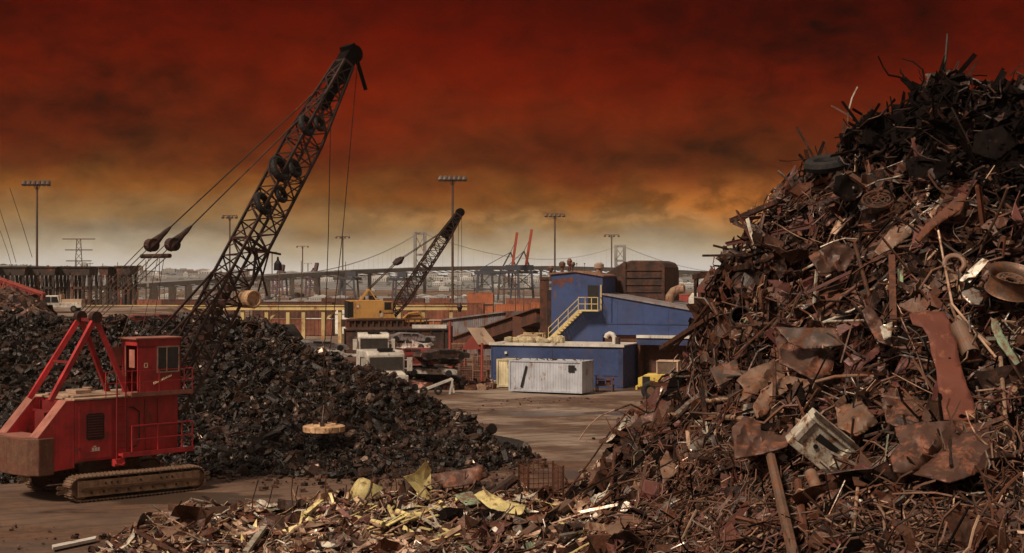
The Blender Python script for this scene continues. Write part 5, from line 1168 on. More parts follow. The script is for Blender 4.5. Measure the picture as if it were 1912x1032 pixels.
cmats = [REDP, ORNG, DBROWN, GREYC, mat('container_blue', (.10, .13, .22), .6, 0, .2, dirt=.3, scale=.2), mat('container_rust', (.26, .085, .05), .7, 0, .5, dirt=.3, scale=.3)]
cn = ['faded red', 'orange', 'dark brown', 'grey', 'dull blue', 'rusty']
r_ = random.Random(5)
cpm = {}
def far_container(loc, rz, ci, L_, grp):
    t_ = empty('shipping_container', loc, rz, f'{cn[ci]} shipping container in the stacks beyond the yellow trestle', 'container', f'{cn[ci]} containers beyond the trestle')
    key = (L_,)
    if key not in cpm:
        b = MB(); b.b(0, L_, 0, 2.4, .1, 2.5); f = MB()
        for x in np.arange(.3, L_ - .2, .6): f.b(x, x + .25, -.04, -.003, .2, 2.4)
        for x in (0, L_ - .15): f.b(x, x + .15, -.05, 2.45, 0, .12); f.b(x, x + .15, -.06, .06, 0, 2.6); f.b(x, x + .15, 2.34, 2.46, 0, 2.6)
        f.b(0, L_, -.05, .05, 2.48, 2.6); cpm[key] = (mesh_np('box_body', *b.arr(), REDP), mesh_np('corner_frame', *f.arr(), REDP))
    for nm, me in zip(('box_body', 'corner_frame'), cpm[key]):
        c = link(nm, me, t_); c.material_slots[0].link = 'OBJECT'; c.material_slots[0].material = cmats[ci]
for (px0, px1, D, lv) in ((745, 1000, 205, 2), (760, 1010, 250, 2), (820, 1015, 330, 2), (560, 760, 300, 1), (470, 640, 215, 2), (300, 520, 236, 2), (600, 1000, 420, 1), (150, 500, 400, 1), (1030, 1300, 300, 2)):
    px_ = px0
    while px_ < px1:
        L_ = r_.choice([6.05, 12.2]); stack = r_.choice([1, lv, lv])
        for k in range(stack): far_container((at(px_, 0, D).x, D + r_.uniform(0, .6), k * 2.62), R(-4), r_.choice([0, 0, 1, 1, 2, 3, 5, 5, 4] if lv == 2 else [0, 5, 3, 2, 1, 5]) if D > 240 or px0 > 700 else r_.choice([2, 2, 3, 5, 4]), L_, '')
        px_ += (L_ + r_.choice([.4, .4, 4] if px0 > 700 else [1.5, 6, 9])) * F / D
# bright orange bin beside platform
b = MB(); b.prism([(-2.4, 2.1), (2.3, 2.1), (2.15, .1), (-1.9, .1)], lambda u, v, w_: (u, w_, v), 0, 2.3); b2 = MB()
t_ = empty('open_skip', (at(782, 0, 150).x, 150, 2.3), R(-3), 'large open orange skip right of the tan crane', 'skip'); b.build('skip_body', ORNG, t_)
b = MB(); b.b(-2.5, 2.4, -.08, -.003, 2.02, 2.2)
for x in (-1.5, 0, 1.5): b.b(x, x + .1, -.06, -.003, .2, 2.02)
b.build('skip_rim', BEIGE, t_)
b = MB(); b.b(-3, 3, 0, 3, 0, 2.35); o = b.build('concrete_plinth', MUD); o.location = (at(782, 0, 150).x, 149.8, 0); tag(o, 'low brown plinth under the orange skip', 'plinth')
# white long roof strips between the trestle posts
b = MB(); b.b(0, 9, 0, 6, 0, 3.1); b.prism([(0, 3.1), (9, 3.1), (9, 3.6), (0, 3.6)], lambda u, v, w_: (u, w_, v), -.1, 6.1); o = b.build('white_shed', mat('bright_white', (.8, .78, .72), .6, dirt=.1)); o.location = (at(571, 0, 228).x, 224, 0); tag(o, 'long bright white shed seen between the trestle posts', 'shed')

# yellow trestle
TD = 182; t_ = empty('yellow_trestle', (at(130, 0, TD).x, TD, 0), 0, 'long pale yellow elevated rail trestle crossing the yard behind the heaps', 'trestle')
Ltr = at(872, 0, TD).x - at(130, 0, TD).x; zT = 9 - (570 - HY) / F * TD
b = MB(); b.b(0, Ltr, 0, 1.2, zT - .55, zT); b.b(0, Ltr, -.12, -.003, zT - .08, zT + .05); b.b(0, Ltr, -.1, -.003, zT - .6, zT - .5); b.build('girder', YELP, t_)
for k, px_ in enumerate((178, 226, 270, 318, 362, 405, 452, 497, 537, 566, 603, 634, 668, 745, 790, 842)):
    x = at(px_, 0, TD).x - at(130, 0, TD).x; b = MB(); b.b(x - .22, x + .22, .1, 1.0, 0, zT - .55)
    if k % 3 == 1: b.bar((x + .2, .5, zT - 1.9), (x + 1.6, .5, zT - .6), .25)
    b.build('post', YELP, t_)
# straddle carriers
SC = mat('carrier_dark', (.035, .022, .018), .7, .1, .3, dirt=.2, scale=.2)
def straddle(px_, wpx, D, lab, top=497, n=2):
    w_ = wpx / F * D; p = at(px_, top, D); t_ = empty('straddle_carrier', (p.x, D, 0), 0, lab, 'straddle carrier', 'parked straddle carriers'); zt_ = p.z; hh = 16 / F * D
    b = MB(); b.prism([(-w_ / 2, zt_), (w_ / 2, zt_), (w_ * .42, zt_ - hh), (-w_ * .36, zt_ - hh)], lambda u, v, w2: (u, w2, v), 0, 5.5); b.b(-w_ / 2 - .25, w_ / 2 + .25, -.2, 5.7, zt_ - .12, zt_ + .12); b.build('portal_top', SC, t_)
    for x in np.linspace(-w_ * .33, w_ * .33, n):
        for y in (.4, 5.0): b = MB(); b.b(x - .2, x + .2, y - .2, y + .2, .6, zt_ - hh + .1); b.bar((x, y, zt_ * .45), (x + .5, y, zt_ - hh), .12); b.build('leg', SC, t_)
    b = MB()
    for x in np.linspace(-w_ * .33, w_ * .33, n): b = MB(); b.b(x - .25, x + .25, -.2, 5.8, .55, .95); b.build('side_beam', SC, t_)
    b = MB(); b.b(-w_ * .36, w_ * .36, .2, .4, zt_ * .62, zt_ * .66); b.build('cross_beam', SC, t_)
    b = MB()
    for x in np.linspace(-w_ * .33, w_ * .33, n):
        for y in (0, 1.6, 3.9, 5.5): b.cyl((x - .2, y, .4), (x + .2, y, .4), .45, n=12)
    b.build('wheels' if False else 'wheel_row', TYRE, t_); return t_
for k, px_ in enumerate(np.arange(-24, 150, 28)): straddle(px_, 31, 262 + (k % 2) * 2, 'dark straddle carrier in the packed row at far left', 498)
straddle(159, 17, 258, 'lone narrow straddle carrier just right of the packed row', 498)
straddle(193, 19, 255, 'dark straddle carrier with tapered top in the loose row', 498)
straddle(211, 13, 258, 'narrowest straddle carrier between two wider ones', 499)
straddle(230, 28, 254, 'widest straddle carrier at the right end of the row', 497, 3)

# light masts
def mast(px_, top, wpx, lab, n=4, extra=False):
    D = 21.0 * F / (HY - top) if not extra else 420; p = at(px_, top, D); w_ = wpx / F * D
    t_ = empty('light_mast', (p.x, D, 0), 0, lab, 'light mast', 'tall yard floodlight masts'); z = p.z
    b = MB(); b.tube([(0, 0, 0), (0, 0, z * .5), (0, 0, z)], [.26 + D * .0001, .20 + D * .0002, .13 + D * .0003], 10); b.build('mast_pole', MAST, t_)
    b = MB(); b.b(-w_ / 2, w_ / 2, -.2, .2, z - .25, z + .1)
    for x in (-w_ * .2, w_ * .2): b.bar((x, 0, z - .1), (0, 0, z - 2.2), .12)
    b.build('crossarm', MAST, t_)
    for x in np.linspace(-w_ / 2 + .3, w_ / 2 - .3, n):
        b = MB(); b.tube([(x, -.1, z + .05), (x, -.4, z - .4), (x, -.6, z - .9)], [.25, .5, .62], 8); b.build('floodlight', MAST, t_)
for a in ((69, 338, 50, 'tall floodlight mast at the far left above the straddle carriers', 6), (845, 329, 50, 'tallest floodlight mast, rising beside the tan crane boom', 6), (1036, 399, 36, 'floodlight mast directly above the blue tower vents', 5),
          (1142, 438, 28, 'floodlight mast left of the small bridge tower', 4), (429, 402, 28, 'floodlight mast half hidden by the red crane boom', 4), (640, 441, 26, 'floodlight mast beside the magnet ropes', 4),
          (565, 459, 22, 'floodlight mast between the red boom and the magnet ropes', 3), (508, 470, 18, 'shortest looking floodlight mast just right of the red boom', 3), (575, 491, 14, 'tiny distant floodlight mast above the viaduct', 2), (623, 506, 14, 'tiny distant mast at deck height beside the ropes', 2)):
    mast(*a)
# pylon at left
t_ = empty('power_pylon', (at(147, 0, 520).x, 520, 0), 0, 'narrow lattice power pylon with three crossarms', 'pylon'); z = at(147, 446, 520).z
b = MB()
for s_ in (-1, 1):
    b.bar((s_ * 2.0, 0, 0), (s_ * .7, 0, z), .25)
for k in range(9): b.bar((-1.9 + k * .13, 0, z * k / 9), (1.8 - k * .13, 0, z * (k + 1) / 9), .15); b.bar((1.9 - k * .13, 0, z * k / 9), (-1.8 + k * .13, 0, z * (k + 1) / 9), .15)
b.build('lattice_shaft', MAST, t_)
for zz, w_ in ((z, 6.0), (z - 4, 5.0), (z - 8, 4.6)): b = MB(); b.bar((-w_, 0, zz), (w_, 0, zz), .35); b.build('crossarm', MAST, t_)
b = MB()
for (xa, ya, xb, yb) in ((0, 430, 22, 497), (18, 350, 60, 480), (-4, 380, 30, 490)):
    b.tube([at(xa, ya, 250), at((xa + xb) / 2 + 3, (ya + yb) / 2 + 6, 252), at(xb, yb, 255)], .05, 4)
o = b.build('guy_wire', CABLE); tag(o, 'thin slanting guy wires crossing the sky at the far left', 'wire')

# bridge
br = empty('suspension_bridge', (0, 0, 0), 0, 'long hazy suspension bridge with two pale towers across the harbour', 'bridge')
dk = [(-160, 545, 560), (90, 540, 640), (250, 532, 700), (380, 524, 820), (500, 516, 960), (640, 508, 1180), (785, 502, 1400), (900, 500, 1580), (1020, 500, 1800), (1158, 503, 2100), (1300, 509, 2350), (1450, 513, 2500)]
dp = [at(a_, b_, c_ * .6) for a_, b_, c_ in dk]
b = MB()
for p, q in zip(dp, dp[1:]):
    th = 8 / F * (p.y + q.y) / 2; b.bar(p, q, 9, th * .9)
b.build('road_deck', BRID, br)
b = MB()
for p, q in zip(dp, dp[1:]):
    n = 8; th = 8 / F * (p.y + q.y) / 2
    for k in range(n):
        a = p + (q - p) * (k / n); c = p + (q - p) * ((k + 1) / n); b.bar(a + Vector((0, -4.7, -th * .5)), c + Vector((0, -4.7, -th * .95)), th * .14); b.bar(a + Vector((0, -4.7, -th * .95)), c + Vector((0, -4.7, -th * .95)), th * .14)
b.build('stiffening_truss', BRID, br)
def tower(px_, top, D, hwpx, base=575):
    p = at(px_, top, D); hw = hwpx / F * D; b = MB(); lw = 5.4 / F * D
    for s_ in (-1, 1): b.b(p.x + s_ * hw - lw / 2, p.x + s_ * hw + lw / 2, D - 2, D + 2, -4, p.z)
    for z in (p.z - lw * .5, p.z * .62, 9): b.b(p.x - hw, p.x + hw, D - 1.5, D + 1.5, z - lw * .35, z + lw * .35)
    for (za, zb) in ((9, p.z * .6), (p.z * .64, p.z - lw)): b.bar((p.x - hw, D, za), (p.x + hw, D, zb), lw * .2); b.bar((p.x + hw, D, za), (p.x - hw, D, zb), lw * .2)
    b.build('bridge_tower', BRID, br); return p
t1 = tower(784, 433, 840, 9); t2 = tower(1158, 457, 1260, 8)
for off in (-3, 3):
    for a, c, sag in ((Vector((t1.x, t1.y, t1.z)), Vector((t2.x, t2.y, t2.z)), 14.4), (Vector((t1.x, t1.y, t1.z)), at(545, 512, 630), 4.8), (Vector((t2.x, t2.y, t2.z)), at(1330, 507, 1440), 3.6)):
        b = MB(); pts = [a + (c - a) * f + Vector((0, off, -4 * sag * f * (1 - f))) for f in np.linspace(0, 1, 22)]
        b.tube(pts, .11, 5); b.build('main_cable', BRID, br)
b = MB()
for a, c, sag in ((t1, t2, 14.4), (t1, at(545, 512, 630), 4.8), (t2, at(1330, 507, 1440), 3.6)):
    for f in np.linspace(.04, .94, 24):
        p = a + (c - a) * f; p = Vector((p.x, p.y, p.z - 4 * sag * f * (1 - f))); zd = np.interp(p.y, [q.y for q in dp], [q.z for q in dp])
        if p.z > zd: b = MB(); b.bar((p.x, p.y, zd), p, .06); b.build('hanger_rope', BRID, br)
for (px_, D) in ((200, 670), (250, 700), (287, 730), (322, 760), (352, 790), (385, 825), (420, 870), (455, 910), (500, 960), (545, 1020), (590, 1090), (640, 1180), (690, 1250), (900, 1580), (950, 1670), (1010, 1790)):
    D *= .6; zd = np.interp(D, [q.y for q in dp], [q.z for q in dp]); x = at(px_, 0, D).x; b = MB(); k = D / F
    b.b(x - 2 * k, x + 2 * k, D - 4, D + 4, -3, zd - 1); b.b(x - 4 * k, x + 4 * k, D - 5, D + 5, zd - 2.5 * k - 1, zd - 1); b.build('pier', WHITE if D < 660 else BRID, br)

# harbour gantry cranes
def gantry(px_, D, topz_px, legw, lab, boomang=None, boompx=0, m=GANT, girder=(0, 0), gz_px=508, red=GANR, base_px=None):
    k = D / F; x0 = at(px_, 0, D).x; t_ = empty('gantry_crane', (x0, D, 0), 0, lab, 'gantry crane', 'harbour gantry cranes'); gz_ = H - (gz_px - HY) * k; w_ = legw * k; lw = 3.4 * k
    b = MB()
    for s_ in (-1, 1):
        for dy in (0, 14): b.bar((s_ * w_ / 2 * 1.25, dy, -1), (s_ * w_ / 2, dy, gz_), lw); 
    for s_ in (-1, 1): b.bar((s_ * w_ / 2, 0, gz_), (s_ * w_ / 2, 14, gz_), lw)
    b.bar((-w_ / 2, 0, gz_), (w_ / 2, 0, gz_), lw)
    for z in (gz_ * .45,): b.bar((-w_ / 2 * 1.1, 0, z), (w_ / 2 * 1.1, 0, z), lw * .8); b.bar((-w_ / 2 * 1.1, 0, z), (w_ / 2, 0, gz_), lw * .5); b.bar((w_ / 2 * 1.1, 0, z), (-w_ / 2, 0, gz_), lw * .5)
    b.build('portal_leg', m, t_)
    b = MB(); b.bar((girder[0] * k, 7, gz_), (girder[1] * k, 7, gz_), lw * 1.6, lw * 1.5); b.b(-w_ * .2, w_ * .6, 3, 11, gz_ + lw, gz_ + lw * 4); b.build('girder', m, t_)
    ap = (w_ * .1, 7, H - (topz_px - HY) * k); b = MB(); b.bar((-w_ / 2, 7, gz_), ap, lw * .8); b.bar((w_ / 2, 7, gz_), ap, lw * .8); b.bar(ap, (girder[0] * k, 7, gz_), lw * .35); b.build('apex_frame', m, t_)
    if boompx:
        x = w_ * .15; b = MB(); L_ = boompx * k; q = (x + L_ * math.sin(boomang), 7, gz_ + L_ * math.cos(boomang)); b.bar((x, 5, gz_), (q[0], 5, q[2]), lw * 1.5, lw * 2.0); b.bar((x, 9, gz_), (q[0], 9, q[2]), lw * 1.5, lw * 2.0)
        for f in (.25, .5, .75, .97): b.bar((x + (q[0] - x) * f, 5, gz_ + (q[2] - gz_) * f), (x + (q[0] - x) * f, 9, gz_ + (q[2] - gz_) * f), lw)
        b.build('raised_boom', red, t_)
        b = MB(); b.bar(ap, (x + (q[0] - x) * .8, 7, gz_ + (q[2] - gz_) * .8), lw * .3); b.build('boom_stay', m, t_)
gantry(950, 480, 470, 34, 'harbour gantry crane with orange boom raised, left of the pair', .14, 76, GANT, (-66, 30))
gantry(975, 490, 468, 36, 'harbour gantry crane with orange boom raised, right of the pair', .16, 82, GANT, (-40, 30))
gantry(905, 500, 496, 26, 'low grey gantry crane left of the orange boomed pair', None, 0, GANT, (-18, 40), 510)
PUR = mat('gantry_purple', (.13, .07, .10), .7, 0, .2, dirt=.2)
gantry(518, 700, 500, 16, 'small distant gantry with short raised boom at left', .16, 26, PUR, (-14, 14), 520, PUR)
gantry(580, 690, 500, 16, 'small distant gantry with short raised boom nearer the ropes', .2, 30, PUR, (-14, 14), 520, PUR)
gantry(648, 560, 512, 24, 'blue grey gantry under the viaduct deck beside the ropes', None, 0, GANT, (-30, 24), 520)
gantry(745, 580, 514, 20, 'blue grey gantry under the bridge left of the tower', None, 0, GANT, (-22, 26), 521)

r_ = random.Random(9)
for k in range(44):
    D = r_.uniform(240, 620); px_ = r_.uniform(120, 1010); hh = r_.uniform(6, 13) * (D / 400); b = MB(); b.tube([(0, 0, 0), (0, 0, hh)], [.16 * D / 400, .09 * D / 400], 6); k_ = D / 400
    if k % 2: b.bar((-.9 * k_, 0, hh * .97), (.9 * k_, 0, hh * .97), .14 * k_)
    o = b.build('yard_pole', MAST); o.location = (at(px_, 0, D).x, D, 0); tag(o, ('thin dark yard pole with a short crossbar' if k % 2 else 'plain thin dark yard pole') + ' in the hazy port clutter', 'pole', ('crossbar' if k % 2 else 'plain') + ' poles in the port clutter')
# far buildings on the shore, trees
r_ = random.Random(21); fb_me = []
for v in range(5):
    b = MB(); b.b(-.5, .5, -.5, .5, 0, 1)
    if v % 2: b.prism([(-.55, 1), (.55, 1), (0, 1.45)], lambda u, v2, w_: (u, w_, v2), -.52, .52)
    else: b.b(-.3, .1, -.2, .2, 1, 1.25)
    w_ = MB()
    for i in range(6):
        for j in range(2): w_.b(-.44 + i * .155, -.36 + i * .155, -.512, -.503, .2 + j * .38, .38 + j * .38)
    fb_me.append((mesh_np('walls', *b.arr(), BLD[0]), mesh_np('window_rows', *w_.arr(), GLASS)))
cnt = 0
while cnt < 290:
    D = r_.uniform(870, 2300) if cnt < 150 else r_.uniform(450, 630); px_ = r_.uniform(150, 1320); x = at(px_, 0, D).x; z = float(far_z(np.array(x), np.array(D))) if D > 850 else 0
    if D < 850: px_ = r_.uniform(140, 1020); x = at(px_, 0, D).x
    ci = r_.choice([0, 0, 0, 0, 1, 2] if D > 800 else [2, 2, 1, 1, 0]); k = D / F; w_, hh = r_.uniform(7, 32) * k, r_.uniform(3, 9) * k
    nm = ['white', 'grey', 'brown'][ci]; wh = 'on the hazy far shore' if D > 800 else 'on the near quay before the water'
    v = r_.randrange(5); t_ = empty('far_building', (x, D, z - .5), r_.uniform(-.3, .3), f'small {nm} building {wh}', 'building', f'{nm} buildings {wh}'); t_.scale = (w_, w_ * .6, hh)
    for q, n_ in zip(fb_me[v], ('walls', 'window_rows')):
        c = link(n_, q, t_)
        if n_ == 'walls': c.material_slots[0].link = 'OBJECT'; c.material_slots[0].material = BLD[ci]
    cnt += 1
# woods along the shore and ridge: leaf clumps
V, LL = [], []
nC = 5200; D = np.where(rng.random(nC) < .25, rng.uniform(1900, 2350, nC), rng.uniform(860, 2300, nC)); px_ = rng.uniform(0, 1400, nC); grp = noise2(px_ * .02, D * .01, 50, 3, 1.0) > .1; D, px_ = D[grp], px_[grp]; x = (px_ - CX) / F * D
z = far_z(x, D); r0 = rng.uniform(1.2, 3.2, len(D)) * D / F * .8
ico = MB(); 
tt = (1 + 5 ** .5) / 2; iv = np.array([(-1, tt, 0), (1, tt, 0), (-1, -tt, 0), (1, -tt, 0), (0, -1, tt), (0, 1, tt), (0, -1, -tt), (0, 1, -tt), (tt, 0, -1), (tt, 0, 1), (-tt, 0, -1), (-tt, 0, 1)]) / 1.9
itri = [(0, 11, 5), (0, 5, 1), (0, 1, 7), (0, 7, 10), (0, 10, 11), (1, 5, 9), (5, 11, 4), (11, 10, 2), (10, 7, 6), (7, 1, 8), (3, 9, 4), (3, 4, 2), (3, 2, 6), (3, 6, 8), (3, 8, 9), (4, 9, 5), (2, 4, 11), (6, 2, 10), (8, 6, 7), (9, 8, 1)]
ia = (iv.astype(np.float32), np.array(itri).ravel().astype(np.int32), np.full(20, 3, np.int32))
th = rng.uniform(0, 6.28, len(D)); Rz = rotmats(np.stack([np.cos(th), np.sin(th), th * 0], -1), np.stack([th * 0, th * 0, th * 0 + 1], -1), rng.uniform(-.3, .3, len(D)))
o = merge([ia], np.zeros(len(D), int), Rz, np.stack([x, D, z + r0 * .3], -1), np.stack([r0 * rng.uniform(.8, 2, len(D)), r0, r0 * rng.uniform(.5, .9, len(D))], -1), np.zeros(len(D), int), 'far_woods', [WOOD])
tag(o, 'dark patches of trees on the hazy far shore', 'woods', kind='stuff')

# left mound of brown scrap, red conveyor boom, white pickup
LH = Heap([(-200, 535, 138), (0, 545, 138), (30, 548, 138), (60, 565, 137), (84, 584, 136)], [(-200, 600, 124), (0, 600, 124), (84, 598, 126)], 1.0, .3, .9)
o = LH.core('brown_scrap_core', CORE, -200, 84, 30, 14, .1, [(3, .5), (8, 0)], [(2, .8), (6, 0)]); tag(o, 'brown scrap mound at the far left edge behind the engine heap', 'scrap', kind='stuff')
n = 1500; px_ = rng.uniform(-190, 86, n); t2_ = rng.random(n); P = LH.P(px_, t2_); a, b_2, n_ = LH.frame(px_, t2_); th = rng.uniform(0, 6.28, n); xa = a * np.cos(th)[:, None] + b_2 * np.sin(th)[:, None] + n_ * rng.normal(0, .3, n)[:, None]
pr = ARR['metal_strip'] + ARR['scrap_sheet'][:6] + ARR['scrap_casing']; s1 = rng.uniform(.8, 2.0, n)
o = merge(pr, rng.integers(0, len(pr), n), rotmats(xa, n_, rng.uniform(0, 6, n)), P, np.stack([s1, s1, s1], -1), rng.choice([0, 1, 2, 3, 10], n, p=[.3, .3, .1, .1, .2]), 'brown_scrap', SCR); tag(o, 'loose brown scrap covering the mound at the far left edge', 'scrap', kind='stuff')
t_ = empty('red_stacker', (0, 0, 0), 0, 'red lattice stacker boom sloping down at the far left edge', 'conveyor'); ch, la, _c = lattice(t_, at(-60, 508, 150), at(80, 556, 146), [(0, .5, .5), (1, .45, .45)], 12, .16, .1, REDP, REDP, (0, 1, 0)); q = ch.build('boom_chord', REDP, t_); la.build('boom_lacing', REDP, q)
b = MB(); b.bar(at(-60, 503, 150), at(80, 551, 146), .9, .2); b.build('belt', CR_RED2, t_)
pk = empty('white_pickup', (at(78, 0, 150).x, 150, float(bank_z(np.array(-44.), np.array(150.)))), R(4), 'old white pickup with dark windows on the rise at left', 'pickup'); pz = 0
b = MB(); b.prism([(-.3, .45), (-.3, .85), (.2, 1.0), (.45, 1.75), (1.9, 1.75), (2.1, 1.0), (4.3, .98), (4.35, .45)], lambda u, v, w_: (u, w_, v), -.9, .9); b.build('body', TRKW, pk, bevel=.05)
b = MB(); b.prism([(.32, 1.02), (.55, 1.62), (1.12, 1.62), (1.12, 1.02)], lambda u, v, w_: (u, w_, v), -.93, -.903); b.prism([(1.2, 1.02), (1.2, 1.62), (1.8, 1.62), (1.95, 1.02)], lambda u, v, w_: (u, w_, v), -.93, -.903); b.build('window', GLASS, pk)
for x in (.4, 3.5):
    for y in (-.85, .85): b = MB(); b.torus((x, y, .36), (0, 1, 0), .26, .11, 16, 8); wl = b.build('wheel', TYRE, pk); b = MB(); b.cyl((x, y - .08, .36), (x, y + .08, .36), .18, n=10); b.build('rim', MAST, wl)
b = MB(); b.b(2.15, 4.3, -.8, .8, .99, 1.35); b.b(2.1, 2.2, -.85, .85, 1.0, 1.9); b.build('load_rack', BEIGE, pk)

# white plank on the dirt, bottom left
b = MB(); b.add([tuple(at(97, 1026, gD(1026)) + Vector((0, 0, 0))), tuple(at(180, 1009, gD(1009))), tuple(at(178, 1014, gD(1014))), tuple(at(99, 1031, gD(1031)))] , [(0, 1, 2, 3)])
b.v = [(x, y, .06) for x, y, z in b.v] + [(x, y, .16) for x, y, z in b.v]; b.f = [(3, 2, 1, 0), (4, 5, 6, 7), (0, 1, 5, 4), (1, 2, 6, 5), (2, 3, 7, 6), (3, 0, 4, 7)]; tag(b.build('white_plank', WHITE), 'single white plank lying alone on the dirt at lower left', 'plank')

# ================================================================== big single pieces on the near heap
def hp(px_, py_, off=.35): return at(px_, py_, min(HP.D_at(px_, py_), HP.D_at(px_, py_, 0)) - off)
def plate(name, pts, m, lab, cat, off=.45, lean=0.0, crump=.05, thick=.015, res=22, seed=1, fold=None):
    """a torn plate: outline filled with a crumpled grid, leaning with the heap face"""
    res = max(5, res * .5)
    xs_ = [p[0] for p in pts]; ys_ = [p[1] for p in pts]; cx_, cy_ = sum(xs_) / len(xs_), sum(ys_) / len(ys_)
    P2 = []; n = len(pts)
    for i in range(n):
        a, c = pts[i], pts[(i + 1) % n]; m_ = max(1, int(math.hypot(a[0] - c[0], a[1] - c[1]) / res))
        for k in range(m_):
            j = .8 if k else 0; P2.append((a[0] + (c[0] - a[0]) * k / m_ + rr.uniform(-j, j), a[1] + (c[1] - a[1]) * k / m_ + rr.uniform(-j, j)))
    nb = len(P2); edges = [(i, (i + 1) % nb) for i in range(nb)]
    gx = np.arange(min(xs_) + res * .6, max(xs_), res); gy = np.arange(min(ys_) + res * .6, max(ys_), res)
    for x in gx:
        for y in gy: P2.append((x + rr.uniform(-.2, .2) * res, y + rr.uniform(-.2, .2) * res))
    v2, _, f2, *_r = delaunay_2d_cdt([Vector(p) for p in P2], edges, [list(range(nb))], 2, .01)
    crump *= 1.9 if m in (S_DPL, S_TSH, S_GPL, S_SHADE) else 1; D0 = float(HP.PD(np.array(cx_), np.clip((cy_ - np.interp(cx_, HP.cx, HP.cy)) / (np.interp(cx_, HP.bx, HP.by) - np.interp(cx_, HP.cx, HP.cy)), 0, 1))[1]) - off - .46; g1 = (HP.D_at(cx_, cy_ - 60, 0) - HP.D_at(cx_, cy_ + 60, 0)) / 120 * .75
    r_ = random.Random(seed); ph = [r_.uniform(0, 6) for _ in range(4)]; vs = []
    for p in v2:
        u, v = (p.x - cx_), (p.y - cy_); d = D0 - v * g1 + lean * u / 100
        d += crump * (math.sin(u * .05 + ph[0] + v * .03) + 1.3 * abs(math.sin(v * .055 + ph[1] - u * .035)) + .9 * abs(math.sin(u * .085 + v * .06 + ph[2])) + .4 * abs(math.sin(u * .2 - v * .16 + ph[3]))) + r_.uniform(-.05, .05) * crump
        if fold: d += fold(u, v)
        vs.append(at(p.x, p.y, d))
    b = MB().add(vs, [tuple(f) for f in f2]); o = b.build(name, m, smooth=True); md = o.modifiers.new('thickness', 'SOLIDIFY'); md.thickness = thick; return tag(o, lab, cat)
def stick(name, p, q, r, m, lab, cat, offp=.35, offq=.35, sq=False, bend=0, mid=None):
    a, c = hp(*p, offp), hp(*q, offq); b = MB()
    if sq: b.bar(a, c, r * 2, r * 1.3)
    else:
        pts = [a + (c - a) * f + Vector((0, 0, bend * math.sin(math.pi * f))) for f in np.linspace(0, 1, 7)]
        if mid: pts = [a] + [hp(*mm_, offp) for mm_ in mid] + [c]
        b.tube(pts, r, 8)
    o = b.build(name, m); return tag(o, lab, cat)
S_RPL = mat('flat_rust_plate', (.125, .032, .017), .72, 0, .22, (.16, .06, .03), .15, 1.2, .2, .2)
S_DPL = mat('dark_rust_sheet', (.072, .032, .021), .6, .1, .3, (.12, .045, .025), .2, 2.2, .3, .3)
S_GPL = mat('grey_brown_sheet', (.085, .060, .050), .55, .3, .4, (.10, .04, .022), .2, 2.2, .3, .3)
S_TSH = mat('tan_brown_sheet', (.16, .095, .065), .6, .1, .4, (.12, .05, .025), .2, 2.2, .3, .3)
plate('rust_plate', [(1697, 588), (1712, 584), (1762, 583), (1772, 600), (1776, 622), (1786, 640), (1790, 668), (1798, 700), (1815, 745), (1826, 783), (1790, 788), (1762, 785), (1757, 745), (1750, 720), (1748, 690), (1738, 660), (1733, 630), (1722, 612), (1704, 607)], S_RPL, 'long flat orange rust plate hanging down the right of the tall heap', 'plate', .9, 0, .015, .02)
plate('crumpled_sheet', [(1672, 800), (1720, 790), (1790, 786), (1850, 795), (1872, 830), (1862, 865), (1800, 895), (1772, 903), (1720, 890), (1668, 882), (1664, 850), (1680, 830)], S_DPL, 'broad crumpled dark red sheet at lower right below the rust plate', 'sheet metal', .85, 0, .028, .02, 16, 3, lambda u, v: .0016 * abs(u) + .12 * math.exp(-((u * .8 + v) / 12) ** 2))
plate('folded_box_sheet', [(1448, 612), (1560, 613), (1575, 645), (1540, 650), (1500, 652), (1472, 640)], S_GPL, 'grey brown folded trough of sheet in the middle of the tall heap', 'sheet metal', .7, 0, .012, .02, 14, 4, lambda u, v: .004 * v)
plate('folded_box_sheet', [(1445, 618), (1475, 642), (1560, 655), (1552, 700), (1520, 712), (1480, 690), (1456, 680)], S_DPL, 'dark sagging sheet hanging under the folded trough', 'sheet metal', .35, 0, .04, .02, 14, 5)
plate('crumpled_sheet', [(1375, 712), (1400, 690), (1440, 676), (1462, 682), (1464, 705), (1430, 725), (1395, 745), (1382, 752), (1390, 728)], S_TSH, 'tan brown curled sheet left of centre in the tall heap', 'sheet metal', .5, 0, .05, .02, 12, 6)
plate('crumpled_sheet', [(1405, 760), (1425, 725), (1470, 702), (1512, 710), (1480, 722), (1450, 745), (1430, 775), (1412, 782)], S_TSH, 'long curved sheet flap below the tan curled sheet', 'sheet metal', .6, 0, .05, .02, 12, 7)
plate('crumpled_sheet', [(1366, 800), (1392, 778), (1422, 792), (1420, 805), (1460, 815), (1478, 770), (1482, 800), (1470, 835), (1420, 850), (1372, 858), (1370, 830)], S_DPL, 'dull red folded sheet left of the cream appliance panel', 'sheet metal', .7, 0, .035, .02, 12, 8)
plate('crumpled_sheet', [(1232, 862), (1250, 835), (1280, 822), (1300, 835), (1290, 870), (1262, 885), (1238, 905)], S_TSH, 'brown bent sheet low on the left slope of the tall heap', 'sheet metal', .4, 0, .04, .02, 12, 9)
plate('wide_plank', [(1708, 447), (1730, 420), (1795, 362), (1806, 368), (1795, 392), (1740, 430), (1716, 455)], S_ORANGE, 'wide orange rusted plank leaning high in the tall heap', 'plank', .6, 0, .01, .04, 14, 10)
plate('crumpled_sheet', [(1632, 470), (1660, 430), (1708, 418), (1700, 440), (1670, 462), (1640, 478)], S_TSH, 'tan torn sheet left of the wide orange plank', 'sheet metal', .5, 0, .03, .02, 12, 11)
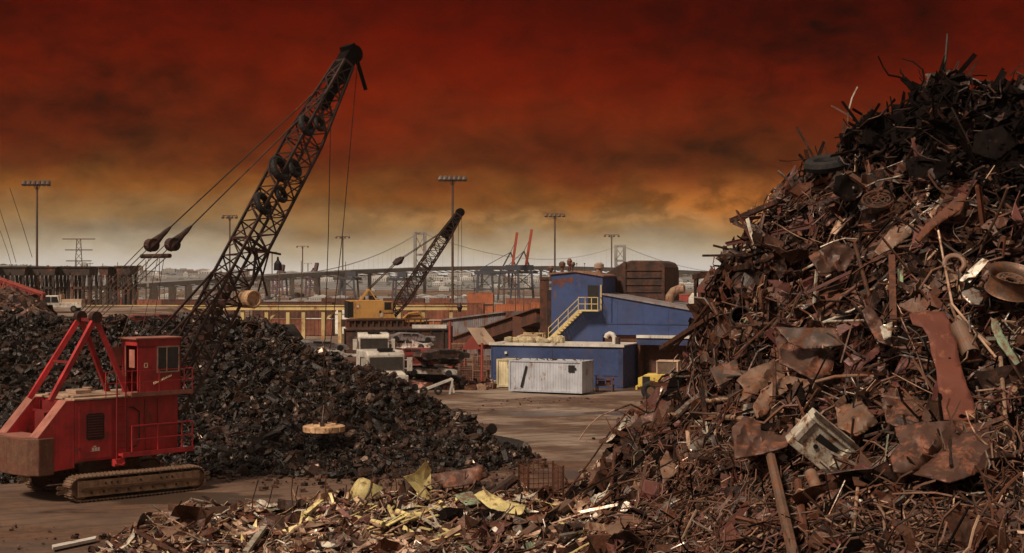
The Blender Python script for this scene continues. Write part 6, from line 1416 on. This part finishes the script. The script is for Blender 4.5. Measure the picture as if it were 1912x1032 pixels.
plate('torn_strip', [(1608, 580), (1622, 570), (1642, 595), (1660, 625), (1668, 650), (1700, 645), (1708, 653), (1680, 652), (1640, 640), (1622, 612)], S_DPL, 'jagged folded dark strip left of the rust plate', 'sheet metal', .55, 0, .03, .02, 10, 12)
plate('torn_strip', [(1642, 612), (1666, 602), (1664, 630), (1650, 636)], S_PALE, 'small pale triangular scrap beside the jagged strip', 'sheet metal', .7, 0, .01, .02, 8, 13)
plate('green_strip', [(1850, 595), (1862, 600), (1872, 625), (1890, 655), (1905, 680), (1900, 690), (1880, 665), (1862, 640), (1852, 618)], S_GREEN, 'pale green painted strip right of the rust plate', 'metal strip', .6, 0, .02, .02, 8, 14)
plate('grey_disc', [(1795, 548), (1812, 540), (1828, 545), (1835, 558), (1828, 572), (1812, 570), (1798, 558)], S_STEEL, 'dull grey chipped disc left of the wheel rim', 'disc', .6, 0, .005, .03, 8, 15)
plate('crumpled_sheet', [(1645, 745), (1660, 730), (1700, 740), (1720, 760), (1715, 790), (1680, 800), (1655, 790)], S_DPL, 'dark sheet hanging left of the lower end of the rust plate', 'sheet metal', .3, 0, .04, .02, 12, 16)
plate('crumpled_sheet', [(1218, 970), (1240, 940), (1266, 925), (1262, 940), (1240, 955), (1225, 972)], S_STEEL, 'small bright twisted sheet low at the left foot of the tall heap', 'sheet metal', .35, 0, .03, .015, 8, 17)
for (pts, m, lab, off, sd_) in (
    ([(1510, 480), (1560, 450), (1600, 470), (1580, 505), (1530, 512)], S_DPL, 'dark red torn sheet left of the upright orange bar', .35, 31),
    ([(1560, 330), (1600, 320), (1630, 350), (1590, 380), (1555, 360)], S_SHADE, 'black bent sheet high on the left shoulder of the tall heap', .4, 32),
    ([(1820, 250), (1870, 235), (1900, 270), (1860, 300), (1815, 285)], S_SHADE, 'black sheet near the top right of the tall heap', .4, 33),
    ([(1690, 300), (1740, 285), (1760, 330), (1700, 340)], S_SHADE, 'black plate below the summit of the tall heap', .4, 34),
    ([(1325, 690), (1375, 672), (1385, 700), (1340, 722)], S_GPL, 'grey brown dented plate on the left face of the tall heap', .35, 35),
    ([(1830, 690), (1870, 680), (1895, 720), (1850, 740)], S_GPL, 'grey brown plate right of the rust plate', .35, 36),
    ([(1560, 760), (1610, 750), (1640, 790), (1600, 815), (1565, 800)], S_TSH, 'tan dented plate right of the cream appliance panel', .3, 37),
    ([(1130, 985), (1170, 960), (1210, 975), (1180, 1000), (1140, 1005)], S_TSH, 'flat tan sheet at the left foot of the tall heap', .3, 38),
    ([(1010, 985), (1060, 975), (1080, 1000), (1030, 1012)], S_TSH, 'flat brown sheet beside the big rusty pipe', .3, 39),
    ([(300, 990), (345, 975), (370, 1000), (320, 1012)], S_TSH, 'flat brown sheet at the left end of the low heap', .3, 40),
    ([(610, 985), (650, 970), (672, 998), (630, 1012)], S_GPL, 'grey bent sheet in the middle of the low heap', .3, 41)):
    plate('bent_sheet', pts, m, lab, 'sheet metal', off, 0, .04, .015, 12, sd_)
# cream appliance panel: frame with a recessed slotted centre
ap = empty('appliance_panel', at(1537, 832, HP.D_at(1537, 832, 0) - .95), 0, 'cream slotted appliance panel tilted near the middle of the tall heap', 'appliance')
ap.rotation_euler = (R(20), R(38), R(12)); W_, H_2 = .70, .50
b = MB(); t_2 = .09
b.b(-W_ / 2, W_ / 2, 0, .22, H_2 / 2 - t_2, H_2 / 2); b.b(-W_ / 2, W_ / 2, 0, .22, -H_2 / 2, -H_2 / 2 + t_2); b.b(-W_ / 2, -W_ / 2 + t_2, 0, .22, -H_2 / 2 + t_2, H_2 / 2 - t_2); b.b(W_ / 2 - t_2, W_ / 2, 0, .22, -H_2 / 2 + t_2, H_2 / 2 - t_2)
b.build('outer_frame', S_PALE, ap, bevel=.015)
b = MB(); b.b(-W_ / 2 + t_2, W_ / 2 - t_2, .04, .07, -H_2 / 2 + t_2, H_2 / 2 - t_2); b.build('recessed_plate', S_PALE, ap)
b = MB(); b.b(-.12, .2, .025, .037, .0, .085); b.cyl((-.05, .02, -.07), (-.05, .037, -.07), .03, n=12); b.build('slot', BLACK, ap)
b = MB(); b.b(-W_ / 2 - .02, W_ / 2 + .02, -.03, -.003, H_2 / 2 - .02, H_2 / 2 + .02); b.b(W_ / 2 - .05, W_ / 2 + .05, .02, .3, -.1, .22); b.build('edge_trim', S_STEEL, ap)
# truck wheel rim
wr = empty('wheel_rim', at(1887, 528, HP.D_at(1887, 528, 0) - 1.0), 0, 'large rusty truck wheel rim lying at the right edge of the tall heap', 'wheel rim'); wr.rotation_euler = (R(27), R(4), 0); wr.scale = (.88, .88, .88)
S_RIM = mat('rim_rust', (.13, .078, .052), .5, .3, .4, (.11, .045, .022), .2, 4, .3, .3)
b = MB(); prof_ = [(.35, .16), (.36, .17), (.34, .14), (.31, .11), (.305, 0), (.33, -.11), (.35, -.13), (.33, -.13), (.29, -.1), (.285, 0), (.29, .10), (.33, .15)]
n = 40; vs = [(r_ * math.cos(2 * math.pi * k / n), r_ * math.sin(2 * math.pi * k / n), z) for k in range(n) for r_, z in prof_]; m_ = len(prof_)
b.add(vs, [(k * m_ + i, ((k + 1) % n) * m_ + i, ((k + 1) % n) * m_ + (i + 1) % m_, k * m_ + (i + 1) % m_) for k in range(n) for i in range(m_)]); b.build('barrel', S_RIM, wr, smooth=True)
b = MB(); b.pipe((0, 0, -.02), (0, 0, 0), .29, .19, 36); b.torus((0, 0, .05), (0, 0, 1), .19, .03, 36, 8); b.pipe((0, 0, .02), (0, 0, .05), .18, .08, 30); b.build('wheel_disc', S_RIM, wr)
b = MB()
for k in range(8): a = k * .785; b.cyl((.13 * math.cos(a), .13 * math.sin(a), .05), (.13 * math.cos(a), .13 * math.sin(a), .08), .014, n=6)
b.build('stud', S_STEEL, wr)
def hollow(name, px_, py_, r, d, L_, m, lab, off=.5, t=.85):
    p = hp(px_, py_, off); d = Vector(d).normalized(); b = MB(); b.pipe(p, p - d * L_, r, r * t, 22); b.cyl(p - d * L_ * .9, p - d * L_ * .95, r * t, n=18); b.torus(p, d, r * .96, r * .07, 22, 6); o = b.build(name, m); return tag(o, lab, 'pipe')
hollow('short_pipe', 1383, 590, .165, (-.1, -1, .25), .7, S_DARK, 'dark hollow pipe end facing out on the left of the tall heap')
hollow('short_pipe', 1814, 662, .115, (.1, -.8, -.75), .5, S_TSH, 'tan short pipe pointing down right of the rust plate', .6)
hollow('short_pipe', 1213, 808, .20, (-.5, -1, .1), .6, S_DARK, 'black pipe mouth low on the left edge of the tall heap', .3)
hollow('short_pipe', 1535, 935, .07, (.1, -1, -.6), .5, S_TSH, 'small rusty pipe end below the cream appliance panel', .5)
b = MB(); c = hp(1427, 563, .55); b.torus((0, 0, 0), (0, 0, 1), .15, .05, 24, 8, .6); o = b.build('flange_ring', S_ORANGE); o.location = c; o.rotation_euler = (R(80), R(10), R(60)); tag(o, 'orange rusty flange ring standing on edge right of the dark pipe', 'ring')
b = MB(); c = hp(1782, 492, .6); b.torus((0, 0, 0), (0, 0, 1), .13, .035, 24, 8, .5); o = b.build('flange_ring', S_TSH); o.location = c; o.rotation_euler = (R(60), R(-25), 0); tag(o, 'flat tan ring tilted left of the wheel rim', 'ring')
t_ = empty('coil_wheel', hp(1640, 372, .5), 0, 'rusty spoked coil lying high in the middle of the tall heap', 'coil'); t_.rotation_euler = (R(32), R(-14), 0); t_.scale = (.8, .8, .8)
for r_ in (.30, .22, .13): b = MB(); b.torus((0, 0, rr.uniform(-.03, .03)), (0, 0, 1), r_, .025, 26, 6); b.build('coil_turn', S_BROWN, t_)
b = MB()
for k in range(5): a = k * 1.257; b.bar((0, 0, 0), (.3 * math.cos(a), .3 * math.sin(a), 0), .03)
b.build('spoke', S_BROWN, t_)
b = MB(); b.torus((0, 0, 0), (0, 0, 1), .30, .10, 24, 8); o = b.build('old_tyre', TYRE); o.location = hp(1545, 305, .2); o.rotation_euler = (R(15), R(-10), 0); tag(o, 'black tyre on the left crest of the tall heap', 'tyre')
B_ = [
 ('thick_pole', (1436, 838), (1484, 1045), .062, S_TSH, 'thick tan ribbed pole standing at the bottom middle of the tall heap', 'pole', .5, .7, False, 0, None),
 ('upright_bar', (1665, 478), (1668, 603), .045, S_ORANGE, 'upright orange bar above and left of the rust plate', 'bar', .6, .6, True, 0, None),
 ('jutting_beam', (1366, 412), (1455, 375), .060, S_DARK, 'square dark beam jutting left from the upper heap', 'beam', .3, .3, True, 0, None),
 ('jutting_bar', (1314, 477), (1412, 476), .030, S_DARK, 'thin flat bar jutting left over the hills', 'bar', .2, .3, True, 0, None),
 ('leaning_bar', (1236, 650), (1334, 588), .055, S_BROWN, 'thick brown bar pointing down left toward the yellow loader', 'bar', .3, .5, True, 0, None),
 ('leaning_bar', (1255, 655), (1330, 560), .030, S_BROWN, 'thin brown bar crossing above the thick one', 'bar', .4, .5, False, 0, None),
 ('pale_rod', (1604, 885), (1594, 992), .020, S_TAN, 'pale straight rod standing below the cream panel', 'rod', .6, .7, False, 0, None),
 ('pale_rod', (1868, 668), (1879, 800), .028, S_TAN, 'pale straight rod standing right of the rust plate', 'rod', .6, .6, False, 0, None),
 ('pale_rod', (1535, 603), (1610, 572), .022, S_PALE, 'bright short rod pointing up at the centre of the tall heap', 'rod', .6, .6, False, 0, None),
 ('pale_rod', (1540, 600), (1612, 598), .016, S_PALE, 'bright thin rod lying level under the short one', 'rod', .6, .6, False, 0, None),
 ('bent_conduit', (1752, 430), (1860, 668), .017, S_TAN, 'long pale kinked conduit running down past the wheel rim', 'conduit', .6, .65, False, 0, [(1763, 490), (1778, 568), (1805, 600)]),
 ('bent_conduit', (1716, 580), (1775, 492), .018, S_TSH, 'curved tan tube arching above the rust plate', 'tube', .7, .6, False, 0, [(1717, 540), (1740, 505)]),
 ('bent_conduit', (1485, 735), (1622, 700), .024, S_TSH, 'long curved tube bending across the middle of the tall heap', 'tube', .6, .5, False, 0, [(1510, 716), (1560, 703)]),
 ('bent_conduit', (1755, 720), (1912, 740), .012, S_BROWN, 'thin wire crossing the lower part of the rust plate', 'wire', .95, .7, False, 0, [(1800, 738), (1860, 748)]),
 ('bent_conduit', (1776, 870), (1772, 790), .020, S_DARK, 'dark rod running down the middle of the crumpled dark red sheet', 'rod', .85, .85, False, 0, None),
 ('bent_conduit', (1628, 925), (1655, 1035), .016, S_TAN, 'pale curved wire at the bottom of the tall heap', 'wire', .5, .6, False, 0, [(1650, 960)]),
 ('rusty_rod', (1850, 645), (1788, 590), .02, S_TAN, 'short pale rod beside the tan short pipe', 'rod', .6, .6, False, 0, None),
 ('rusty_rod', (1530, 582), (1605, 530), .030, S_ORANGE, 'orange straight rod rising above the bright short rods', 'rod', .5, .5, False, 0, None),
 ('rusty_rod', (1596, 455), (1625, 560), .030, S_BROWN, 'brown bar slanting down left of the upright orange bar', 'rod', .5, .5, False, 0, None),
 ('rusty_rod', (1490, 900), (1500, 985), .050, S_ORANGE, 'bright orange jagged stub right of the thick pole', 'rod', .5, .5, False, 0, None),
 ('rusty_rod', (1330, 775), (1405, 785), .045, S_TAN, 'tan pipe lying level on the lower left slope of the tall heap', 'pipe', .4, .5, False, 0, None),
 ('rusty_rod', (1250, 775), (1300, 775), .045, S_TAN, 'stubby tan pipe at the left edge of the lower slope', 'pipe', .3, .4, False, 0, None),
 ('rusty_rod', (1155, 782), (1138, 945), .035, S_BROWN, 'thin upright rusty stake at the left edge of the tall heap', 'stake', -.2, .3, False, 0, None),
 ('bent_conduit', (1055, 922), (1175, 765), .017, S_BROWN, 'slanting wire rising to the upright rusty stake', 'wire', .2, .1, False, 0, [(1110, 850), (1140, 805)]),
 ('rusty_rod', (1060, 905), (1172, 860), .018, S_BROWN, 'thin rod low beside the upright stake', 'rod', .2, .2, False, 0, None),
 ('rusted_pipe', (978, 1004), (1062, 942), .11, S_TSH, 'big rusty pipe slanting at the right end of the low heap', 'pipe', .3, .3, False, 0, None),
 ('charred_log', (918, 925), (962, 893), .10, S_DARK, 'dark charred log poking up behind the yellow scraps', 'log', .2, .0, False, 0, None),
 ('yellow_tube', (664, 968), (716, 980), .065, S_YEL, 'fat yellow tube lying left among the yellow scraps', 'tube', .3, .3, False, 0, None),
 ('yellow_tube', (722, 938), (738, 972), .040, S_YEL, 'thin yellow tube standing among the yellow scraps', 'tube', .3, .3, False, 0, None),
 ('yellow_tube', (742, 956), (786, 962), .065, S_YEL, 'yellow elbow tube right of the standing yellow tube', 'tube', .3, .3, False, 0, [(762, 964)]),
 ('pale_plank', (568, 962), (604, 932), .05, S_YEL, 'short yellowish plank sticking up left of the yellow tank', 'plank', .3, .1, True, 0, None),
 ('pale_plank', (352, 943), (376, 965), .06, S_ORANGE, 'short orange plank at the left end of the low heap', 'plank', .2, .3, True, 0, None),
 ('pale_plank', (398, 960), (448, 1000), .028, S_TAN, 'long pale lath in the left part of the low heap', 'lath', .3, .3, True, 0, None),
 ('pale_plank', (458, 1032), (492, 985), .05, S_PALE, 'whitish board leaning at the bottom left of the low heap', 'board', .3, .3, True, 0, None),
 ('bent_conduit', (612, 1040), (650, 1035), .030, S_STEEL, 'grey arched tube at the bottom of the low heap', 'tube', .4, .4, False, 0, [(618, 1002), (636, 985), (646, 1005)]),
 ('pale_plank', (256, 1000), (330, 962), .06, S_BROWN, 'long brown beam at the left tip of the low heap', 'beam', .3, .3, True, 0, None),
 ('pale_plank', (215, 1024), (268, 980), .035, S_BROWN, 'thin brown bar at the very left tip of the low heap', 'bar', .2, .2, True, 0, None),
]
for (nm, p, q, r_, m, lab, cat, o1, o2, sq, bd, mid) in B_: stick(nm, p, q, r_, m, lab, cat, o1, o2, sq, bd, mid)
# corner frame at the left edge over the hills
fr2 = empty('corner_frame', (0, 0, 0), 0, 'dark angle iron frame standing out at the left edge of the tall heap', 'frame')
b = MB(); b.bar(hp(1296, 517, .1), hp(1400, 496, .4), .07, .09); b.build('top_rail', S_DARK, fr2)
b = MB(); b.bar(hp(1298, 516, .1), hp(1299, 590, .1), .05, .05); b.build('post', S_DARK, fr2)
b = MB(); b.bar(hp(1302, 560, .1), hp(1345, 508, .3), .04, .04); b.build('brace', S_DARK, fr2)
# silvery bracket
sb = empty('steel_bracket', (0, 0, 0), 0, 'bright silvery bent bracket on the lower left of the tall heap', 'bracket')
b = MB(); b.bar(hp(1300, 785, .5), hp(1328, 822, .5), .05, .02); b.bar(hp(1300, 785, .5), hp(1345, 792, .5), .05, .02); b.bar(hp(1345, 792, .5), hp(1326, 825, .5), .05, .02); b.build('bracket_arm', S_PALE, sb); b = MB(); b.bar(hp(1318, 788, .52), hp(1322, 812, .52), .03, .02); b.build('bracket_web', S_PALE, sb)
plate('bright_foil', [(1284, 836), (1300, 822), (1330, 812), (1342, 795), (1336, 830), (1312, 840), (1290, 842)], S_STEEL, 'bright crumpled foil behind the silvery bracket', 'foil', .42, 0, .03, .01, 8, 21)
# wire arches in the sky at the crest
for k, (pts, lab) in enumerate((([(1588, 255), (1600, 262), (1606, 280), (1618, 290)], 'curled wire end at the left crest, lower'), ([(1592, 203), (1612, 215), (1622, 235), (1610, 250)], 'curled wire end poking into the sky left of the summit'), ([(1627, 205), (1645, 215), (1655, 240)], 'hooked wire just right of the curled crest wire'), ([(1700, 185), (1712, 195), (1718, 215)], 'short wire stub just left of the summit'), ([(1492, 288), (1502, 300), (1508, 318)], 'short wire stub at the left crest beside the tyre'), ([(1332, 458), (1360, 465), (1385, 466)], 'thin wire feeling out over the jutting flat bar'))):
    b = MB(); b.tube([hp(x, y, .1) for x, y in pts], .022, 6); tag(b.build('crest_wire', S_SHADE if k not in (5,) else S_DARK), lab, 'wire')
# yellow pieces on the low heap
yt = empty('yellow_tank', hp(690, 925, .2), 0, 'dented yellow domed tank half buried in the low heap', 'tank'); yt.rotation_euler = (R(10), R(28), R(20))
b = MB(); b.tube([(-.32, 0, 0), (-.26, 0, 0), (-.05, 0, 0), (.12, 0, 0), (.26, 0, 0), (.33, 0, 0)], [.20, .25, .27, .26, .18, .06], 20); b.build('tank_shell', S_YEL, yt, smooth=True)
b = MB(); b.torus((-.12, 0, 0), (1, 0, 0), .268, .018, 24, 6); b.build('tank_band', S_DARK, yt)
b = MB(); b.cyl((-.05, 0, .24), (-.05, 0, .36), .08, n=12); b.build('tank_cap', S_DARK, yt)
yb = empty('yellow_bin', (0, 0, 0), 0, 'faded yellow folded bin standing above the low heap', 'bin')
D0 = HP.D_at(785, 930) - .35
def yq(pts, nm, m):
    vs = [at(x, y, D0 + d) for x, y, d in pts]; vs2 = [v + Vector((0, .03, 0)) for v in vs]; n = len(vs); b = MB(); b.add(vs + vs2, [tuple(range(n)), tuple(reversed(range(n, 2 * n)))] + [(i, n + i, n + (i + 1) % n, (i + 1) % n) for i in range(n)]); b.build(nm, m, yb)
yq([(753, 890, 0), (774, 884, -.15), (790, 905, -.1), (812, 936, 0), (800, 944, .05), (778, 915, .1)], 'side_panel', S_YEL)
yq([(774, 883.5, -.15), (795, 860, .0), (806, 878, .2), (790, 904, -.05)], 'lid_panel', S_YEL)
yq([(782, 908, .1), (804, 878, .25), (802, 900, .3), (806, 934, .1)], 'inner_panel', S_YEL)
plate('flattened_mesh', [(885, 925), (905, 915), (940, 935), (982, 945), (975, 962), (940, 958), (912, 948)], S_YEL, 'flattened yellow green mesh panel at the right of the low heap', 'mesh panel', .25, 0, .04, .02, 10, 22)
plate('flattened_mesh', [(848, 925), (880, 918), (905, 940), (870, 945)], S_GREEN, 'flattened dull green panel left of the yellow mesh panel', 'panel', .2, 0, .04, .02, 10, 23)
plate('curved_trough', [(800, 885), (850, 880), (900, 868), (912, 890), (880, 905), (830, 912)], S_DPL, 'dark curved rusty trough behind the yellow bin', 'trough', .0, 0, .03, .02, 12, 24)
# wire basket
wb = empty('wire_basket', hp(1010, 905, .0), R(15), 'rusty wire basket standing at the right of the low heap', 'basket')
b = MB(); hw = .34
for z in np.linspace(-.3, .36, 8):
    for q in ((-hw, -hw, hw, -hw), (hw, -hw, hw, hw), (hw, hw, -hw, hw), (-hw, hw, -hw, -hw)): b.bar((q[0], q[1], z), (q[2], q[3], z), .012)
for u in np.linspace(-hw, hw, 8):
    for q in ((u, -hw), (u, hw), (-hw, u), (hw, u)): b.bar((q[0], q[1], -.3), (q[0], q[1], .36), .012)
b.build('basket_wire', S_ORANGE, wb)
b = MB()
for (x, y) in ((-hw, -hw), (hw, -hw), (hw, hw), (-hw, hw)): b = MB(); b.bar((x, y, -.35), (x, y, .4), .03); b.build('basket_corner', S_BROWN, wb)
r_ = random.Random(77)
for k in range(34):
    x, y = r_.uniform(640, 830), r_.uniform(935, 1000); m_ = r_.choice([S_YEL, S_YEL, S_PALE, S_TAN]); an = r_.uniform(-.6, .6); l_ = r_.uniform(15, 42)
    nm_, wd_ = {S_YEL: ('yellow_offcut', 'faded yellow'), S_PALE: ('cream_offcut', 'dirty cream'), S_TAN: ('tan_offcut', 'pale tan')}[m_]
    b = MB(); b.bar(hp(x, y, .4), hp(x + l_ * math.cos(an), y + l_ * math.sin(an), .4), r_.uniform(.03, .09), .02); tag(b.build(nm_, m_), f'{wd_} flat offcut among the yellow scraps of the low heap', 'offcut', f'{wd_} offcuts by the yellow tank')
# thin upright stalks of wire on the low heap
for k, (x, y0_, y1_) in enumerate(((548, 935, 888), (612, 925, 870), (640, 922, 905), (495, 940, 908), (470, 950, 895), (700, 905, 872), (742, 905, 868), (728, 902, 880), (860, 912, 880), (890, 905, 885))):
    b = MB(); a = hp(x, y0_ + 20, 0); c = a + Vector((rr.uniform(-.15, .15), 0, (y0_ + 20 - y1_) / F * a.y)); b.tube([a, (a + c) / 2 + Vector((rr.uniform(-.05, .05), 0, 0)), c], .012, 5); tag(b.build('wire_stalk', S_BROWN), 'thin rusty wire standing up from the crest of the low heap', 'wire', 'wires standing up from the low heap')

# rusty drift of fine metal at the foot of the engine heap
V = 900; pxs = rng.uniform(380, 1020, V); Dd = gD(np.interp(pxs, EH.bx, EH.by)) - rng.uniform(-1, 5, V) * rng.random(V); P = np.stack([(pxs - CX) / F * Dd, Dd, np.full(V, .06)], -1)
th = rng.uniform(0, 6.28, V); s1 = .08 + .3 * rng.random(V) ** 2; pr = ARR['scrap_casing'] + ARR['metal_strip'][:6] * 3
o = merge(pr, rng.integers(0, len(pr), V), rotmats(np.stack([np.cos(th), np.sin(th), th * 0], -1), np.tile([0, 0, 1.0], (V, 1)), rng.uniform(-.3, .3, V)), P, np.stack([s1] * 3, -1), rng.choice([0, 1, 10, 6], V), 'scrap_litter', SCR); tag(o, 'small rusty litter spilled along the foot of the engine heap', 'litter', kind='stuff')

V = 5000; Dd = np.where(rng.random(V) < .5, rng.uniform(46, 63, V), rng.uniform(68, 112, V)); pxs = np.where(Dd < 64, rng.uniform(-60, 1100, V), rng.uniform(820, 1250, V)); P = np.stack([(pxs - CX) / F * Dd, Dd, np.full(V, .04)], -1)
keep = ((P[:, 0] + 15.2) ** 2 + (P[:, 1] - 58.5) ** 2 > 16) & (noise2(P[:, 0] * .3, P[:, 1] * .3, 71, 3, 1.0) > .35); P = P[keep]; V = len(P)
th = rng.uniform(0, 6.28, V); s1 = .04 + .20 * rng.random(V) ** 4
o = merge(pr, rng.integers(0, len(pr), V), rotmats(np.stack([np.cos(th), np.sin(th), th * 0], -1), np.tile([0, 0, 1.0], (V, 1)), rng.uniform(-.3, .3, V)), P, np.stack([s1] * 3, -1), rng.choice([0, 1, 10, 2, 3], V, p=[.35, .25, .25, .1, .05]), 'yard_litter', SCR); tag(o, 'small stones and metal crumbs strewn over the brown yard', 'litter', kind='stuff')
# ================================================================== haze
hz = MB().b(-2650, 2650, -60, 4000, -6, 62).build('haze', None) if False else None
me = mesh_np('haze', *MB().b(-2650, 2650, -60, 2600, -6, 37).arr(), []) ; hz = link('haze', me)
hm = bpy.data.materials.new('haze_air'); hm.use_nodes = True; t = hm.node_tree
for n in list(t.nodes): t.nodes.remove(n)
pv = t.nodes.new('ShaderNodeVolumePrincipled'); om = t.nodes.new('ShaderNodeOutputMaterial'); t.links.new(pv.outputs[0], om.inputs['Volume'])
pv.inputs['Color'].default_value = (1, .90, .80, 1); pv.inputs['Density'].default_value = .00011; pv.inputs['Anisotropy'].default_value = .2
me.materials.append(hm); tag(hz, 'pale haze over the harbour', 'haze', kind='stuff')
print('objects', len(bpy.data.objects))
